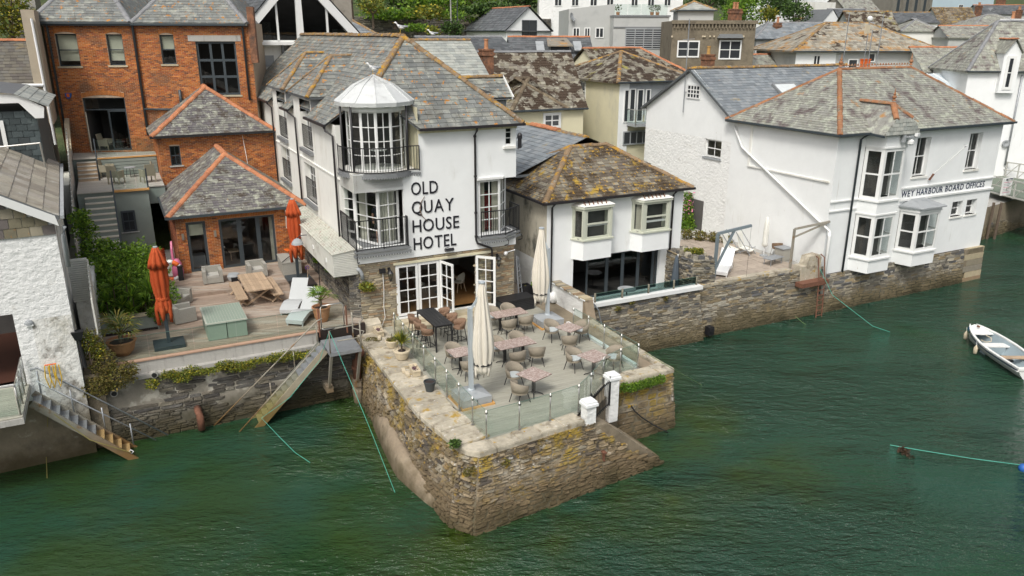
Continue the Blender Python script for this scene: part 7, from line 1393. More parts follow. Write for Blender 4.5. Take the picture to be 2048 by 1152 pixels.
def cream_umbrella(u_, v_, a_, label, off):
    t = local('closed_parasol', label, 'parasol', (u_, v_, 2.25), R(a_), group='closed cream cantilever parasols')
    for x in (-1,1):
        for y in (-1,1):
            g = G(); a, b_ = x*.02, y*.02; o = (x*.50, y*.50); g.box(min(a,o[0]),min(b_,o[1]),.05,max(a,o[0]),max(b_,o[1]),.24); g.build('ballast_slab', GREYS, t)
    G().loft([[(-.50,-.5,.245),(.5,-.5,.245),(.5,.5,.245),(-.5,.5,.245)], [(-.5,-.5,.30),(.5,-.5,.30),(.5,.5,.30),(-.5,.5,.30)], [(-.1,-.1,.40),(.1,-.1,.40),(.1,.1,.40),(-.1,.1,.40)]]).build('ballast_cover', GREYS, t, fix=True)
    g = G();
    for q in ((-.58,-.58,.58,-.53),(-.58,.53,.58,.58),(-.58,-.53,-.53,.53),(.53,-.53,.58,.53)): g.box(q[0],q[1],0,q[2],q[3],.07)
    g.build('timber_frame', NEWT, t); G().lathe((0,0,.38), [(.13,0),(.12,.05),(.08,.08)], 12).build('mast_foot', ALU, t)
    G().box(-.055,-.085,.4,.055,.085,3.2).build('mast', ALU, t); G().box(.056,-.045,1.3,.075,.045,1.55).build('crank_box', GREYS, t); G().tube([(.07,.05,1.42),(.12,.1,1.42),(.12,.1,1.3)], .012, 5).build('crank', BLACK, t)
    ox, oy = off; G().bar((0,0,3.1),(ox,oy,3.75),.05,.07).build('arm', ALU, t)
    G().lathe((ox,oy,0), [(.24,1.0),(.27,1.15),(.27,1.3),(.31,1.6),(.33,1.9),(.30,2.4),(.22,3.0),(.14,3.6),(.085,3.98),(.05,4.02)], 80, wob=folds(10, .16)).build('canopy', CANV, t, smooth=True)
    for k in range(3): a = 1+k*2.1; G().loft([[(ox+.25*math.cos(a+d)*s, oy+.25*math.sin(a+d)*s, z) for d, s in ((-.4*s_,1),(0,1.12),(.4*s_,1),(0,.8))] for z, s_ in ((1.25,1),(.95,.8),(.66+.12*k,.05))]).build('canopy_flap', CANV, t, smooth=True, fix=True)
    G().lathe((ox,oy,0), [(.27,1.28),(.31,1.29),(.31,1.32),(.27,1.33)], 20).build('tie', BLACK, t); G().lathe((ox,oy,4.0), [(.11,0),(.11,.04),(.03,.06)], 14).build('cap', ALU, t)
    return t
cream_umbrella(1.38,-7.62,0,'closed cream parasol on a grey slab base at the front left of the terrace', (.37,-.10)); cream_umbrella(7.03,-2.62,0,'closed cream parasol on a slab base at the back right by the white wall', (-.22,.20))
# glass balustrade on the pier
def balustrade(name, label, pts, z, h=.95, gm=None, pm=None, pr=.022, frm=MF, inset=.03):
    c = sum((Vector((*p, 0)) for p in pts), Vector())/len(pts); t = thing(name, label, 'glass railing', (c.x, c.y, z), 0, frm)
    for p in pts:
        G().tube([(p[0],p[1],z-.02),(p[0],p[1],z+h)], pr, 8).build('post', pm or STEEL, t, smooth=True)
        g = G(); g.lathe((p[0],p[1],z), [(.05,0),(.05,.012),(pr,.014)], 10)
        for zz in (.12, h-.1): g.box(p[0]-.035, p[1]-.035, z+zz-.025, p[0]+.035, p[1]+.035, z+zz+.025)
        g.build('clamp', STEEL, t)
    for a, b_ in zip(pts, pts[1:]):
        a, b_ = Vector((*a, z)), Vector((*b_, z)); d = (b_-a).normalized(); n = Vector((-d.y, d.x, 0))*.006; A, B = a+d*inset, b_-d*inset
        G().prism([A-n+Z_*.05, B-n+Z_*.05, B-n+Z_*(h-.03), A-n+Z_*(h-.03)], n*2).build('glass_panel', gm or GLASST, t, fix=True)
        G().prism([A-n*1.2+Z_*(h-.03), B-n*1.2+Z_*(h-.03), B-n*1.2+Z_*(h-.022), A-n*1.2+Z_*(h-.022)], n*2.4).build('glass_edge', EDGE, t, fix=True)
    return t
EDGE = mk('green_glass_edge', (.10,.19,.15), .3)
balustrade('glass_balustrade', 'glass balustrade with steel posts round the left and front of the dining terrace', [(.98,-1.15),(.93,-2.35),(.88,-3.55),(.84,-4.76),(.80,-5.95),(.77,-7.04),(.74,-8.13),(.72,-9.20),(.72,-10.18),(1.83,-10.13),(2.93,-10.05),(4.04,-9.90),(4.83,-9.36),(5.86,-8.52)], 2.30)
balustrade('glass_balustrade', 'glass balustrade along the right side of the dining terrace by the white kerb', [(5.92,-8.46),(6.85,-8.10),(7.66,-8.02),(7.64,-7.0),(7.62,-5.91),(7.59,-4.85),(7.55,-3.80)], 2.30)
balustrade('glass_balustrade', 'low dark glass screen on the white coping of the sunken terrace', [(9.55,-2.28),(10.95,-2.28),(12.35,-2.28),(13.75,-2.28),(15.05,-2.28)], 2.66, .42, mkglass('smoked_glass', (.45,.55,.54), 1.45), pm=mk('bronze_post', (.20,.18,.13), .5), pr=.045)
# gate pillars and iron gate
for u_, v_, z0, z1, lb_ in ((4.15,-10.32,2.10,2.86,'shorter white gate pillar standing on the front coping of the pier'), (5.78,-9.18,1.25,2.95,'taller white gate pillar beside the iron gate at the head of the water steps')):
    t = local('gate_pillar', lb_, 'pillar', (u_, v_, z0)); H = z1-z0; G().box(-.17,-.17,0,.17,.17,H-.16).build('shaft', ROUGHW, t); G().box(-.22,-.22,H-.16,.22,.22,H-.07).box(-.19,-.19,H-.07,.19,.19,H).build('cap', WHITE, t);
    if u_ > 5:
        for k in range(14): G().box(-.174,-.174,.04+k*.11,.174,.174,.135+k*.11).build('brick', ROUGHW, t)
t = thing('iron_gate', 'black iron bar gate between the two white pillars', 'gate', (5, -9.8, 1.9)); ga, gb = Vector((4.36,-10.12,0)), Vector((5.60,-9.34,0)); g = G()
for z in (1.98, 2.78): g.bar(ga+Z_*z, gb+Z_*z, .03)
g.build('rail', BLACK, t)
for k in range(14): p = ga+(gb-ga)*(k/13); G().bar(p+Z_*1.9, p+Z_*(2.86 if 0 < k < 13 else 2.95), .016 if 0 < k < 13 else .04).build('bar', BLACK, t)
t = thing('hose', 'black hose hanging down the right end wall of the pier into the water', 'hose', (7.5,-8.7,1)); G().tube([(6.9,-8.80,1.35),(7.0,-8.88,1.15),(7.3,-8.90,.85),(7.8,-8.93,.45),(8.3,-8.98,.12),(8.6,-9.0,-.1)], .025, 6).build('tube', BLACK, t)
t = thing('iron_bracket', 'rusty iron bracket with a rust streak on the pier front', 'bracket', (4.55,-10.8,1.2)); G().box(4.46,-10.80,1.12,4.58,-10.6,1.17).box(4.50,-10.78,.85,4.53,-10.65,1.15).build('bracket', RUST, t)
# plant pots on the wide left wall
def pot_round(name, label, p, r, h, mat, prof=None):
    t = local(name, label, 'plant pot', p); pr = prof or [(r*.62,0),(r*.7,.02),(r*.92,h*.55),(r*.95,h*.8),(r*1.08,h*.82),(r*1.08,h*.97),(r*.93,h),(r*.88,h*.9),(.02,h*.88)]; G().lathe((0,0,0), pr, 20).build('pot', mat, t, smooth=False); G().lathe((0,0,0), [(r*.87,h*.86),(.05,h*.92)], 14).build('soil', SOIL, t); return t
def trough(label, p, a_, soilc):
    t = local('stone_trough', label, 'planter', p, R(a_)); L, W_, h = .62, .26, .24
    G().loft([[(-L/2*s,-W_/2*s,z),(L/2*s,-W_/2*s,z),(L/2*s,W_/2*s,z),(-L/2*s,W_/2*s,z)] for s, z in ((.88,0),(.98,h*.8),(1.08,h*.82),(1.08,h),(.92,h),(.86,h*.75))]).build('trough', STPOT, t, fix=True)
    for k in range(4): G().box(-L/2*.98,-W_/2-.004-.0*k,.03+k*.045,L/2*.98,-W_/2+.02,.06+k*.045).build('moulding', STPOT, t)
    leaves(90, [((0,0,h*.86),(L*.36,W_*.3,.03))], .05, 4).build('heather', mk('purple_heather', (.09,.03,.06), .9) if 'purple_heather' not in bpy.data.materials else bpy.data.materials['purple_heather'], t); return t
trough('cream stone trough with dark heather at the back end of the pier wall', (.42,-.85,2.32), 88, 0); trough('cream stone trough with dark heather beside two loose blocks near the black pot', (.42,-4.95,2.32), 84, 0)
t = pot_round('plant_pot', 'cream pot of dry moss next to the spiky cordyline', (.48,-2.30,2.31), .24, .30, STPOT); leaves(500, [((0,0,.30),(.20,.20,.06))], .05, 2).build('moss', LEAFB, t); G().tube([(0,0,.3),(.01,0,.55)], .015, 5).build('stem', BARK, t)
t = pot_round('plant_pot', 'large cream moulded pot holding a spiky yellow green cordyline', (.46,-3.50,2.31), .29, .36, STPOT)
def spiky(t, p, n, L, seed, mat, w=.022, droop=.5, up=.6):
    rg = random.Random(seed); g = G(); p = Vector(p)
    for k in range(n):
        a = rg.uniform(0, 2*PI); e = rg.uniform(up*.4, 1.45); l = L*rg.uniform(.75, 1.1); d = Vector((math.cos(a)*math.cos(e), math.sin(a)*math.cos(e), math.sin(e))); s = Vector((-math.sin(a), math.cos(a), 0))*w
        m = p+d*l*.55; q = p+d*l; q.z -= droop*l*(1.5-e)*.35; g.add([p-s*.5, p+s*.5, m+s, m-s, q], [(0,1,2,3),(3,2,4)])
    return g.build('leaf_blade', mat, t)
G().tube([(0,0,.3),(.0,0,.62)], .035, 6).build('trunk', BARK, t); spiky(t, (0,0,.6), 110, .55, 3, LEAFY);
for k in range(3): G().tube([(.1*k-.1,.05,.33),(.13*k-.1,.1,.75)], .008, 4).build('cane', TIMBER, t)
pot_round('plant_pot', 'small dark grey plastic pot standing alone on the worn coping', (.40,-6.45,2.31), .19, .36, PLASG, [(.13,0),(.19,.30),(.205,.31),(.205,.36),(.18,.36),(.15,.2),(.01,.18)])
for i, (u_, v_, a_, lb_) in enumerate([(.30,-1.30,70,'loose cream block beside the trough at the back of the pier wall'), (.12,-4.62,80,'farther of two loose cream blocks beside the second trough'), (.14,-4.95,84,'nearer of two loose cream blocks beside the second trough')]):
    t = local('loose_block', lb_, 'block', (u_, v_, 2.32), R(a_), group='loose cream blocks on the pier wall'); G().box(-.15,-.06,0,.15,.06,.09).build('block', STPOT, t)
t = thing('pier_block', 'big lichened masonry block at the hotel end of the pier wall', 'masonry block', (.1,-.2,2.3)); G().loft([[(-.35,-.5,2.2),(.75,-.45,2.2),(.75,.25,2.2),(-.35,.25,2.2)], [(-.33,-.45,2.55),(.68,-.4,2.6),(.68,.05,2.75),(-.3,.05,2.75)]]).build('block', COPE, t, fix=True)
# storage box, planters, ladder by the back lane
t = local('storage_box', 'long black storage box behind the back terrace table', 'storage box', (6.62,-.48,2.25), R(4)); G().box(-.78,-.36,.0,.78,.36,.50).build('box', PLASG, t); G().box(-.81,-.39,.50,.81,.39,.56).build('lid', BLACK, t)
for k in range(6): G().box(-.77,-.365,.04+k*.075,.77,-.36,.10+k*.075).build('panel_board', BLACK, t)
for i, (u_, v_) in enumerate(((7.62,.42),(7.95,.05))):
    t = local('tall_planter', ('left, farther' if i == 0 else 'right, nearer')+' one of two tall black planters in the lane beside the hotel', 'planter', (u_, v_, 2.22), group='tall black planters in the lane'); G().loft([[(-.15*s,-.15*s,z),(.15*s,-.15*s,z),(.15*s,.15*s,z),(-.15*s,.15*s,z)] for s, z in ((1,0),(1.35,.72),(1.35,.75),(1.15,.75),(1.1,.6))]).build('pot', BLACK, t, fix=True)
    if i: leaves(500, [((0,0,.85),(.17,.17,.14)),((0,0,1.0),(.1,.1,.12))], .09, 5).build('foliage', LEAF, t)
    else: leaves(60, [((0,0,.66),(.1,.1,.03))], .05, 5).build('foliage', LEAFB, t)
t = thing('ladder', 'grey ladder leaning on the corner of the stone front in the lane', 'ladder', (7.0,.2,2.2)); G().bar((7.08,-.02,2.25),(6.95,.02,4.5),.05,.03).bar((7.38,.15,2.25),(7.10,.18,4.4),.05,.03).build('stile', GALV, t)
for k in range(8): z = 2.5+k*.25; G().bar((7.07-.014*k,.0,z),(7.36-.03*k,.15,z),.025).build('rung', GALV, t)
# white wall with slate coping between the terraces and the strip beside it
pw = thing('whitewashed_wall', 'whitewashed wall with a rough slate coping that ends in a rounded buttress', 'wall', (9,-1,2))
prof = [(9.0,1.6,2.2),(9.0,-2.75,2.2),(9.0,-2.95,1.9),(9.0,-2.62,2.9),(9.0,-2.45,3.02),(9.0,1.6,3.02)]; G().prism([(8.78,.9,2.0),(8.78,-3.0,2.0),(8.78,-2.75,2.5),(8.78,-2.62,3.0),(8.78,.9,3.0)], (.30,0,0)).build('wall', ROUGHW, pw, fix=True)
G().loft([[(8.74,-3.4,.2),(9.16,-3.4,.2),(9.16,-2.60,.2),(8.74,-2.60,.2)],[(8.74,-3.2,1.8),(9.16,-3.2,1.8),(9.16,-2.6,1.8),(8.74,-2.6,1.8)],[(8.74,-2.85,2.6),(9.16,-2.85,2.6),(9.16,-2.6,2.6),(8.74,-2.6,2.6)],[(8.74,-2.72,3.0),(9.16,-2.72,3.0),(9.16,-2.6,3.0),(8.74,-2.6,3.0)]]).build('buttress', RENDP, pw, fix=True)
for k in range(24): v_ = -2.72+k*.15; G().box(8.72+RNG.uniform(-.02,.02), v_+.008, 3.0, 9.14+RNG.uniform(-.02,.02), v_+.142, 3.07+RNG.uniform(-.015,.02)).build('coping_slate', STONE_H if k else STONE_H, pw)
g = G().box(8.72,-2.74,2.985,8.76,.9,3.04).build('white_edge', WHITE, pw); G().loft([[(8.55,-.4,2.2),(8.8,-.4,2.2),(8.8,.9,2.2),(8.3,.9,2.2)],[(8.6,-.3,2.6),(8.8,-.3,2.6),(8.8,.9,2.7),(8.4,.9,2.7)]]).build('base_swelling', ROUGHW, pw, smooth=True, fix=True)
t = thing('pipe_rail', 'bent green pipe rail at the end of the white coping', 'handrail', (9.3,-2.5,2.5)); G().tube([(9.25,-2.45,2.66),(9.35,-2.52,2.72),(9.55,-2.6,2.4),(9.75,-2.72,1.4),(9.78,-2.75,.9)], .03, 6).build('rail', GALV, t)
# LEFT DECK
def red_umbrella(u_, v_, z0, label, a_=0):
    t = local('closed_parasol', label, 'parasol', (u_, v_, z0), R(a_), group='closed rust red parasols'); G().box(-.52,-.46,0,.52,.46,.12).build('base', ANTHR, t); G().box(-.06,-.06,.12,.06,.06,1.9).build('mast', ANTHR, t)
    G().lathe((.0,-.12,0), [(.15,1.30),(.25,1.45),(.24,1.70),(.19,1.82),(.23,2.05),(.27,2.5),(.25,2.9),(.245,3.02),(.315,3.00),(.27,3.2),(.17,3.5),(.09,3.70)], 80, wob=folds(9, .17, .5)).build('canopy', CANVR, t, smooth=True)
    for k in range(5): a = .6+k*1.25; c, s = math.cos(a), math.sin(a); G().loft([[(c*(r-.04)-s*w, -.12+s*(r-.04)+c*w, z), (c*(r+.05), -.12+s*(r+.05), z), (c*(r-.04)+s*w, -.12+s*(r-.04)-c*w, z), (c*(r-.08), -.12+s*(r-.08), z)] for z, r, w in ((1.75,.20,.10),(1.45,.27,.12),(1.22-.08*(k % 2),.27,.06),(1.05-.1*(k % 3),.24,.01))]).build('canopy_flap', CANVR, t, smooth=True, fix=True)
    G().lathe((0,-.12,0), [(.21,1.80),(.235,1.82),(.235,1.88),(.21,1.9)], 20).build('tie', CANVR, t); G().lathe((0,-.12,3.70), [(.08,0),(.08,.04),(.02,.06)], 12).build('cap', GREYS, t); return t
red_umbrella(-7.04,.36,2.80,'closed rust red parasol on a dark square base at the front left of the deck'); red_umbrella(-1.22,5.80,2.94,'closed rust red parasol against the louvred box at the back right of the deck')
def cube_chair(label, p, a_):
    t = local('wicker_armchair', label, 'armchair', p, R(a_), group='square grey wicker armchairs on the left deck')
    G().box(-.40,-.40,.04,-.24,.40,.66).build('backrest', RATTG, t)
    for s in (-1, 1): G().box(-.24,.27*s,.04,.40,.42*s,.60).build('armrest', RATTG, t)
    G().box(-.24,-.27,.04,.38,.27,.28).build('seat', RATTG, t); G().box(-.23,-.26,.285,.37,.26,.38).build('cushion', mk('grey_seat_cushion', (.42,.41,.37), .9) if 'grey_seat_cushion' not in bpy.data.materials else bpy.data.materials['grey_seat_cushion'], t); return t
cube_chair('square wicker armchair in front of the wall between the two annexe doors', (-4.72,7.15,2.94), -92); cube_chair('square wicker armchair in front of the wide annexe door', (-2.80,7.25,2.94), -88); cube_chair('farther of two wicker armchairs behind the front red parasol', (-6.35,4.95,2.80), -35); cube_chair('nearer of two wicker armchairs, back turned, beside the storage cubes', (-6.35,2.85,2.80), 12)
t = thing('cube_table', 'pale green wicker cube table with a slatted glass top at the deck edge', 'table', (-5,1.2,2.8)); WGRN = mk('green_grey_wicker', (.27,.33,.27), .8, mott=(.15, 45), bump=(50, .8, .01))
for k, (a, b_) in enumerate(((-5.72,-5.06),(-5.03,-4.34))): G().box(a,.08,2.82,b_,2.0,3.44).build('cube_seat', WGRN, t)
G().box(-5.76,.04,3.44,-4.30,2.06,3.50).build('top_frame', GREYS if False else mk('pale_green_frame', (.42,.45,.38), .7), t)
for k in range(14): a = -5.70+k*.10; G().box(a,.10,3.50,a+.085,2.0,3.512).build('slat', WGRN, t)
pc = thing('picnic_table', 'weathered teak picnic table with crossed legs on the left deck', 'picnic table', (-3.3,4.4,2.8))
for k in range(8): a = -3.83+k*.132; G().box(a,3.14,3.50,a+.125,5.70,3.545).build('plank', TIMBER, pc)
G().box(-3.83,4.40,3.545,-2.78,4.43,3.55).build('batten', TIMBER, pc)
for y in (3.55, 5.3): G().bar((-3.85,y,2.82),(-2.75,y,3.5),.10,.07).build('leg', TIMBER, pc); G().bar((-2.75,y+.07,2.82),(-3.85,y+.07,3.5),.10,.07).build('leg', TIMBER, pc); G().box(-3.75,y-.05,3.42,-2.85,y+.1,3.5).build('crosspiece', TIMBER, pc)
for a0, lb_ in ((-4.22,'teak bench on the left side of the picnic table'), (-2.80,'teak bench on the right side of the picnic table')):
    b3_ = thing('bench', lb_, 'bench', (a0+.2,4.4,2.8), group='teak benches at the picnic table')
    for k in range(4): G().box(a0+k*.105,3.1,3.21,a0+.10+k*.105,5.68,3.25).build('plank', TIMBER, b3_)
    for y in (3.5, 5.3): G().bar((a0-.02,y,2.82),(a0+.42,y,3.2),.08,.06).build('leg', TIMBER, b3_); G().bar((a0+.42,y+.05,2.82),(a0-.02,y+.05,3.2),.08,.06).build('leg', TIMBER, b3_)
def lounger(p, a_, label, mat=None, grp='pale woven sun loungers on the left deck'):
    t = local('sun_lounger', label, 'sun lounger', p, R(a_), group=grp); mat = mat or LOUNG; W_ = .34
    cur = [(-1.02,.24),(-.9,.30),(-.65,.37),(-.35,.40),(-.05,.34),(.2,.28)]; bk = [(.2,.28),(.35,.42),(.95,.98)]
    def sheet(c, th=.03):
        rings = []
        for x, z in c: rings.append([(x,-W_,z-th),(x,W_,z-th),(x,W_,z),(x,-W_,z)])
        return G().loft(rings)
    sheet(cur).build('seat', mat, t, fix=True); sheet(bk).build('backrest', mat, t, fix=True)
    for s in (-1, 1):
        g = G(); lo = [(-1.02,.10),(-.2,.24),(.2,.12)]
        g.prism([(x, s*W_, z) for x, z in cur]+[(x, s*W_, z) for x, z in ((.2,.14),(-.35,.28),(-.85,.16),(-1.0,.10))], (0, .02*s, 0)); g.build('side_skirt', mat, t, fix=True)
    G().box(-1.03,-W_,.10,-1.0,W_,.25).build('foot_panel', mat, t)
    for x in (-.97, .15):
        for s in (-1, 1): G().bar((x,s*(W_-.03),0),(x,s*(W_-.03),.22),.045).build('leg', mat, t)
    G().bar((.7,-W_+.04,.02),(.75,-W_+.04,.78),.03).bar((.7,W_-.04,.02),(.75,W_-.04,.78),.03).build('prop', mat, t); return t
lounger((-2.05,2.45,2.80), 62, 'farther pale grey woven lounger on the left deck'); lounger((-1.95,1.05,2.80), 52, 'nearer pale grey woven lounger beside the terracotta palm pot')
def palm(t, p, n, L, seed, mat, fan=9):
    rg = random.Random(seed); p = Vector(p); g = G(); st_ = G()
    for k in range(n):
        a = k*2.4+rg.uniform(-.3,.3); e = rg.uniform(.15,1.25); l = L*rg.uniform(.6,1); d = Vector((math.cos(a)*math.cos(e), math.sin(a)*math.cos(e), math.sin(e))); h = p+d*l*.5; st_.tube([p, h], .012, 4)
        s = Vector((-math.sin(a), math.cos(a), 0)); up = s.cross(d)
        for i in range(fan):
            f = R(-75+150*i/(fan-1)); dd = d*math.cos(f)+s*math.sin(f); q = h+dd*l*.55; q.z -= .12*l; m = h+dd*l*.3; w = s.cross(dd) if False else up.cross(dd).normalized()*.022; g.add([h, m+w, q, m-w], [(0,1,2,3)])
    st_.build('stalk', LEAFB, t); return g.build('frond', mat, t)
t = local('potted_palm', 'small palm in a terracotta pot beside the loungers and the glass gate', 'potted palm', (-1.48,.35,2.80)); G().lathe((0,0,0), [(.20,0),(.28,.2),(.33,.5),(.34,.56),(.37,.57),(.37,.62),(.32,.62),(.28,.5),(.02,.5)], 20).build('pot', TCOTTA, t); G().lathe((0,0,0), [(.3,.53),(.03,.56)], 12).build('soil', SOIL, t); G().tube([(0,0,.5),(0,0,.85)], .07, 7, .05).build('trunk', BARK, t); palm(t, (0,0,.85), 16, .85, 3, LEAF)
t = local('potted_palm', 'fan palm in a wide terracotta bowl at the left corner of the deck', 'potted palm', (-8.55,.18,2.80)); G().lathe((0,0,0), [(.22,0),(.38,.18),(.44,.4),(.46,.5),(.5,.51),(.5,.55),(.44,.55),(.38,.42),(.02,.42)], 20).build('pot', TCOTTA, t); G().lathe((0,0,0), [(.42,.46),(.03,.49)], 12).build('soil', SOIL, t); G().tube([(0,0,.45),(0,0,.75)], .1, 7, .07).build('trunk', BARK, t); palm(t, (0,0,.75), 24, 1.15, 5, mk('yellowing_palm_leaf', (.20,.22,.05), .6, pv=.4, pcols=[(.16,.21,.05),(.28,.27,.05),(.10,.16,.04),(.34,.30,.06)], trans=.2))
t = local('wicker_chest', 'grey wicker storage chest with paddles on top at the back right of the deck', 'storage chest', (-1.28,7.3,2.94), R(-3)); G().box(-.42,-.85,.04,.42,.85,.60).build('chest', RATTG, t); G().box(-.44,-.87,.60,.44,.87,.65).build('lid', RATTG, t)
for i, (a, m_, lb_) in enumerate(((.3, ORNG, 'orange paddle with a black shaft on the wicker chest'), (-.2, BLACK, 'black paddle lying on the wicker chest'), (.05, ORNG, 'short orange oar blade on the wicker chest'))):
    t = local('paddle', lb_, 'paddle', (-1.3+i*.12,7.1+.1*i,3.62), R(55+i*22)); G().tube([(-.8,0,.02),(.6,0,.10)], .018, 6).build('shaft', BLACK, t); G().prism([(.6,-.09,.1),(1.0,-.11,.12),(1.05,0,.12),(1.0,.11,.12),(.6,.09,.1)], (0,0,.02)).build('blade', m_, t, fix=True)
t = local('fire_pit', 'small grey metal brazier behind the picnic table', 'brazier', (-3.9,6.45,2.94)); G().lathe((0,0,0), [(.12,.12),(.24,.2),(.28,.36),(.22,.46),(.1,.47)], 14).build('bowl', GREYS, t); G().box(-.14,-.285,.2,.14,-.2,.36).build('opening', BLACK, t)
for k in range(3): a = k*2.1; G().bar((.15*math.cos(a),.15*math.sin(a),.2),(.2*math.cos(a),.2*math.sin(a),0),.03).build('leg', BLACK, t)
t = local('low_planter', 'low black box planter behind the loungers', 'planter', (-1.3,4.35,2.80)); G().box(-.5,-.5,0,.5,.5,.42).build('box', BLACK, t); G().box(-.44,-.44,.40,.44,.44,.425).build('soil', SOIL, t)
t = local('arched_lamp', 'black arched garden lamp with a grey dome shade by the retaining wall', 'lamp', (-.62,4.2,2.80)); G().tube([(0,0,0),(0,0,2.0),(-.1,.05,2.35),(-.35,.15,2.52),(-.62,.25,2.50),(-.75,.3,2.38)], .022, 6).build('post', BLACK, t); G().lathe((-.75,.3,2.12), [(.26,0),(.24,.08),(.15,.20),(.04,.26)], 16).build('shade', GREYS, t)
t = local('toy_spade', 'purple handled toy spade leaning by the right red parasol', 'spade', (-.95,5.1,2.94)); G().tube([(0,0,0),(.05,.02,.62)], .015, 5).build('shaft', TIMBER, t); G().tube([(.0,.02,.62),(-.05,.02,.72),(.05,.02,.78),(.13,.02,.7),(.05,.02,.62)], .018, 5).build('handle', mk('purple_plastic', (.15,.03,.35), .5), t); G().box(-.08,-.02,-.0,.08,.02,.14).build('blade', BUOYB, t)
t = local('inflatable_ring', 'orange and white inflatable ring leaning behind the front red parasol', 'inflatable', (-6.35,8.3,3.35), R(70));
for k in range(10): G().tube([(.0,.42*math.cos(a),.42*math.sin(a)) for a in [2*PI*(k+j/4)/10 for j in range(5)]], .11, 8).build('segment', ORNG if k % 2 else PLASW, t, smooth=True)
t = local('paddle_board', 'pink and white paddle board upright against the annexe corner', 'paddle board', (-6.15,8.75,2.90), R(80)); G().loft([[(w*.5-.0,-.04,z),(w*.5,.04,z),(-w*.5,.04,z),(-w*.5,-.04,z)] for w, z in ((.2,0),(.5,.3),(.62,.9),(.5,1.4),(.1,1.7))]).build('board', PINK, t, fix=True); G().loft([[(w*.5,-.045,z),(w*.5,-.041,z),(-w*.1,-.041,z),(-w*.1,-.045,z)] for w, z in ((.3,.5),(.5,.9),(.35,1.4))]).build('white_stripe', PLASW, t, fix=True)
t = local('kayak_bag', 'bright pink dry bag at the foot of the paddle board', 'bag', (-6.05,8.35,2.90)); G().lathe((0,0,0), [(.12,0),(.22,.1),(.25,.4),(.2,.75),(.1,.95),(.03,.98)], 12).build('bag', PINK, t, smooth=True); t = local('bin', 'narrow black bin between the pink bag and the annexe corner', 'bin', (-5.98,8.05,2.82)); G().box(-.1,-.12,0,.12,.12,.75).build('bin', BLACK, t); G().box(-.12,-.14,.75,.14,.14,.79).build('lid', BLACK, t)
t = thing('rolled_canvas', 'heap of red canvas stored in the dark opening beside the annexe', 'canvas heap', (-6.9,11.5,2.9)); g = G(); [g.tube([(-7.6+.1*k,10.6+.15*k,2.95+.08*k),(-6.4,11.6+.1*k,3.05+.1*k)], .08, 7) for k in range(5)]; g.build('roll', CANVR, t, smooth=True)
# glass rail of the left deck and its gate
glr = thing('glass_balustrade', 'frameless glass rail along the front edge of the left timber deck', 'glass railing', (-5,-.5,2.8)); xs = [-9.2+i*1.47 for i in range(6)]
for a, b_ in zip(xs, xs[1:]): G().box(a+.01,-.475,2.79,b_-.01,-.460,3.62).build('glass_panel', mkglass('deck_glass', (.90,.95,.93), 1.22) if 'deck_glass' not in bpy.data.materials else bpy.data.materials['deck_glass'], glr); G().box(a+.01,-.476,3.62,b_-.01,-.459,3.628).build('glass_edge', EDGE, glr)
gt = thing('glass_gate', 'steel framed glass gate at the head of the platform stairs', 'gate', (-1.3,-.8,2.8)); G().tube([(-1.78,-.82,2.95),(-1.78,-.82,3.75),(-1.70,-.82,3.85),(-.98,-.80,3.85),(-.90,-.80,3.75),(-.90,-.80,2.95),(-.98,-.80,2.88),(-1.70,-.82,2.88),(-1.78,-.82,2.95)], .025, 8).build('frame', STEEL, gt, smooth=True); G().box(-1.76,-.82,2.9,-.92,-.81,3.83).build('glass_panel', GLASST, gt); G().tube([(-1.86,-.80,2.6),(-1.86,-.80,3.75)], .03, 8).build('post', RUST, gt); G().tube([(-.80,-.80,2.6),(-.80,-.80,3.7)], .03, 8).build('post', RUST, gt)
# metal stair platform with stairs to the water
sp = thing('platform_stairs', 'galvanised landing platform with a steep stair running down the quay wall into the water', 'metal stairs', (-2,-1.7,2)); G().box(-1.9,-2.45,2.42,-.72,-1.0,2.55).build('platform', GALV, sp)
for x, y in ((-1.85,-2.4),(-.78,-2.4)): G().bar((x,y,2.45),(x-.05,y+.5,1.0),.09,.09).build('support', GALVR, sp); G().box(x-.15,y+.5,.75,x+.1,y+1.2,1.0).build('bracket', GALVR, sp)
sa, sb = Vector((-1.95,-1.5,2.50)), Vector((-5.1,-1.5,-.55))
for dy, m_ in ((-.45, GALVR), (.32, STAIRG)): G().bar(sa+Y_*dy, sb+Y_*dy, .05, .24).build('stringer', m_ if dy > 0 else mk('weathered_timber_stringer', (.34,.30,.22), .85, zst=[((.19,.13,.04), .2, 1.3)]), sp)
for k in range(16): p = sa+(sb-sa)*((k+.5)/16); G().box(p.x-.13,p.y-.42,p.z-.02,p.x+.11,p.y+.30,p.z+.015).build('tread', GALV if k < 5 else STAIRG, sp); G().box(p.x+.09,p.y-.42,p.z,p.x+.105,p.y+.30,p.z+.17).build('riser', GALV if k < 5 else STAIRG, sp)
def hrail(pts, r, parent, mat=GALVR, nm='handrail'): G().tube(pts, r, 8).build(nm, mat, parent, smooth=True)
hrail([(-1.80,-1.12,3.45),(-2.0,-1.15,3.40),tuple(sb+Vector((-1.3,.38,.2)))], .028, sp); hrail([tuple(sa+Vector((-.2,-.5,.35))),tuple(sb+Vector((-.4,-.5,.3)))], .024, sp)
for t_ in (.03, .32, .62): p = sa+(sb-sa)*t_+Vector((0,.36,0)); hrail([tuple(p),tuple(p+Z_*(.95-.45*t_))], .024, sp, nm='baluster')
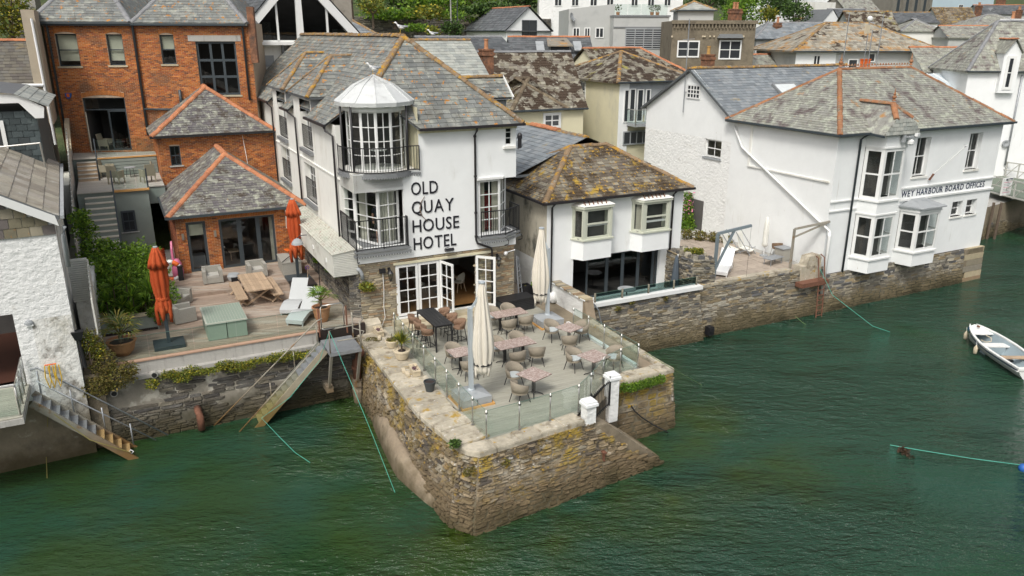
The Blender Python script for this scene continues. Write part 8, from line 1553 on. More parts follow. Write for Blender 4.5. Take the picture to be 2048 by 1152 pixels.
hrail([(-1.88,-2.42,2.45),(-1.88,-2.42,3.42),(-1.6,-2.42,3.48),(-.74,-2.42,3.50),(-.45,-1.9,3.52),(-.74,-1.4,3.50)], .026, sp); hrail([(-1.6,-2.42,2.98),(-.74,-2.42,2.98),(-.45,-1.9,2.98),(-.74,-1.4,2.98)], .022, sp); hrail([(-.74,-2.42,2.45),(-.74,-2.42,3.62)], .028, sp, nm='post'); hrail([(-.74,-1.4,2.45),(-.74,-1.4,3.62)], .028, sp, nm='post')
# rusty pipe and outfalls on the quay
t = thing('cast_iron_pipe', 'rusty cast iron drain pipe bending down the corner between pier and quay', 'pipe', (-.7,-1.5,1)); G().tube([(-.35,-1.5,1.95),(-.65,-1.55,1.95),(-.75,-1.6,1.75),(-.75,-1.62,.9)], .15, 10).build('pipe', RUST, t, smooth=True); G().lathe((-.75,-1.62,0), [(.16,-.2),(.2,.3),(.22,.5),(.19,.95)], 10).build('broken_foot', RENDP, t); G().lathe((-.75,-1.6,1.4), [(.19,0),(.19,.12)], 10).build('collar', RUST, t)
p = at(398, 838, .3); t = thing('outfall_pipe', 'short rusty outfall pipe dipping into the water below the flowering quay wall', 'pipe', (p.x,-1.25,.4)); G().tube([(p.x,-1.0,.75),(p.x,-1.35,.78),(p.x+.02,-1.42,.6),(p.x+.02,-1.42,.1)], .13, 10).build('pipe', RUST, t, smooth=True)
for x, y in ((308, 748), (228, 785)): q = atv(x, y, -.85); t = thing('weep_hole', ('right' if x > 300 else 'left')+' round drain hole in the quay wall under the left deck', 'drain hole', (q.x,-.86,q.z)); G().tube([(q.x,-.80,q.z),(q.x,-1.0+.02,q.z)], .085, 12).build('hole', BLACK, t); G().tube([(q.x,-.80,q.z),(q.x,-.965,q.z)], .12, 12).build('surround', CONC, t)
# left metal stairs to the water
ls = thing('quay_stairs', 'galvanised stair with a blue grey handrail descending to the water at the left', 'metal stairs', (-10,-1.7,1.3)); sa, sb = Vector((-11.25,-1.75,2.55)), Vector((-8.55,-1.95,-.15))
for dy in (-.42, .42): G().bar(sa+Y_*dy, sb+Y_*dy, .06, .22).build('stringer', GALVR, ls)
for k in range(12):
    p = sa+(sb-sa)*((k+.5)/12); m_ = GALV if k < 7 else mk('rusting_tread', (.36,.24,.10), .8) if k == 7 else bpy.data.materials['rusting_tread']
    G().box(p.x-.12,p.y-.40,p.z-.02,p.x+.12,p.y+.40,p.z+.015).build('tread', m_, ls); G().box(p.x+.1,p.y-.4,p.z-.2,p.x+.115,p.y+.4,p.z).build('riser', m_, ls)
hrail([(-11.2,-1.35,3.35),(-11.0,-1.35,3.40),tuple(sb+Vector((1.0,.42,.35)))], .028, ls, GALV); hrail([(-11.1,-1.35,2.95),tuple(sb+Vector((.6,.42,.25)))], .024, ls, GALV)
for t_ in (.08, .38, .68, .96): p = sa+(sb-sa)*t_+Y_*.42; hrail([tuple(p),tuple(p+Z_*.95)], .024, ls, GALV, 'baluster')
bl = thing('glass_balcony', 'little balcony with steel and glass railing outside the boathouse door', 'balcony', (-12.2,-2.6,2.9)); G().box(-16,-3.9,2.68,-11.28,-1.32,2.86).build('floor', CONC, bl); boards(bl, [(-16,-3.85),(-11.3,-3.85),(-11.3,-1.35),(-16,-1.35)], 2.9, (1,0,0), .14, DECKG, th=.03)
for y in (-3.7,-2.9,-2.2,-1.5): hrail([(-11.36,y,2.86),(-11.36,y,3.85)], .025, bl, STEEL, 'post')
G().tube([(-11.36,-1.5,3.87),(-11.36,-3.75,3.87),(-16,-3.75,3.87)], .03, 8).build('handrail', STEEL, bl)
for a, b_ in ((-3.66,-2.94),(-2.86,-2.24),(-2.16,-1.54)): G().box(-11.365,a,2.95,-11.355,b_,3.8).build('glass_panel', GLASST, bl)
G().box(-16,-3.755,2.95,-11.4,-3.745,3.8).build('glass_panel', GLASST, bl)
t = local('bulkhead_lamp', 'half round metal bulkhead lamp on the rough white boathouse wall', 'wall lamp', tuple(atv(58, 647, -1.36))); G().lathe((0,0,0), [(.13,-.04),(.13,.03),(.08,.1),(.01,.13)], 14, sy=.6).build('shade', GREYS, t); G().box(-.11,-.06,-.08,.11,.02,-.03).build('lens', PLASW, t)
q = atv(95, 730, -1.45); t = local('hanging_hose', 'yellow and orange hose hooked on the boathouse wall above the stairs', 'hose', tuple(q)); G().tube([(-.08,0,0),(.24,0,0)], .022, 6).build('hook', ORNG, t)
for x in (-.08,.05,.22): G().tube([(x,-.03,0),(x-.04,-.04,-.4),(x+.03,-.03,-.8),(x+.1,-.03,-.55),(x+.08,0,-.05)], .018, 5).build('hose_loop', YELL, t)
LZ0, LZ1 = 4.75, 6.25
lf = thing('louvred_fence', 'pale grey horizontal louvre fence between the boathouse and the planting', 'fence', (-9.5,3,3))
for k in range(20): z = LZ0+k*(LZ1-LZ0)/20; G().box(-9.8,.78,z,-9.2,.83,z+(LZ1-LZ0)/20*.8).build('slat', bpy.data.materials['pale_louvre'], lf)
for k in range(8): y = -.95+k*.22; G().box(-9.2,y,LZ0-.7+k*.05,-9.15,y+.21,LZ1-.95+k*.13).build('board', bpy.data.materials['pale_louvre'], lf)
G().box(-9.78,.84,LZ0,-9.2,.9,LZ1).build('backing', bpy.data.materials['pale_louvre'], lf); G().box(-9.75,.85,2.2,-9.2,6,LZ0).build('plinth', ROUGHD, lf)
q = atv(170, 640, -1.5)
pk = thing('planter_wall', 'sage green rendered planting bed wall with a pale top along the deck', 'planter wall', (-8.3,2.4,2.9)); G().box(-9.4,2.30,2.75,-7.25,2.5,3.40).build('wall', GREENR, pk); G().box(-9.45,2.24,3.40,-7.2,2.56,3.46).build('coping', STEPST, pk)
# upper terrace chairs
def terrace_chair(label, p, a_):
    t = local('terrace_armchair', label, 'armchair', p, R(a_), MF, group='woven armchairs on the upper terrace'); g = G(); CH = bpy.data.materials.get('beige_weave') or mk('beige_weave', (.36,.33,.24), .85, mott=(.12, 40))
    G().loft([[(-.26,-.26,.42),(-.26,.26,.42),(-.30,.26,.42),(-.30,-.26,.42)],[(-.36,-.24,.95),(-.36,.24,.95),(-.40,.24,.95),(-.40,-.24,.95)]]).build('backrest', CH, t, fix=True); G().box(-.28,-.26,.34,.26,.26,.44).build('seat', CH, t)
    for s in (-1,1): G().box(-.30,.25*s,.30,.26,.31*s,.66).build('armrest', CH, t)
    for x in (-.24,.24):
        for s in (-1,1): G().bar((x,.27*s,.34),(x*1.1,.28*s,0),.05).build('leg', CH, t)
    return t
def rp_(x, y, z): q = at(x, y, z); return (q.x, q.y, z)
for x, y, z, a_, lb_ in ((215, 302, 7.29, -30, 'left armchair beside the open door on the upper level'), (271, 299, 7.29, 215, 'right armchair near the glazed door on the upper level'), (217, 354, 6.29, -20, 'armchair at the top of the stairs on the lower level'), (234, 367, 6.29, 60, 'front left armchair seen from behind on the lower level'), (246, 345, 6.29, -60, 'armchair behind the small round table on the lower level'), (296, 345, 6.29, -110, 'rear right armchair on the lower level'), (297, 364, 6.29, 110, 'front right armchair on the lower level by the brick corner')): terrace_chair(lb_, rp_(x, y, z), a_)
for x, y, z, lb_ in ((243, 302, 7.29, 'small round table on the upper level by the door'), (262, 354, 6.29, 'small round table among the lower level armchairs')):
    t = local('side_table', lb_, 'table', rp_(x, y, z)); G().lathe((0,0,.5), [(.28,0),(.28,.03),(.02,.035)], 18).build('tabletop', GREYS, t); [G().bar((.15*math.cos(a),.15*math.sin(a),.5),(.2*math.cos(a),.2*math.sin(a),0),.025).build('leg', BLACK, t) for a in (0,1.57,3.14,4.71)]
# SUN TERRACE BY THE OFFICE
zt2 = 2.235
lounger((18.6,-.15,zt2), 38, 'white plastic sunbed lying across the middle of the paved terrace', PLASW, 'white sunbeds on the paved terrace'); lounger((18.2,3.6,zt2), 60, 'white plastic sunbed standing at the back left of the paved terrace', PLASW, 'white sunbeds on the paved terrace')
CANW = mk('white_sling', (.72,.72,.66), .8)
for i, (x, y) in enumerate(((1464, 507), (1494, 508))):
    q = at(x, y, zt2); t = local('deck_chair', ('left' if i == 0 else 'right')+' one of two white sling deck chairs standing upright near the gable wall', 'deck chair', (q.x, q.y, zt2), R(-70), group='white sling deck chairs'); G().loft([[(-.35+.3*k-.0,-.28,.35-.05*k+ (0)),(-.35+.3*k,.28,.35-.05*k),(-.33+.3*k,.28,.33-.05*k),(-.33+.3*k,-.28,.33-.05*k)] for k in range(3)]).build('seat_sling', CANW, t, fix=True); G().loft([[(-.35,-.28,.35),(-.35,.28,.35),(-.38,.28,.35),(-.38,-.28,.35)],[(-.55,-.28,1.15),(-.55,.28,1.15),(-.58,.28,1.15),(-.58,-.28,1.15)]]).build('back_sling', CANW, t, fix=True)
    for s in (-1,1): G().bar((.35,.31*s,0),(-.62,.31*s,1.2),.035).bar((-.55,.31*s,0),(.3,.31*s,.4),.035).build('frame', GALV, t)
q = at(1527, 512, zt2); t = local('closed_parasol', 'small closed white parasol against the long office wall', 'parasol', (q.x, q.y, zt2)); G().lathe((0,0,0), [(.22,0),(.22,.06),(.05,.08)], 12).build('base', GREYS, t); G().tube([(0,0,.05),(0,0,2.2)], .025, 6).build('pole', PLASW, t); G().lathe((0,0,0), [(.10,.55),(.16,.62),(.12,.75),(.14,1.3),(.12,1.8),(.05,2.15)], 24, wob=folds(8, .12)).build('canopy', CANW, t, smooth=True)
for x, y, lb_, a_ in ((1552, 512, 'left round backed metal chair on the paved terrace', 60), (1600, 520, 'right round backed metal chair close to the masonry block', 150)):
    q = at(x, y, zt2); t = local('metal_armchair', lb_, 'chair', (q.x, q.y, zt2), R(a_), group='metal chairs on the paved terrace'); curved_shell(.44, .80, .66, .25, .28, th=.02).build('backrest', RATTB if False else mk('brown_wicker', (.20,.13,.08), .8) if 'brown_wicker' not in bpy.data.materials else bpy.data.materials['brown_wicker'], t, fix=True); G().lathe((0,0,0), [(.24,.42),(.25,.45),(.02,.46)], 14).build('seat', bpy.data.materials['brown_wicker'], t); [G().bar((.2*sx_,.2*sy_,.42),(.25*sx_,.25*sy_,0),.022).build('leg', STEEL, t) for sx_ in (-1,1) for sy_ in (-1,1)]
q = at(1573, 522, zt2); t = local('wicker_cube', 'pale wicker cube table at the foot of the right davit', 'table', (q.x, q.y+.3, zt2)); G().box(-.3,-.3,0,.3,.3,.65).build('cube', RATTG, t); G().box(-.36,-.34,.65,.36,.34,.68).build('top', GALV, t)
q = at(1545, 528, zt2); t = local('low_table', 'low slatted metal table near the parapet of the paved terrace', 'table', (q.x, q.y, zt2), R(10)); G().box(-.55,-.28,.34,.55,.28,.37).build('top', GALV, t); [G().bar((x,y,0),(x,y,.34),.03).build('leg', GALV, t) for x in (-.45,.45) for y in (-.2,.2)]
def davit(label, p, top, tip, brace, mat, w):
    t = thing('davit', label, 'davit', p); G().bar(p, top, w, w).build('post', mat, t); G().bar(top, tip, w, w).build('jib', mat, t); G().bar(brace[0], brace[1], w*.8, w*.8).build('brace', mat, t); return t
p = (16.72,-1.55,2.2); q = atv(1430, 470, -1.4); tip = atv(1503, 450, -2.6); DV = mk('grey_blue_davit_paint', (.17,.21,.23), .6, mott=(.1, 4)); top = (p[0]+.02, p[1], q.z+.1); tipv = (p[0]+1.2, p[1]-1.3, q.z+.55)
tipv = tuple(atv(1503, 451, -2.0)); t = davit('steel davit with a diagonal strut at the left end of the paved terrace', p, top, tipv, ((p[0], p[1], 2.9), (top[0]+(tipv[0]-top[0])*.5, top[1]+(tipv[1]-top[1])*.5, top[2]+(tipv[2]-top[2])*.5)), DV, .12); G().tube([tipv, (tipv[0], tipv[1], 1.8)], .008, 4).build('line', BLACK, t); G().lathe((tipv[0], tipv[1], 1.65), [(.01,0),(.06,.05),(.04,.2),(.01,.22)], 6).build('hook', RUST, t)
p = (21.9,-1.35,2.3); top = tuple(atv(1590, 458, -1.35)); tipv = tuple(atv(1660, 443, -2.2)); t = davit('rusty swing davit standing beside the masonry block', p, (p[0], p[1], top[2]), tipv, ((p[0], p[1], 3.9), tipv), GALVR, .10)
mb = thing('masonry_block', 'rounded concrete and stone block on the quay edge above the rusty ladder', 'masonry block', (22,-2,2.4)); q0_, q1_ = atv(1596, 560, -2.3), atv(1633, 520, -2.3); G().box(21.7,-2.3,1.75,23.0,-1.75,2.62).prism([(22.0,-2.28,2.6),(23.0,-2.28,2.6),(23.0,-2.28,2.95),(22.85,-2.28,3.12),(22.15,-2.28,3.08)], (0,.5,0)).build('block', COPE, mb); G().box(21.35,-2.75,1.68,23.2,-2.3,1.9).build('rusted_lintel', RUST, mb)
p = at(1622, 625, 0); t = thing('quay_ladder', 'rusty iron ladder down the quay wall beside the white downpipe', 'ladder', (22.6,-2.75,1.2));
for dx_ in (-.2,.2): G().tube([(22.7+dx_,-2.85,-.2),(22.75+dx_,-2.68,1.9),(22.8+dx_,-2.45,3.0),(22.8+dx_,-2.2,3.1)], .03, 6).build('stile', RUST, t)
for k in range(8): z = .1+k*.26; G().bar((22.5+.01*k,-2.83+.02*k,z),(22.9+.01*k,-2.83+.02*k,z),.035).build('rung', RUST, t)
q = at(1413, 662, .3); t = thing('outfall', 'small black outfall fitting low on the long quay wall', 'outfall', (q.x,-2.6,.35)); G().box(q.x-.15,-2.75,.2,q.x+.15,-2.45,.6).build('flap', BLACK, t); G().tube([(q.x,-2.4,.45),(q.x,-2.8,.45)], .12, 8).build('pipe', BLACK, t)
rp3 = thing('rubble_pillar', 'thick rubble wall stub topped with weeds between the two waterside terraces', 'wall', (15.6,-1,2.5)); qd = [((15.05,.3,1.9),(15.05,-1.95,1.9),(15.1,-1.9,3.75),(15.1,.2,3.75)), ((15.05,-1.95,1.9),(16.45,-2.0,1.9),(16.35,-1.9,3.60),(15.1,-1.9,3.75)), ((16.45,-2.0,1.9),(16.45,.5,1.9),(16.35,.4,3.6),(16.35,-1.9,3.60))]
g = G(); [g.poly(q) for q in qd]; g.poly([(15.1,-1.9,3.75),(16.35,-1.9,3.6),(16.35,.4,3.6),(15.1,.2,3.75)]); core = g.build('core', MORTARD, rp3)
for i, q in enumerate(qd): stones(core, q, STONE_Q, seed=80+i, w=(.15,.5), h=(.04,.12), proud=.05, wave=.08, limit=100)
stones(core, [(15.1,-1.9,3.74),(16.35,-1.9,3.6),(16.35,.4,3.6),(15.1,.2,3.74)], STONE_Q, seed=90, w=(.15,.4), h=(.12,.3), proud=.12, wave=.1, limit=20)
t = local('closed_parasol', 'small closed slate grey parasol leaning by the rubble wall stub', 'parasol', (14.85,-.95,1.88)); G().tube([(0,0,0),(.12,.0,1.9)], .03, 6).build('pole', PLASW, t); G().lathe((.05,0,0), [(.18,.25),(.22,.4),(.16,.9),(.12,1.4),(.05,1.85)], 24, wob=folds(7, .14)).build('canopy', CANVG, t, smooth=True)
q = at(1253, 586, 2.4); t = local('round_table', 'round grey bistro table behind the smoked glass screen', 'table', (q.x, -1.2, 1.87)); G().lathe((0,0,.72), [(.42,0),(.42,.025),(.02,.03)], 22).build('tabletop', GREYS, t); G().tube([(0,0,0),(0,0,.72)], .03, 6).build('pedestal', BLACK, t); G().lathe((0,0,0), [(.25,0),(.25,.02),(.03,.04)], 14).build('foot', BLACK, t)
# HOTEL INTERIOR
t = local('dining_table', 'oak dining table inside the hotel, seen through the open doors', 'table', (4.35,2.2,2.57)); G().box(-.6,-.4,.72,.6,.4,.76).build('tabletop', TIMBER, t); G().tube([(0,0,0),(0,0,.72)], .05, 8).build('pedestal', BLACK, t); G().lathe((0,0,0), [(.34,0),(.34,.02),(.05,.05)], 16).build('foot', BLACK, t)
for x, y, a_, lb_ in ((5.1,2.0,185,'pale shell dining chair on the right of the indoor table'), (3.4,2.5,10,'pale shell dining chair on the left of the indoor table')):
    t = local('dining_chair', lb_, 'chair', (x, y, 2.57), R(a_)); curved_shell(.44, .82, .55, .22, .26, th=.02, a0=95).build('backrest', CURT, t, fix=True); G().lathe((0,0,0), [(.22,.42),(.23,.46),(.02,.47)], 14).build('seat', CURT, t); [G().bar((.14*sx_,.14*sy_,.43),(.22*sx_,.22*sy_,0),.03).build('leg', TIMBER, t) for sx_ in (-1,1) for sy_ in (-1,1)]
# person behind the corner bay glass
def person(p, a_):
    me = bpy.data.meshes.new('body'); V = [(0,0,.95),(0,0,1.15),(0,0,1.38),(0,0,1.50),(0,.0,1.62),(0,0,1.76),(0,.18,1.42),(0,.26,1.16),(.03,.25,.92),(.08,.24,.80),(0,-.18,1.42),(0,-.26,1.16),(.03,-.25,.92),(.08,-.24,.80),(0,.10,.90),(.01,.11,.50),(0,.11,.08),(.14,.12,.03),(0,-.10,.90),(.01,-.11,.50),(0,-.11,.08),(.14,-.12,.03)]
    E_ = [(0,1),(1,2),(2,3),(3,4),(4,5),(2,6),(6,7),(7,8),(8,9),(2,10),(10,11),(11,12),(12,13),(0,14),(14,15),(15,16),(16,17),(0,18),(18,19),(19,20),(20,21)]
    rad = [.15,.14,.17,.06,.095,.07,.065,.05,.04,.035,.065,.05,.04,.035,.10,.065,.04,.035,.10,.065,.04,.035]
    me.from_pydata(V, E_, []); o = bpy.data.objects.new('tmp', me); COL.objects.link(o); m = o.modifiers.new('s', 'SKIN'); me.skin_vertices.items();
    for i, r in enumerate(rad): me.skin_vertices[0].data[i].radius = (r, r*(1.0 if i > 3 else 1.15))
    me.skin_vertices[0].data[0].use_root = True; s = o.modifiers.new('u', 'SUBSURF'); s.levels = s.render_levels = 2
    dg = bpy.context.evaluated_depsgraph_get(); bm_ = bpy.data.meshes.new_from_object(o.evaluated_get(dg)); bpy.data.objects.remove(o)
    bm_.materials.clear(); bm_.materials.append(SKIN); bm_.polygons.foreach_set('use_smooth', [True]*len(bm_.polygons)); bm_.name = 'body'
    t = local('person', 'person in a dark T shirt and shorts standing behind the glass of the corner bay', 'person', p, R(a_)); b = bpy.data.objects.new('body', bm_); COL.objects.link(b); b.parent = t
    G().lathe((0,0,0), [(.15,.92),(.19,.98),(.185,1.15),(.21,1.36),(.17,1.47),(.09,1.52)], 16, sx=.8, sy=1.08).tube([(0,.16,1.42),(.0,.25,1.22)], .085, 8, .07).tube([(0,-.16,1.42),(0,-.25,1.22)], .085, 8, .07).build('tshirt', SHIRT, t, smooth=True); G().lathe((0,0,0), [(.19,.80),(.20,.98),(.16,1.0)], 14, sx=.8, sy=1.05).tube([(0,.11,.9),(.01,.12,.58)], .115, 10).tube([(0,-.11,.9),(.01,-.12,.58)], .115, 10).build('shorts', SHORT, t, smooth=True); G().lathe((-.015,0,0), [(.09,1.64),(.105,1.70),(.09,1.77),(.03,1.81)], 12).build('hair', HAIR, t, smooth=True)
person((1.15,.62,5.62), -105)
# GULLS
def gull(p, a_, label, s=1, frame=MF):
    t = local('gull', label, 'gull', p, R(a_), frame); H_ = .16*s
    def ell(xs): return G().loft([[(x*s, math.cos(k*PI/5)*r*s*w, (z+math.sin(k*PI/5)*r)*s+H_) for k in range(10)] for x, r, z, w in xs])
    ell([(.30,.012,.30,1),(.26,.03,.30,1),(.22,.05,.30,1),(.17,.052,.27,1),(.14,.055,.20,1.0),(.08,.085,.13,1),(-.02,.105,.09,1),(-.14,.085,.09,1),(-.26,.04,.10,1),(-.32,.015,.10,1.5)]).build('body', FEATH, t, smooth=True, fix=True)
    for y in (-1, 1): G().loft([[(x*s, y*(w+.075)*s, (z)*s+H_) for w, z in ((0,z0-.04),(.018,z0),(0,z0+.05),(-.02,z0))] for x, z0 in ((.08,.12),(-.05,.13),(-.2,.12),(-.38,.115))]).build('wing', FEATG, t, smooth=True, fix=True); G().bar((0,.04*y*s,H_+.02),(.0,.04*y*s,0),.012*s).box(-.01*s,(.04*y-.02)*s,0,.05*s,(.04*y+.02)*s,.008).build('leg', BEAK, t)
    G().loft([[(.27*s,dy,dz+.295*s+H_) for dy, dz in ((-.012,-.012),(.012,-.012),(.012,.012),(-.012,.012))],[(.36*s,dy*.3,dz*.3+.28*s+H_) for dy, dz in ((-.012,-.012),(.012,-.012),(.012,.012),(-.012,.012))]]).build('beak', BEAK, t, fix=True)
gull((3.4,3.7,13.6), 165, 'white gull standing on the corner of the hotel ridge', .85); gull((1.35,1.15,12.10), 160, 'white gull standing on the tip of the turret roof', .85)
gull(tuple(atv(864, 76, 40)), 150, 'small distant gull in front of the pale flowering shrub', 1.5); gull(tuple(atv(1105, 99, 33.6)), 200, 'distant gull on the stained dormer of the low roof', 1.6)
# WATER THINGS
def hull(t):
    L = 4.6; secs = []; n = 15
    def sec(x, inn=0):
        f = x/L; w = .78*math.sin(PI*min(1, (f*.92+.02)))**.62 if f < .62 else .78*math.sin(PI*(.62*.92+.02))**.62*(1-.18*(f-.62)/.38); sh = .50+.22*(1-f)**2.2; w = max(.015, w-inn); r = []
        for a in range(n):
            th_ = PI*a/(n-1); yy = -math.cos(th_); k = abs(yy); z = -.12+(sh+.12)*(k**2.3)+(0 if not inn else .05*(1-k)); r.append((x, yy*w*(1 if k > .2 else 1), z if a not in (0, n-1) else sh))
        return r
    xs = [0,.08,.25,.5,.9,1.4,2,2.6,3.2,3.8,4.3,4.6]; out = [sec(x) for x in xs]; inn = [sec(min(4.5, max(.22, x)), .07) for x in xs]
    g = G()
    for A in (out, inn):
        vs = [p for r in A for p in r]; g.add(vs, [(i*n+j, i*n+j+1, (i+1)*n+j+1, (i+1)*n+j) for i in range(len(A)-1) for j in range(n-1)])
    g.poly(out[-1]); return g, out, inn, xs
bo = at(1945, 655, .55); bo2 = at(2100, 760, .5); ba = math.atan2((bo2-bo).y, (bo2-bo).x)
boat = local('rowing_boat', 'white open rowing boat with grey inside moored at the right edge', 'boat', (bo.x, bo.y, .0), ba); g, out, inn, xs = hull(boat)
go = G(); n = 15; vs = [p for r in out for p in r]; go.add(vs, [(i*n+j, i*n+j+1, (i+1)*n+j+1, (i+1)*n+j) for i in range(len(out)-1) for j in range(n-1)]); go.poly(out[-1]); go.build('hull', BOATW, boat, smooth=True)
gi = G(); vs = [p for r in inn for p in r]; gi.add(vs, [(i*n+j, (i+1)*n+j, (i+1)*n+j+1, i*n+j+1) for i in range(len(inn)-1) for j in range(n-1)]); gi.build('inner_hull', BOATG, boat, smooth=True)
for s in (0, n-1):
    g = G(); g.loft([[(o_[s][0], o_[s][1]*1.03, o_[s][2]-.02), (o_[s][0], o_[s][1]*1.03, o_[s][2]+.035), (i_[s][0], i_[s][1]*.97, i_[s][2]+.035), (i_[s][0], i_[s][1]*.97, i_[s][2]-.02)] for o_, i_ in zip(out, inn)]); g.build('gunwale', BOATW, boat, fix=True)
    sg_ = -1 if s == 0 else 1; g = G(); g.loft([[(r[s][0], r[s][1]+sg_*.012, r[s][2]-.10), (r[s][0], r[s][1]+sg_*.03, r[s][2]-.10), (r[s][0], r[s][1]+sg_*.03, r[s][2]-.065), (r[s][0], r[s][1]+sg_*.012, r[s][2]-.065)] for r in out]); g.build('rubbing_strip', NAVY, boat, fix=True)
fd = [(p[0], p[1]) for p in [inn[i][0] for i in (0,2,3,4)]]; fore = [(x, y, .70-.05*i) for i, (x, y) in enumerate(fd)]; G().prism([(.1,0,.72)]+fore+[(.98,0,.56)]+[(x, -y, z) for x, y, z in fore[::-1]], (0,0,.03)).build('foredeck', BOATW, boat, fix=True)
for x, w in ((1.55,.42),(3.0,.26),(4.2,.4)): G().box(x,-.66,.36,x+w,.66,.41).build('thwart', BOATW if x != 3.0 else TIMBER, boat)
G().box(1.6,-.45,.0,1.95,.45,.34).build('locker', BOATG, boat); G().box(2.25,-.35,.05,2.8,.35,.10).build('dark_mat', BLACK, boat); G().tube([(1.1,0,.6),(1.2,.2,.5),(1.4,.1,.42),(1.5,-.2,.42),(1.3,-.3,.45)], .02, 5).build('coiled_rope', STPOT, boat); G().box(.35,-.04,.74,.5,.04,.8).build('cleat', RUST, boat)
def fender(lb_, p, m_, a=0): t = local('fender', lb_, 'fender', p); G().lathe((0,0,0), [(.03,0),(.085,.06),(.09,.30),(.04,.38),(.02,.42)], 10).build('fender', m_, t, smooth=True); G().tube([(0,0,.4),(0,.02,.62)], .01, 4).build('line', PLASW, t)
R_ = boat.matrix_world;
for lx, ly, lb_, z in ((2.0,-.90,'white fender hanging over the side of the rowing boat',.05), (.1,-.30,'pale fender hanging at the bow of the rowing boat',-.02)): w_ = MI @ (R_ @ Vector((lx, ly, z))); fender(lb_, tuple(w_), STPOT)
w_ = MI @ (R_ @ Vector((-.08, -.05, .45))); t = local('bow_fender', 'blue cloth bundle tied at the bow of the rowing boat', 'bow fender', tuple(w_)); G().lathe((0,0,0), [(.05,-.12),(.10,0),(.06,.16)], 8).build('bundle', BLUEC, t)
q = at(2046, 938, .05); t = local('buoy', 'blue plastic buoy cut by the right edge of the picture', 'buoy', tuple(q)); G().lathe((0,0,-.05), [(.02,-.1),(.13,0),(.15,.1),(.1,.2),(.02,.24)], 12).build('float', BUOYB, t, smooth=True)
def rope(label, pts, m=None, r=.010, sag=0):
    t = thing('rope', label, 'rope', tuple(pts[0])); G().tube(pts, r, 5).build('strand', m or ROPEG, t)
P_ = lambda x, y, z: tuple(at(x, y, z))
hr = (-1.86,-2.42,3.42)
rope('turquoise rope running from the platform rail down past the pier into the water', [hr, tuple(atv(700, 760, -3.4)), tuple(atv(745, 870, -5.0)), P_(790, 985, .02)])
rope('turquoise rope hanging from the platform rail along the stair to the water', [hr, tuple(atv(640, 720, -2.2)), tuple(atv(580, 795, -2.1)), tuple(atv(523, 836, -2.05)), P_(560, 875, .12), P_(590, 905, .02), P_(620, 925, .01)])
rope('green rope from the corner of the pier slanting to the water at the right', [P_(1290, 705, 2.35), tuple(atv(1340, 735, -9.0)), P_(1400, 768, .0), P_(1440, 790, -.1)], ROPEW, .012)
rope('green mooring rope from the rusty ladder down into the water', [(22.7,-2.4,2.6), tuple(atv(1665, 590, -3.2)), P_(1745, 652, .02), P_(1780, 664, .005)], ROPEG, .013)
rope('thin wet rope hanging below the boathouse into the water', [(-10.9,-1.6,2.0), P_(92, 900, .3), P_(95, 975, -.1)], mk('yellow_wet_rope', (.28,.24,.07), .8), .012); rope('slack yellowish rope along the foot of the left stairs', [(-10.8,-2.2,2.2), tuple(atv(180, 880, -2.5)), tuple(atv(262, 905, -2.4))], bpy.data.materials['yellow_wet_rope'], .013)
rope('turquoise line floating across the water at the right', [P_(1780, 890, .0), P_(1850, 902, .02), P_(1950, 918, .02), P_(2060, 932, .01)], ROPEG, .014); rope('thin wet line at the foot of the long quay wall', [tuple(atv(1590, 632, -2.6)), P_(1605, 645, .02), P_(1622, 655, -.05)], ROPEW, .012)
rope('overhead wire between the gabled house and the office corner', [tuple(atu(1290, 345, 23.2)), tuple(atu(1460, 255, 23.2))], BLACK, .006) if False else None
q = at(1808, 905, 0); t = local('weed_clump', 'clump of brown seaweed caught on the floating line', 'seaweed', tuple(q)); leaves(260, [((0,0,.03),(.18,.18,.08)), ((.1,.15,.05),(.08,.1,.06)), ((-.1,-.2,-.02),(.1,.2,.04))], .10, 8).build('fronds', mk('brown_seaweed', (.05,.03,.015), .5), t)
t = local('white_litter', 'knotted white cord at the foot of the left stairs', 'cord', tuple(at(262, 905, .15))); G().tube([(-.08,0,0),(.0,.05,.08),(.08,0,.02),(0,-.05,-.04),(-.06,.02,.05)], .02, 5).build('knot', PLASW, t)
# PLANTING NEAR THE HARBOUR
def shrub_at(name, label, cat, p, vols, n, sz, mat, seed=1, flat=.6, stem=True):
    t = local(name, label, cat, p); leaves(n, vols, sz, seed, flat).build('foliage', mat, t)
    if stem:
        g = G(); b0 = min(v_[0][2]-v_[1][2] for v_ in vols)
        for i, (c, r) in enumerate(vols[:6]): g.tube([(0,0,b0), (c[0]*.5, c[1]*.5, b0*.3+c[2]*.5), c], .04, 5, .012)
        g.build('stem', BARK, t)
    return t
def V(*a): return [((x, y, z), (r, r, r*.85)) for x, y, z, r in a]
shrub_at('shrub', 'tall pale green leafy shrub rising between the boathouse roof and the stairs', 'shrub', (-8.4,6.8,3.0), V((0,-.4,1.0,.85),(-.7,.4,1.9,.7),(.0,.7,1.5,.7),(-1.0,1.2,2.6,.5),(.7,.2,1.2,.7),(-.9,.0,1.2,.7),(-1.15,1.8,2.9,.42),(-1.1,.8,3.3,.4)), 9000, .13, LEAF, 2)
shrub_at('shrub', 'dense green shrub filling the bed behind the planter wall', 'shrub', (-8.2,4.6,3.0), V((0,0,1.0,1.0),(.8,.6,.9,.9),(-.6,.8,1.4,.9),(.4,-.9,.7,.8),(1.2,-.4,.5,.7),(-.4,-1.0,.8,.8),(.6,1.8,1.1,.9)), 10000, .12, LEAF, 3)
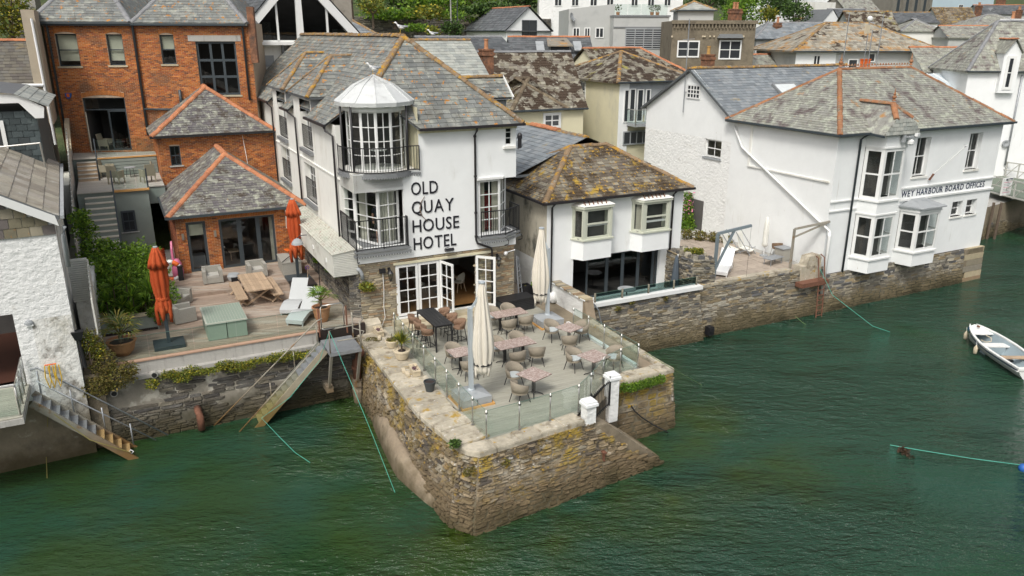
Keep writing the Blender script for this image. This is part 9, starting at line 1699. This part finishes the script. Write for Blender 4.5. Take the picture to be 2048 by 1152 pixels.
shrub_at('shrub', 'light green shrub mass on top of the bed behind the front red parasol', 'shrub', (-7.6,5.9,3.6), V((0,0,.9,.8),(.5,.2,.5,.6),(-.7,.2,.9,.7),(.1,.9,.9,.8),(-.2,-1.2,.6,.7),(.0,-2.0,.1,.6),(.3,-2.4,.3,.5)), 8500, .11, LEAF, 4)
for i, (u_, v_, z_) in enumerate(((-8.9,2.8,4.0),(-8.4,2.6,3.8),(-8.0,2.5,4.15),(-7.6,2.7,3.8),(-8.6,2.9,4.5),(-8.15,2.8,4.6),(-8.1,2.5,3.6),(-9.1,2.8,3.6))):
    t = local('echium', 'whorled spear leaved rosette, one of eight in the planting bed behind the potted palm', 'plant', (u_, v_, z_), group='whorled rosettes in the planting bed'); spiky(t, (0,0,0), 60, .48, i, LEAF, .04, .6, .2); G().tube([(0,.1,-.8),(0,0,0)], .02, 5).build('stem', BARK, t)
t = local('grass_palm', 'grassy palm with narrow blades beside the front red parasol', 'palm', (-7.35,3.1,3.4)); spiky(t, (0,0,.6), 120, 1.0, 5, LEAFY if False else LEAF, .018, .9, .2); spiky(t, (0,0,.1), 60, .8, 6, LEAFB, .018, 1.2, .0); G().tube([(0,0,-.2),(0,0,.6)], .08, 6).build('trunk', BARK, t)
shrub_at('trailing_plant', 'bright green succulent spilling over the planter wall by the front parasol', 'plant', (-7.35,2.25,3.45), V((0,0,0,.22),(.15,-.05,-.25,.18),(-.1,0,.1,.2),(.25,.1,.2,.2)), 700, .09, LEAF, 7)
shrub_at('creeper', 'olive brown creeper hanging over the wall beside the boathouse corner', 'creeper', (-9.35,-1.05,2.6), [((0,.1,1.0),(.32,.22,.6)),((.2,.0,.4),(.45,.25,.5)),((.45,-.15,-.1),(.65,.3,.42)),((-.1,-.15,-.3),(.5,.3,.35)),((.9,-.1,.1),(.3,.25,.3))], 7000, .07, LEAFB, 8)
shrub_at('creeper', 'yellow green creeper round the drain box above the olive brown one', 'creeper', (-9.5,-1.1,3.9), [((0,0,0),(.28,.2,.4)),((.25,.05,-.4),(.25,.2,.4))], 1800, .06, LEAFY, 9)
t = local('rain_hopper', 'black rain hopper and pipe half buried in the creeper at the boathouse corner', 'drainpipe', (-9.72,-1.25,4.3)); G().loft([[(-.1,-.1,-.2),(.1,-.1,-.2),(.1,.1,-.2),(-.1,.1,-.2)],[(-.18,-.18,.1),(.18,-.18,.1),(.18,.1,.1),(-.18,.1,.1)]]).build('hopper', BLACK, t, fix=True); G().tube([(0,0,-.2),(.05,0,-1.2)], .06, 8).build('pipe', BLACK, t)
g_ = [((x, random.Random(i).uniform(-.12,.05), random.Random(i*3).uniform(-.1,.12)), (.34, .18, .15+.06*math.sin(i*1.3))) for i, x in enumerate([-2.9+.36*k for k in range(17)])]
shrub_at('flowering_mat', 'long mat of yellow flowered ground cover hanging on the ledge of the left quay wall', 'plant', (-4.3,-1.0,2.12), g_, 11000, .06, LEAFY, 11, stem=False)
shrub_at('weed_tuft', 'lone yellow green tuft low on the left quay wall', 'plant', tuple(atv(303, 770, -1.12)), V((0,0,0,.22),(.12,0,.05,.15)), 500, .07, LEAFY, 12, stem=False); shrub_at('weed_tuft', 'small tuft next to the drain hole on the left quay wall', 'plant', tuple(atv(338, 750, -1.05)), V((0,0,0,.14)), 220, .06, LEAFY, 13, stem=False)
shrub_at('wall_weed', 'bright green weeds hanging on the retaining wall under the louvred box', 'plant', (-.45,3.2,4.35), V((0,0,0,.28),(.0,-.7,-.1,.25),(.05,.7,.0,.22),(.1,-1.4,-.15,.22),(0,1.5,.1,.2)), 2600, .09, LEAF, 14, stem=False)
shrub_at('wall_weed', 'round clump of yellow green weed on the corner by the hotel outlet pipe', 'plant', (.22,-.25,4.12), V((0,0,0,.24),(.18,0,-.05,.16),(-.15,0,.02,.15)), 1400, .07, LEAFY, 15, stem=False); shrub_at('wall_weed', 'small green plant on the retaining wall beside the arched lamp', 'plant', (-.4,5.2,3.9), V((0,0,0,.2)), 500, .08, LEAF, 16, stem=False)
shrub_at('samphire', 'thick green samphire hanging over the coping at the right end of the pier', 'plant', (7.3,-8.80,2.12), [((x,-.05+.03*math.sin(x*5),.02*math.cos(x*7)-.06*(1-abs(x))),(.22,.15,.16)) for x in (-.75,-.5,-.25,0,.25,.5,.75)], 4200, .055, LEAF, 17, stem=False)
shrub_at('wall_weed', 'dark green weed on the left face of the pier near the front corner', 'plant', tuple(atu(910, 888, -.30)), V((0,0,0,.16),(0,.12,-.05,.12)), 700, .06, LEAFD, 18, stem=False); shrub_at('wall_weed', 'withered brown tuft on the pier front below the coping corner', 'plant', (1.0,-10.95,1.2) if False else tuple(atv(935, 945, -10.95)), V((0,0,0,.14),(.15,0,.05,.1)), 450, .05, LEAFB, 19, stem=False)
for i, (x, y, v_, m_) in enumerate(((1235, 618, -2.45, 'LEAFB'), (1262, 606, -2.45, 'LEAFB'), (1330, 598, -2.5, 'LEAFB'), (760, 705, -1.0, 'LEAFD'), (1010, 925, -10.85, 'LEAFB'))):
    if x == 760: continue
    shrub_at('wall_tuft', ['left brown tuft on the quay wall under the white coping', 'middle brown tuft on the quay wall under the white coping', 'small tuft under the right end of the white coping', '', 'thin dry tuft in the joints of the pier front'][i], 'plant', tuple(atv(x, y, v_)), V((0,0,0,.12),(.1,0,.0,.08)), 260, .05, globals()[m_], 20+i, stem=False)
shrub_at('wall_shrub', 'yellow green plant growing on top of the rubble wall stub', 'plant', (15.75,-1.2,3.85), V((0,0,0,.22),(.2,-.1,.05,.18),(-.2,.3,0,.15)), 900, .09, LEAFY, 30, stem=False); shrub_at('shrub', 'reddish green border of low plants at the foot of the office wall', 'shrub', (21.6,5.2,2.3), V((0,0,.2,.35),(.5,-.6,.2,.35),(-.5,.6,.2,.35),(.9,-1.2,.15,.3)), 1800, .12, LEAFB, 31, stem=False)
shrub_at('climber', 'green climber with pink flowers beside the dark doorway of the gabled house', 'climber', (22.7,7.9,2.2), V((0,0,.6,.5),(.1,.2,1.3,.45),(.0,-.2,.2,.5),(.3,.4,1.9,.35)), 2600, .12, LEAF, 32, stem=True); leaves(40, [((0,-.4,1.2),(.4,.2,.8))], .14, 33).solo('blossom', PINK, 'scatter of pink flowers on the climber beside the bay window house', 'flowers', (22.5,7.9,2.6), absolute=False, kind='stuff')
shrub_at('moss', 'olive moss patch on top of the pier wall by the first trough', 'moss', (.0,-1.2,2.32), [((0,0,0),(.28,.16,.04)),((.2,-.2,0),(.15,.1,.04))], 700, .04, LEAFB, 35, stem=False)
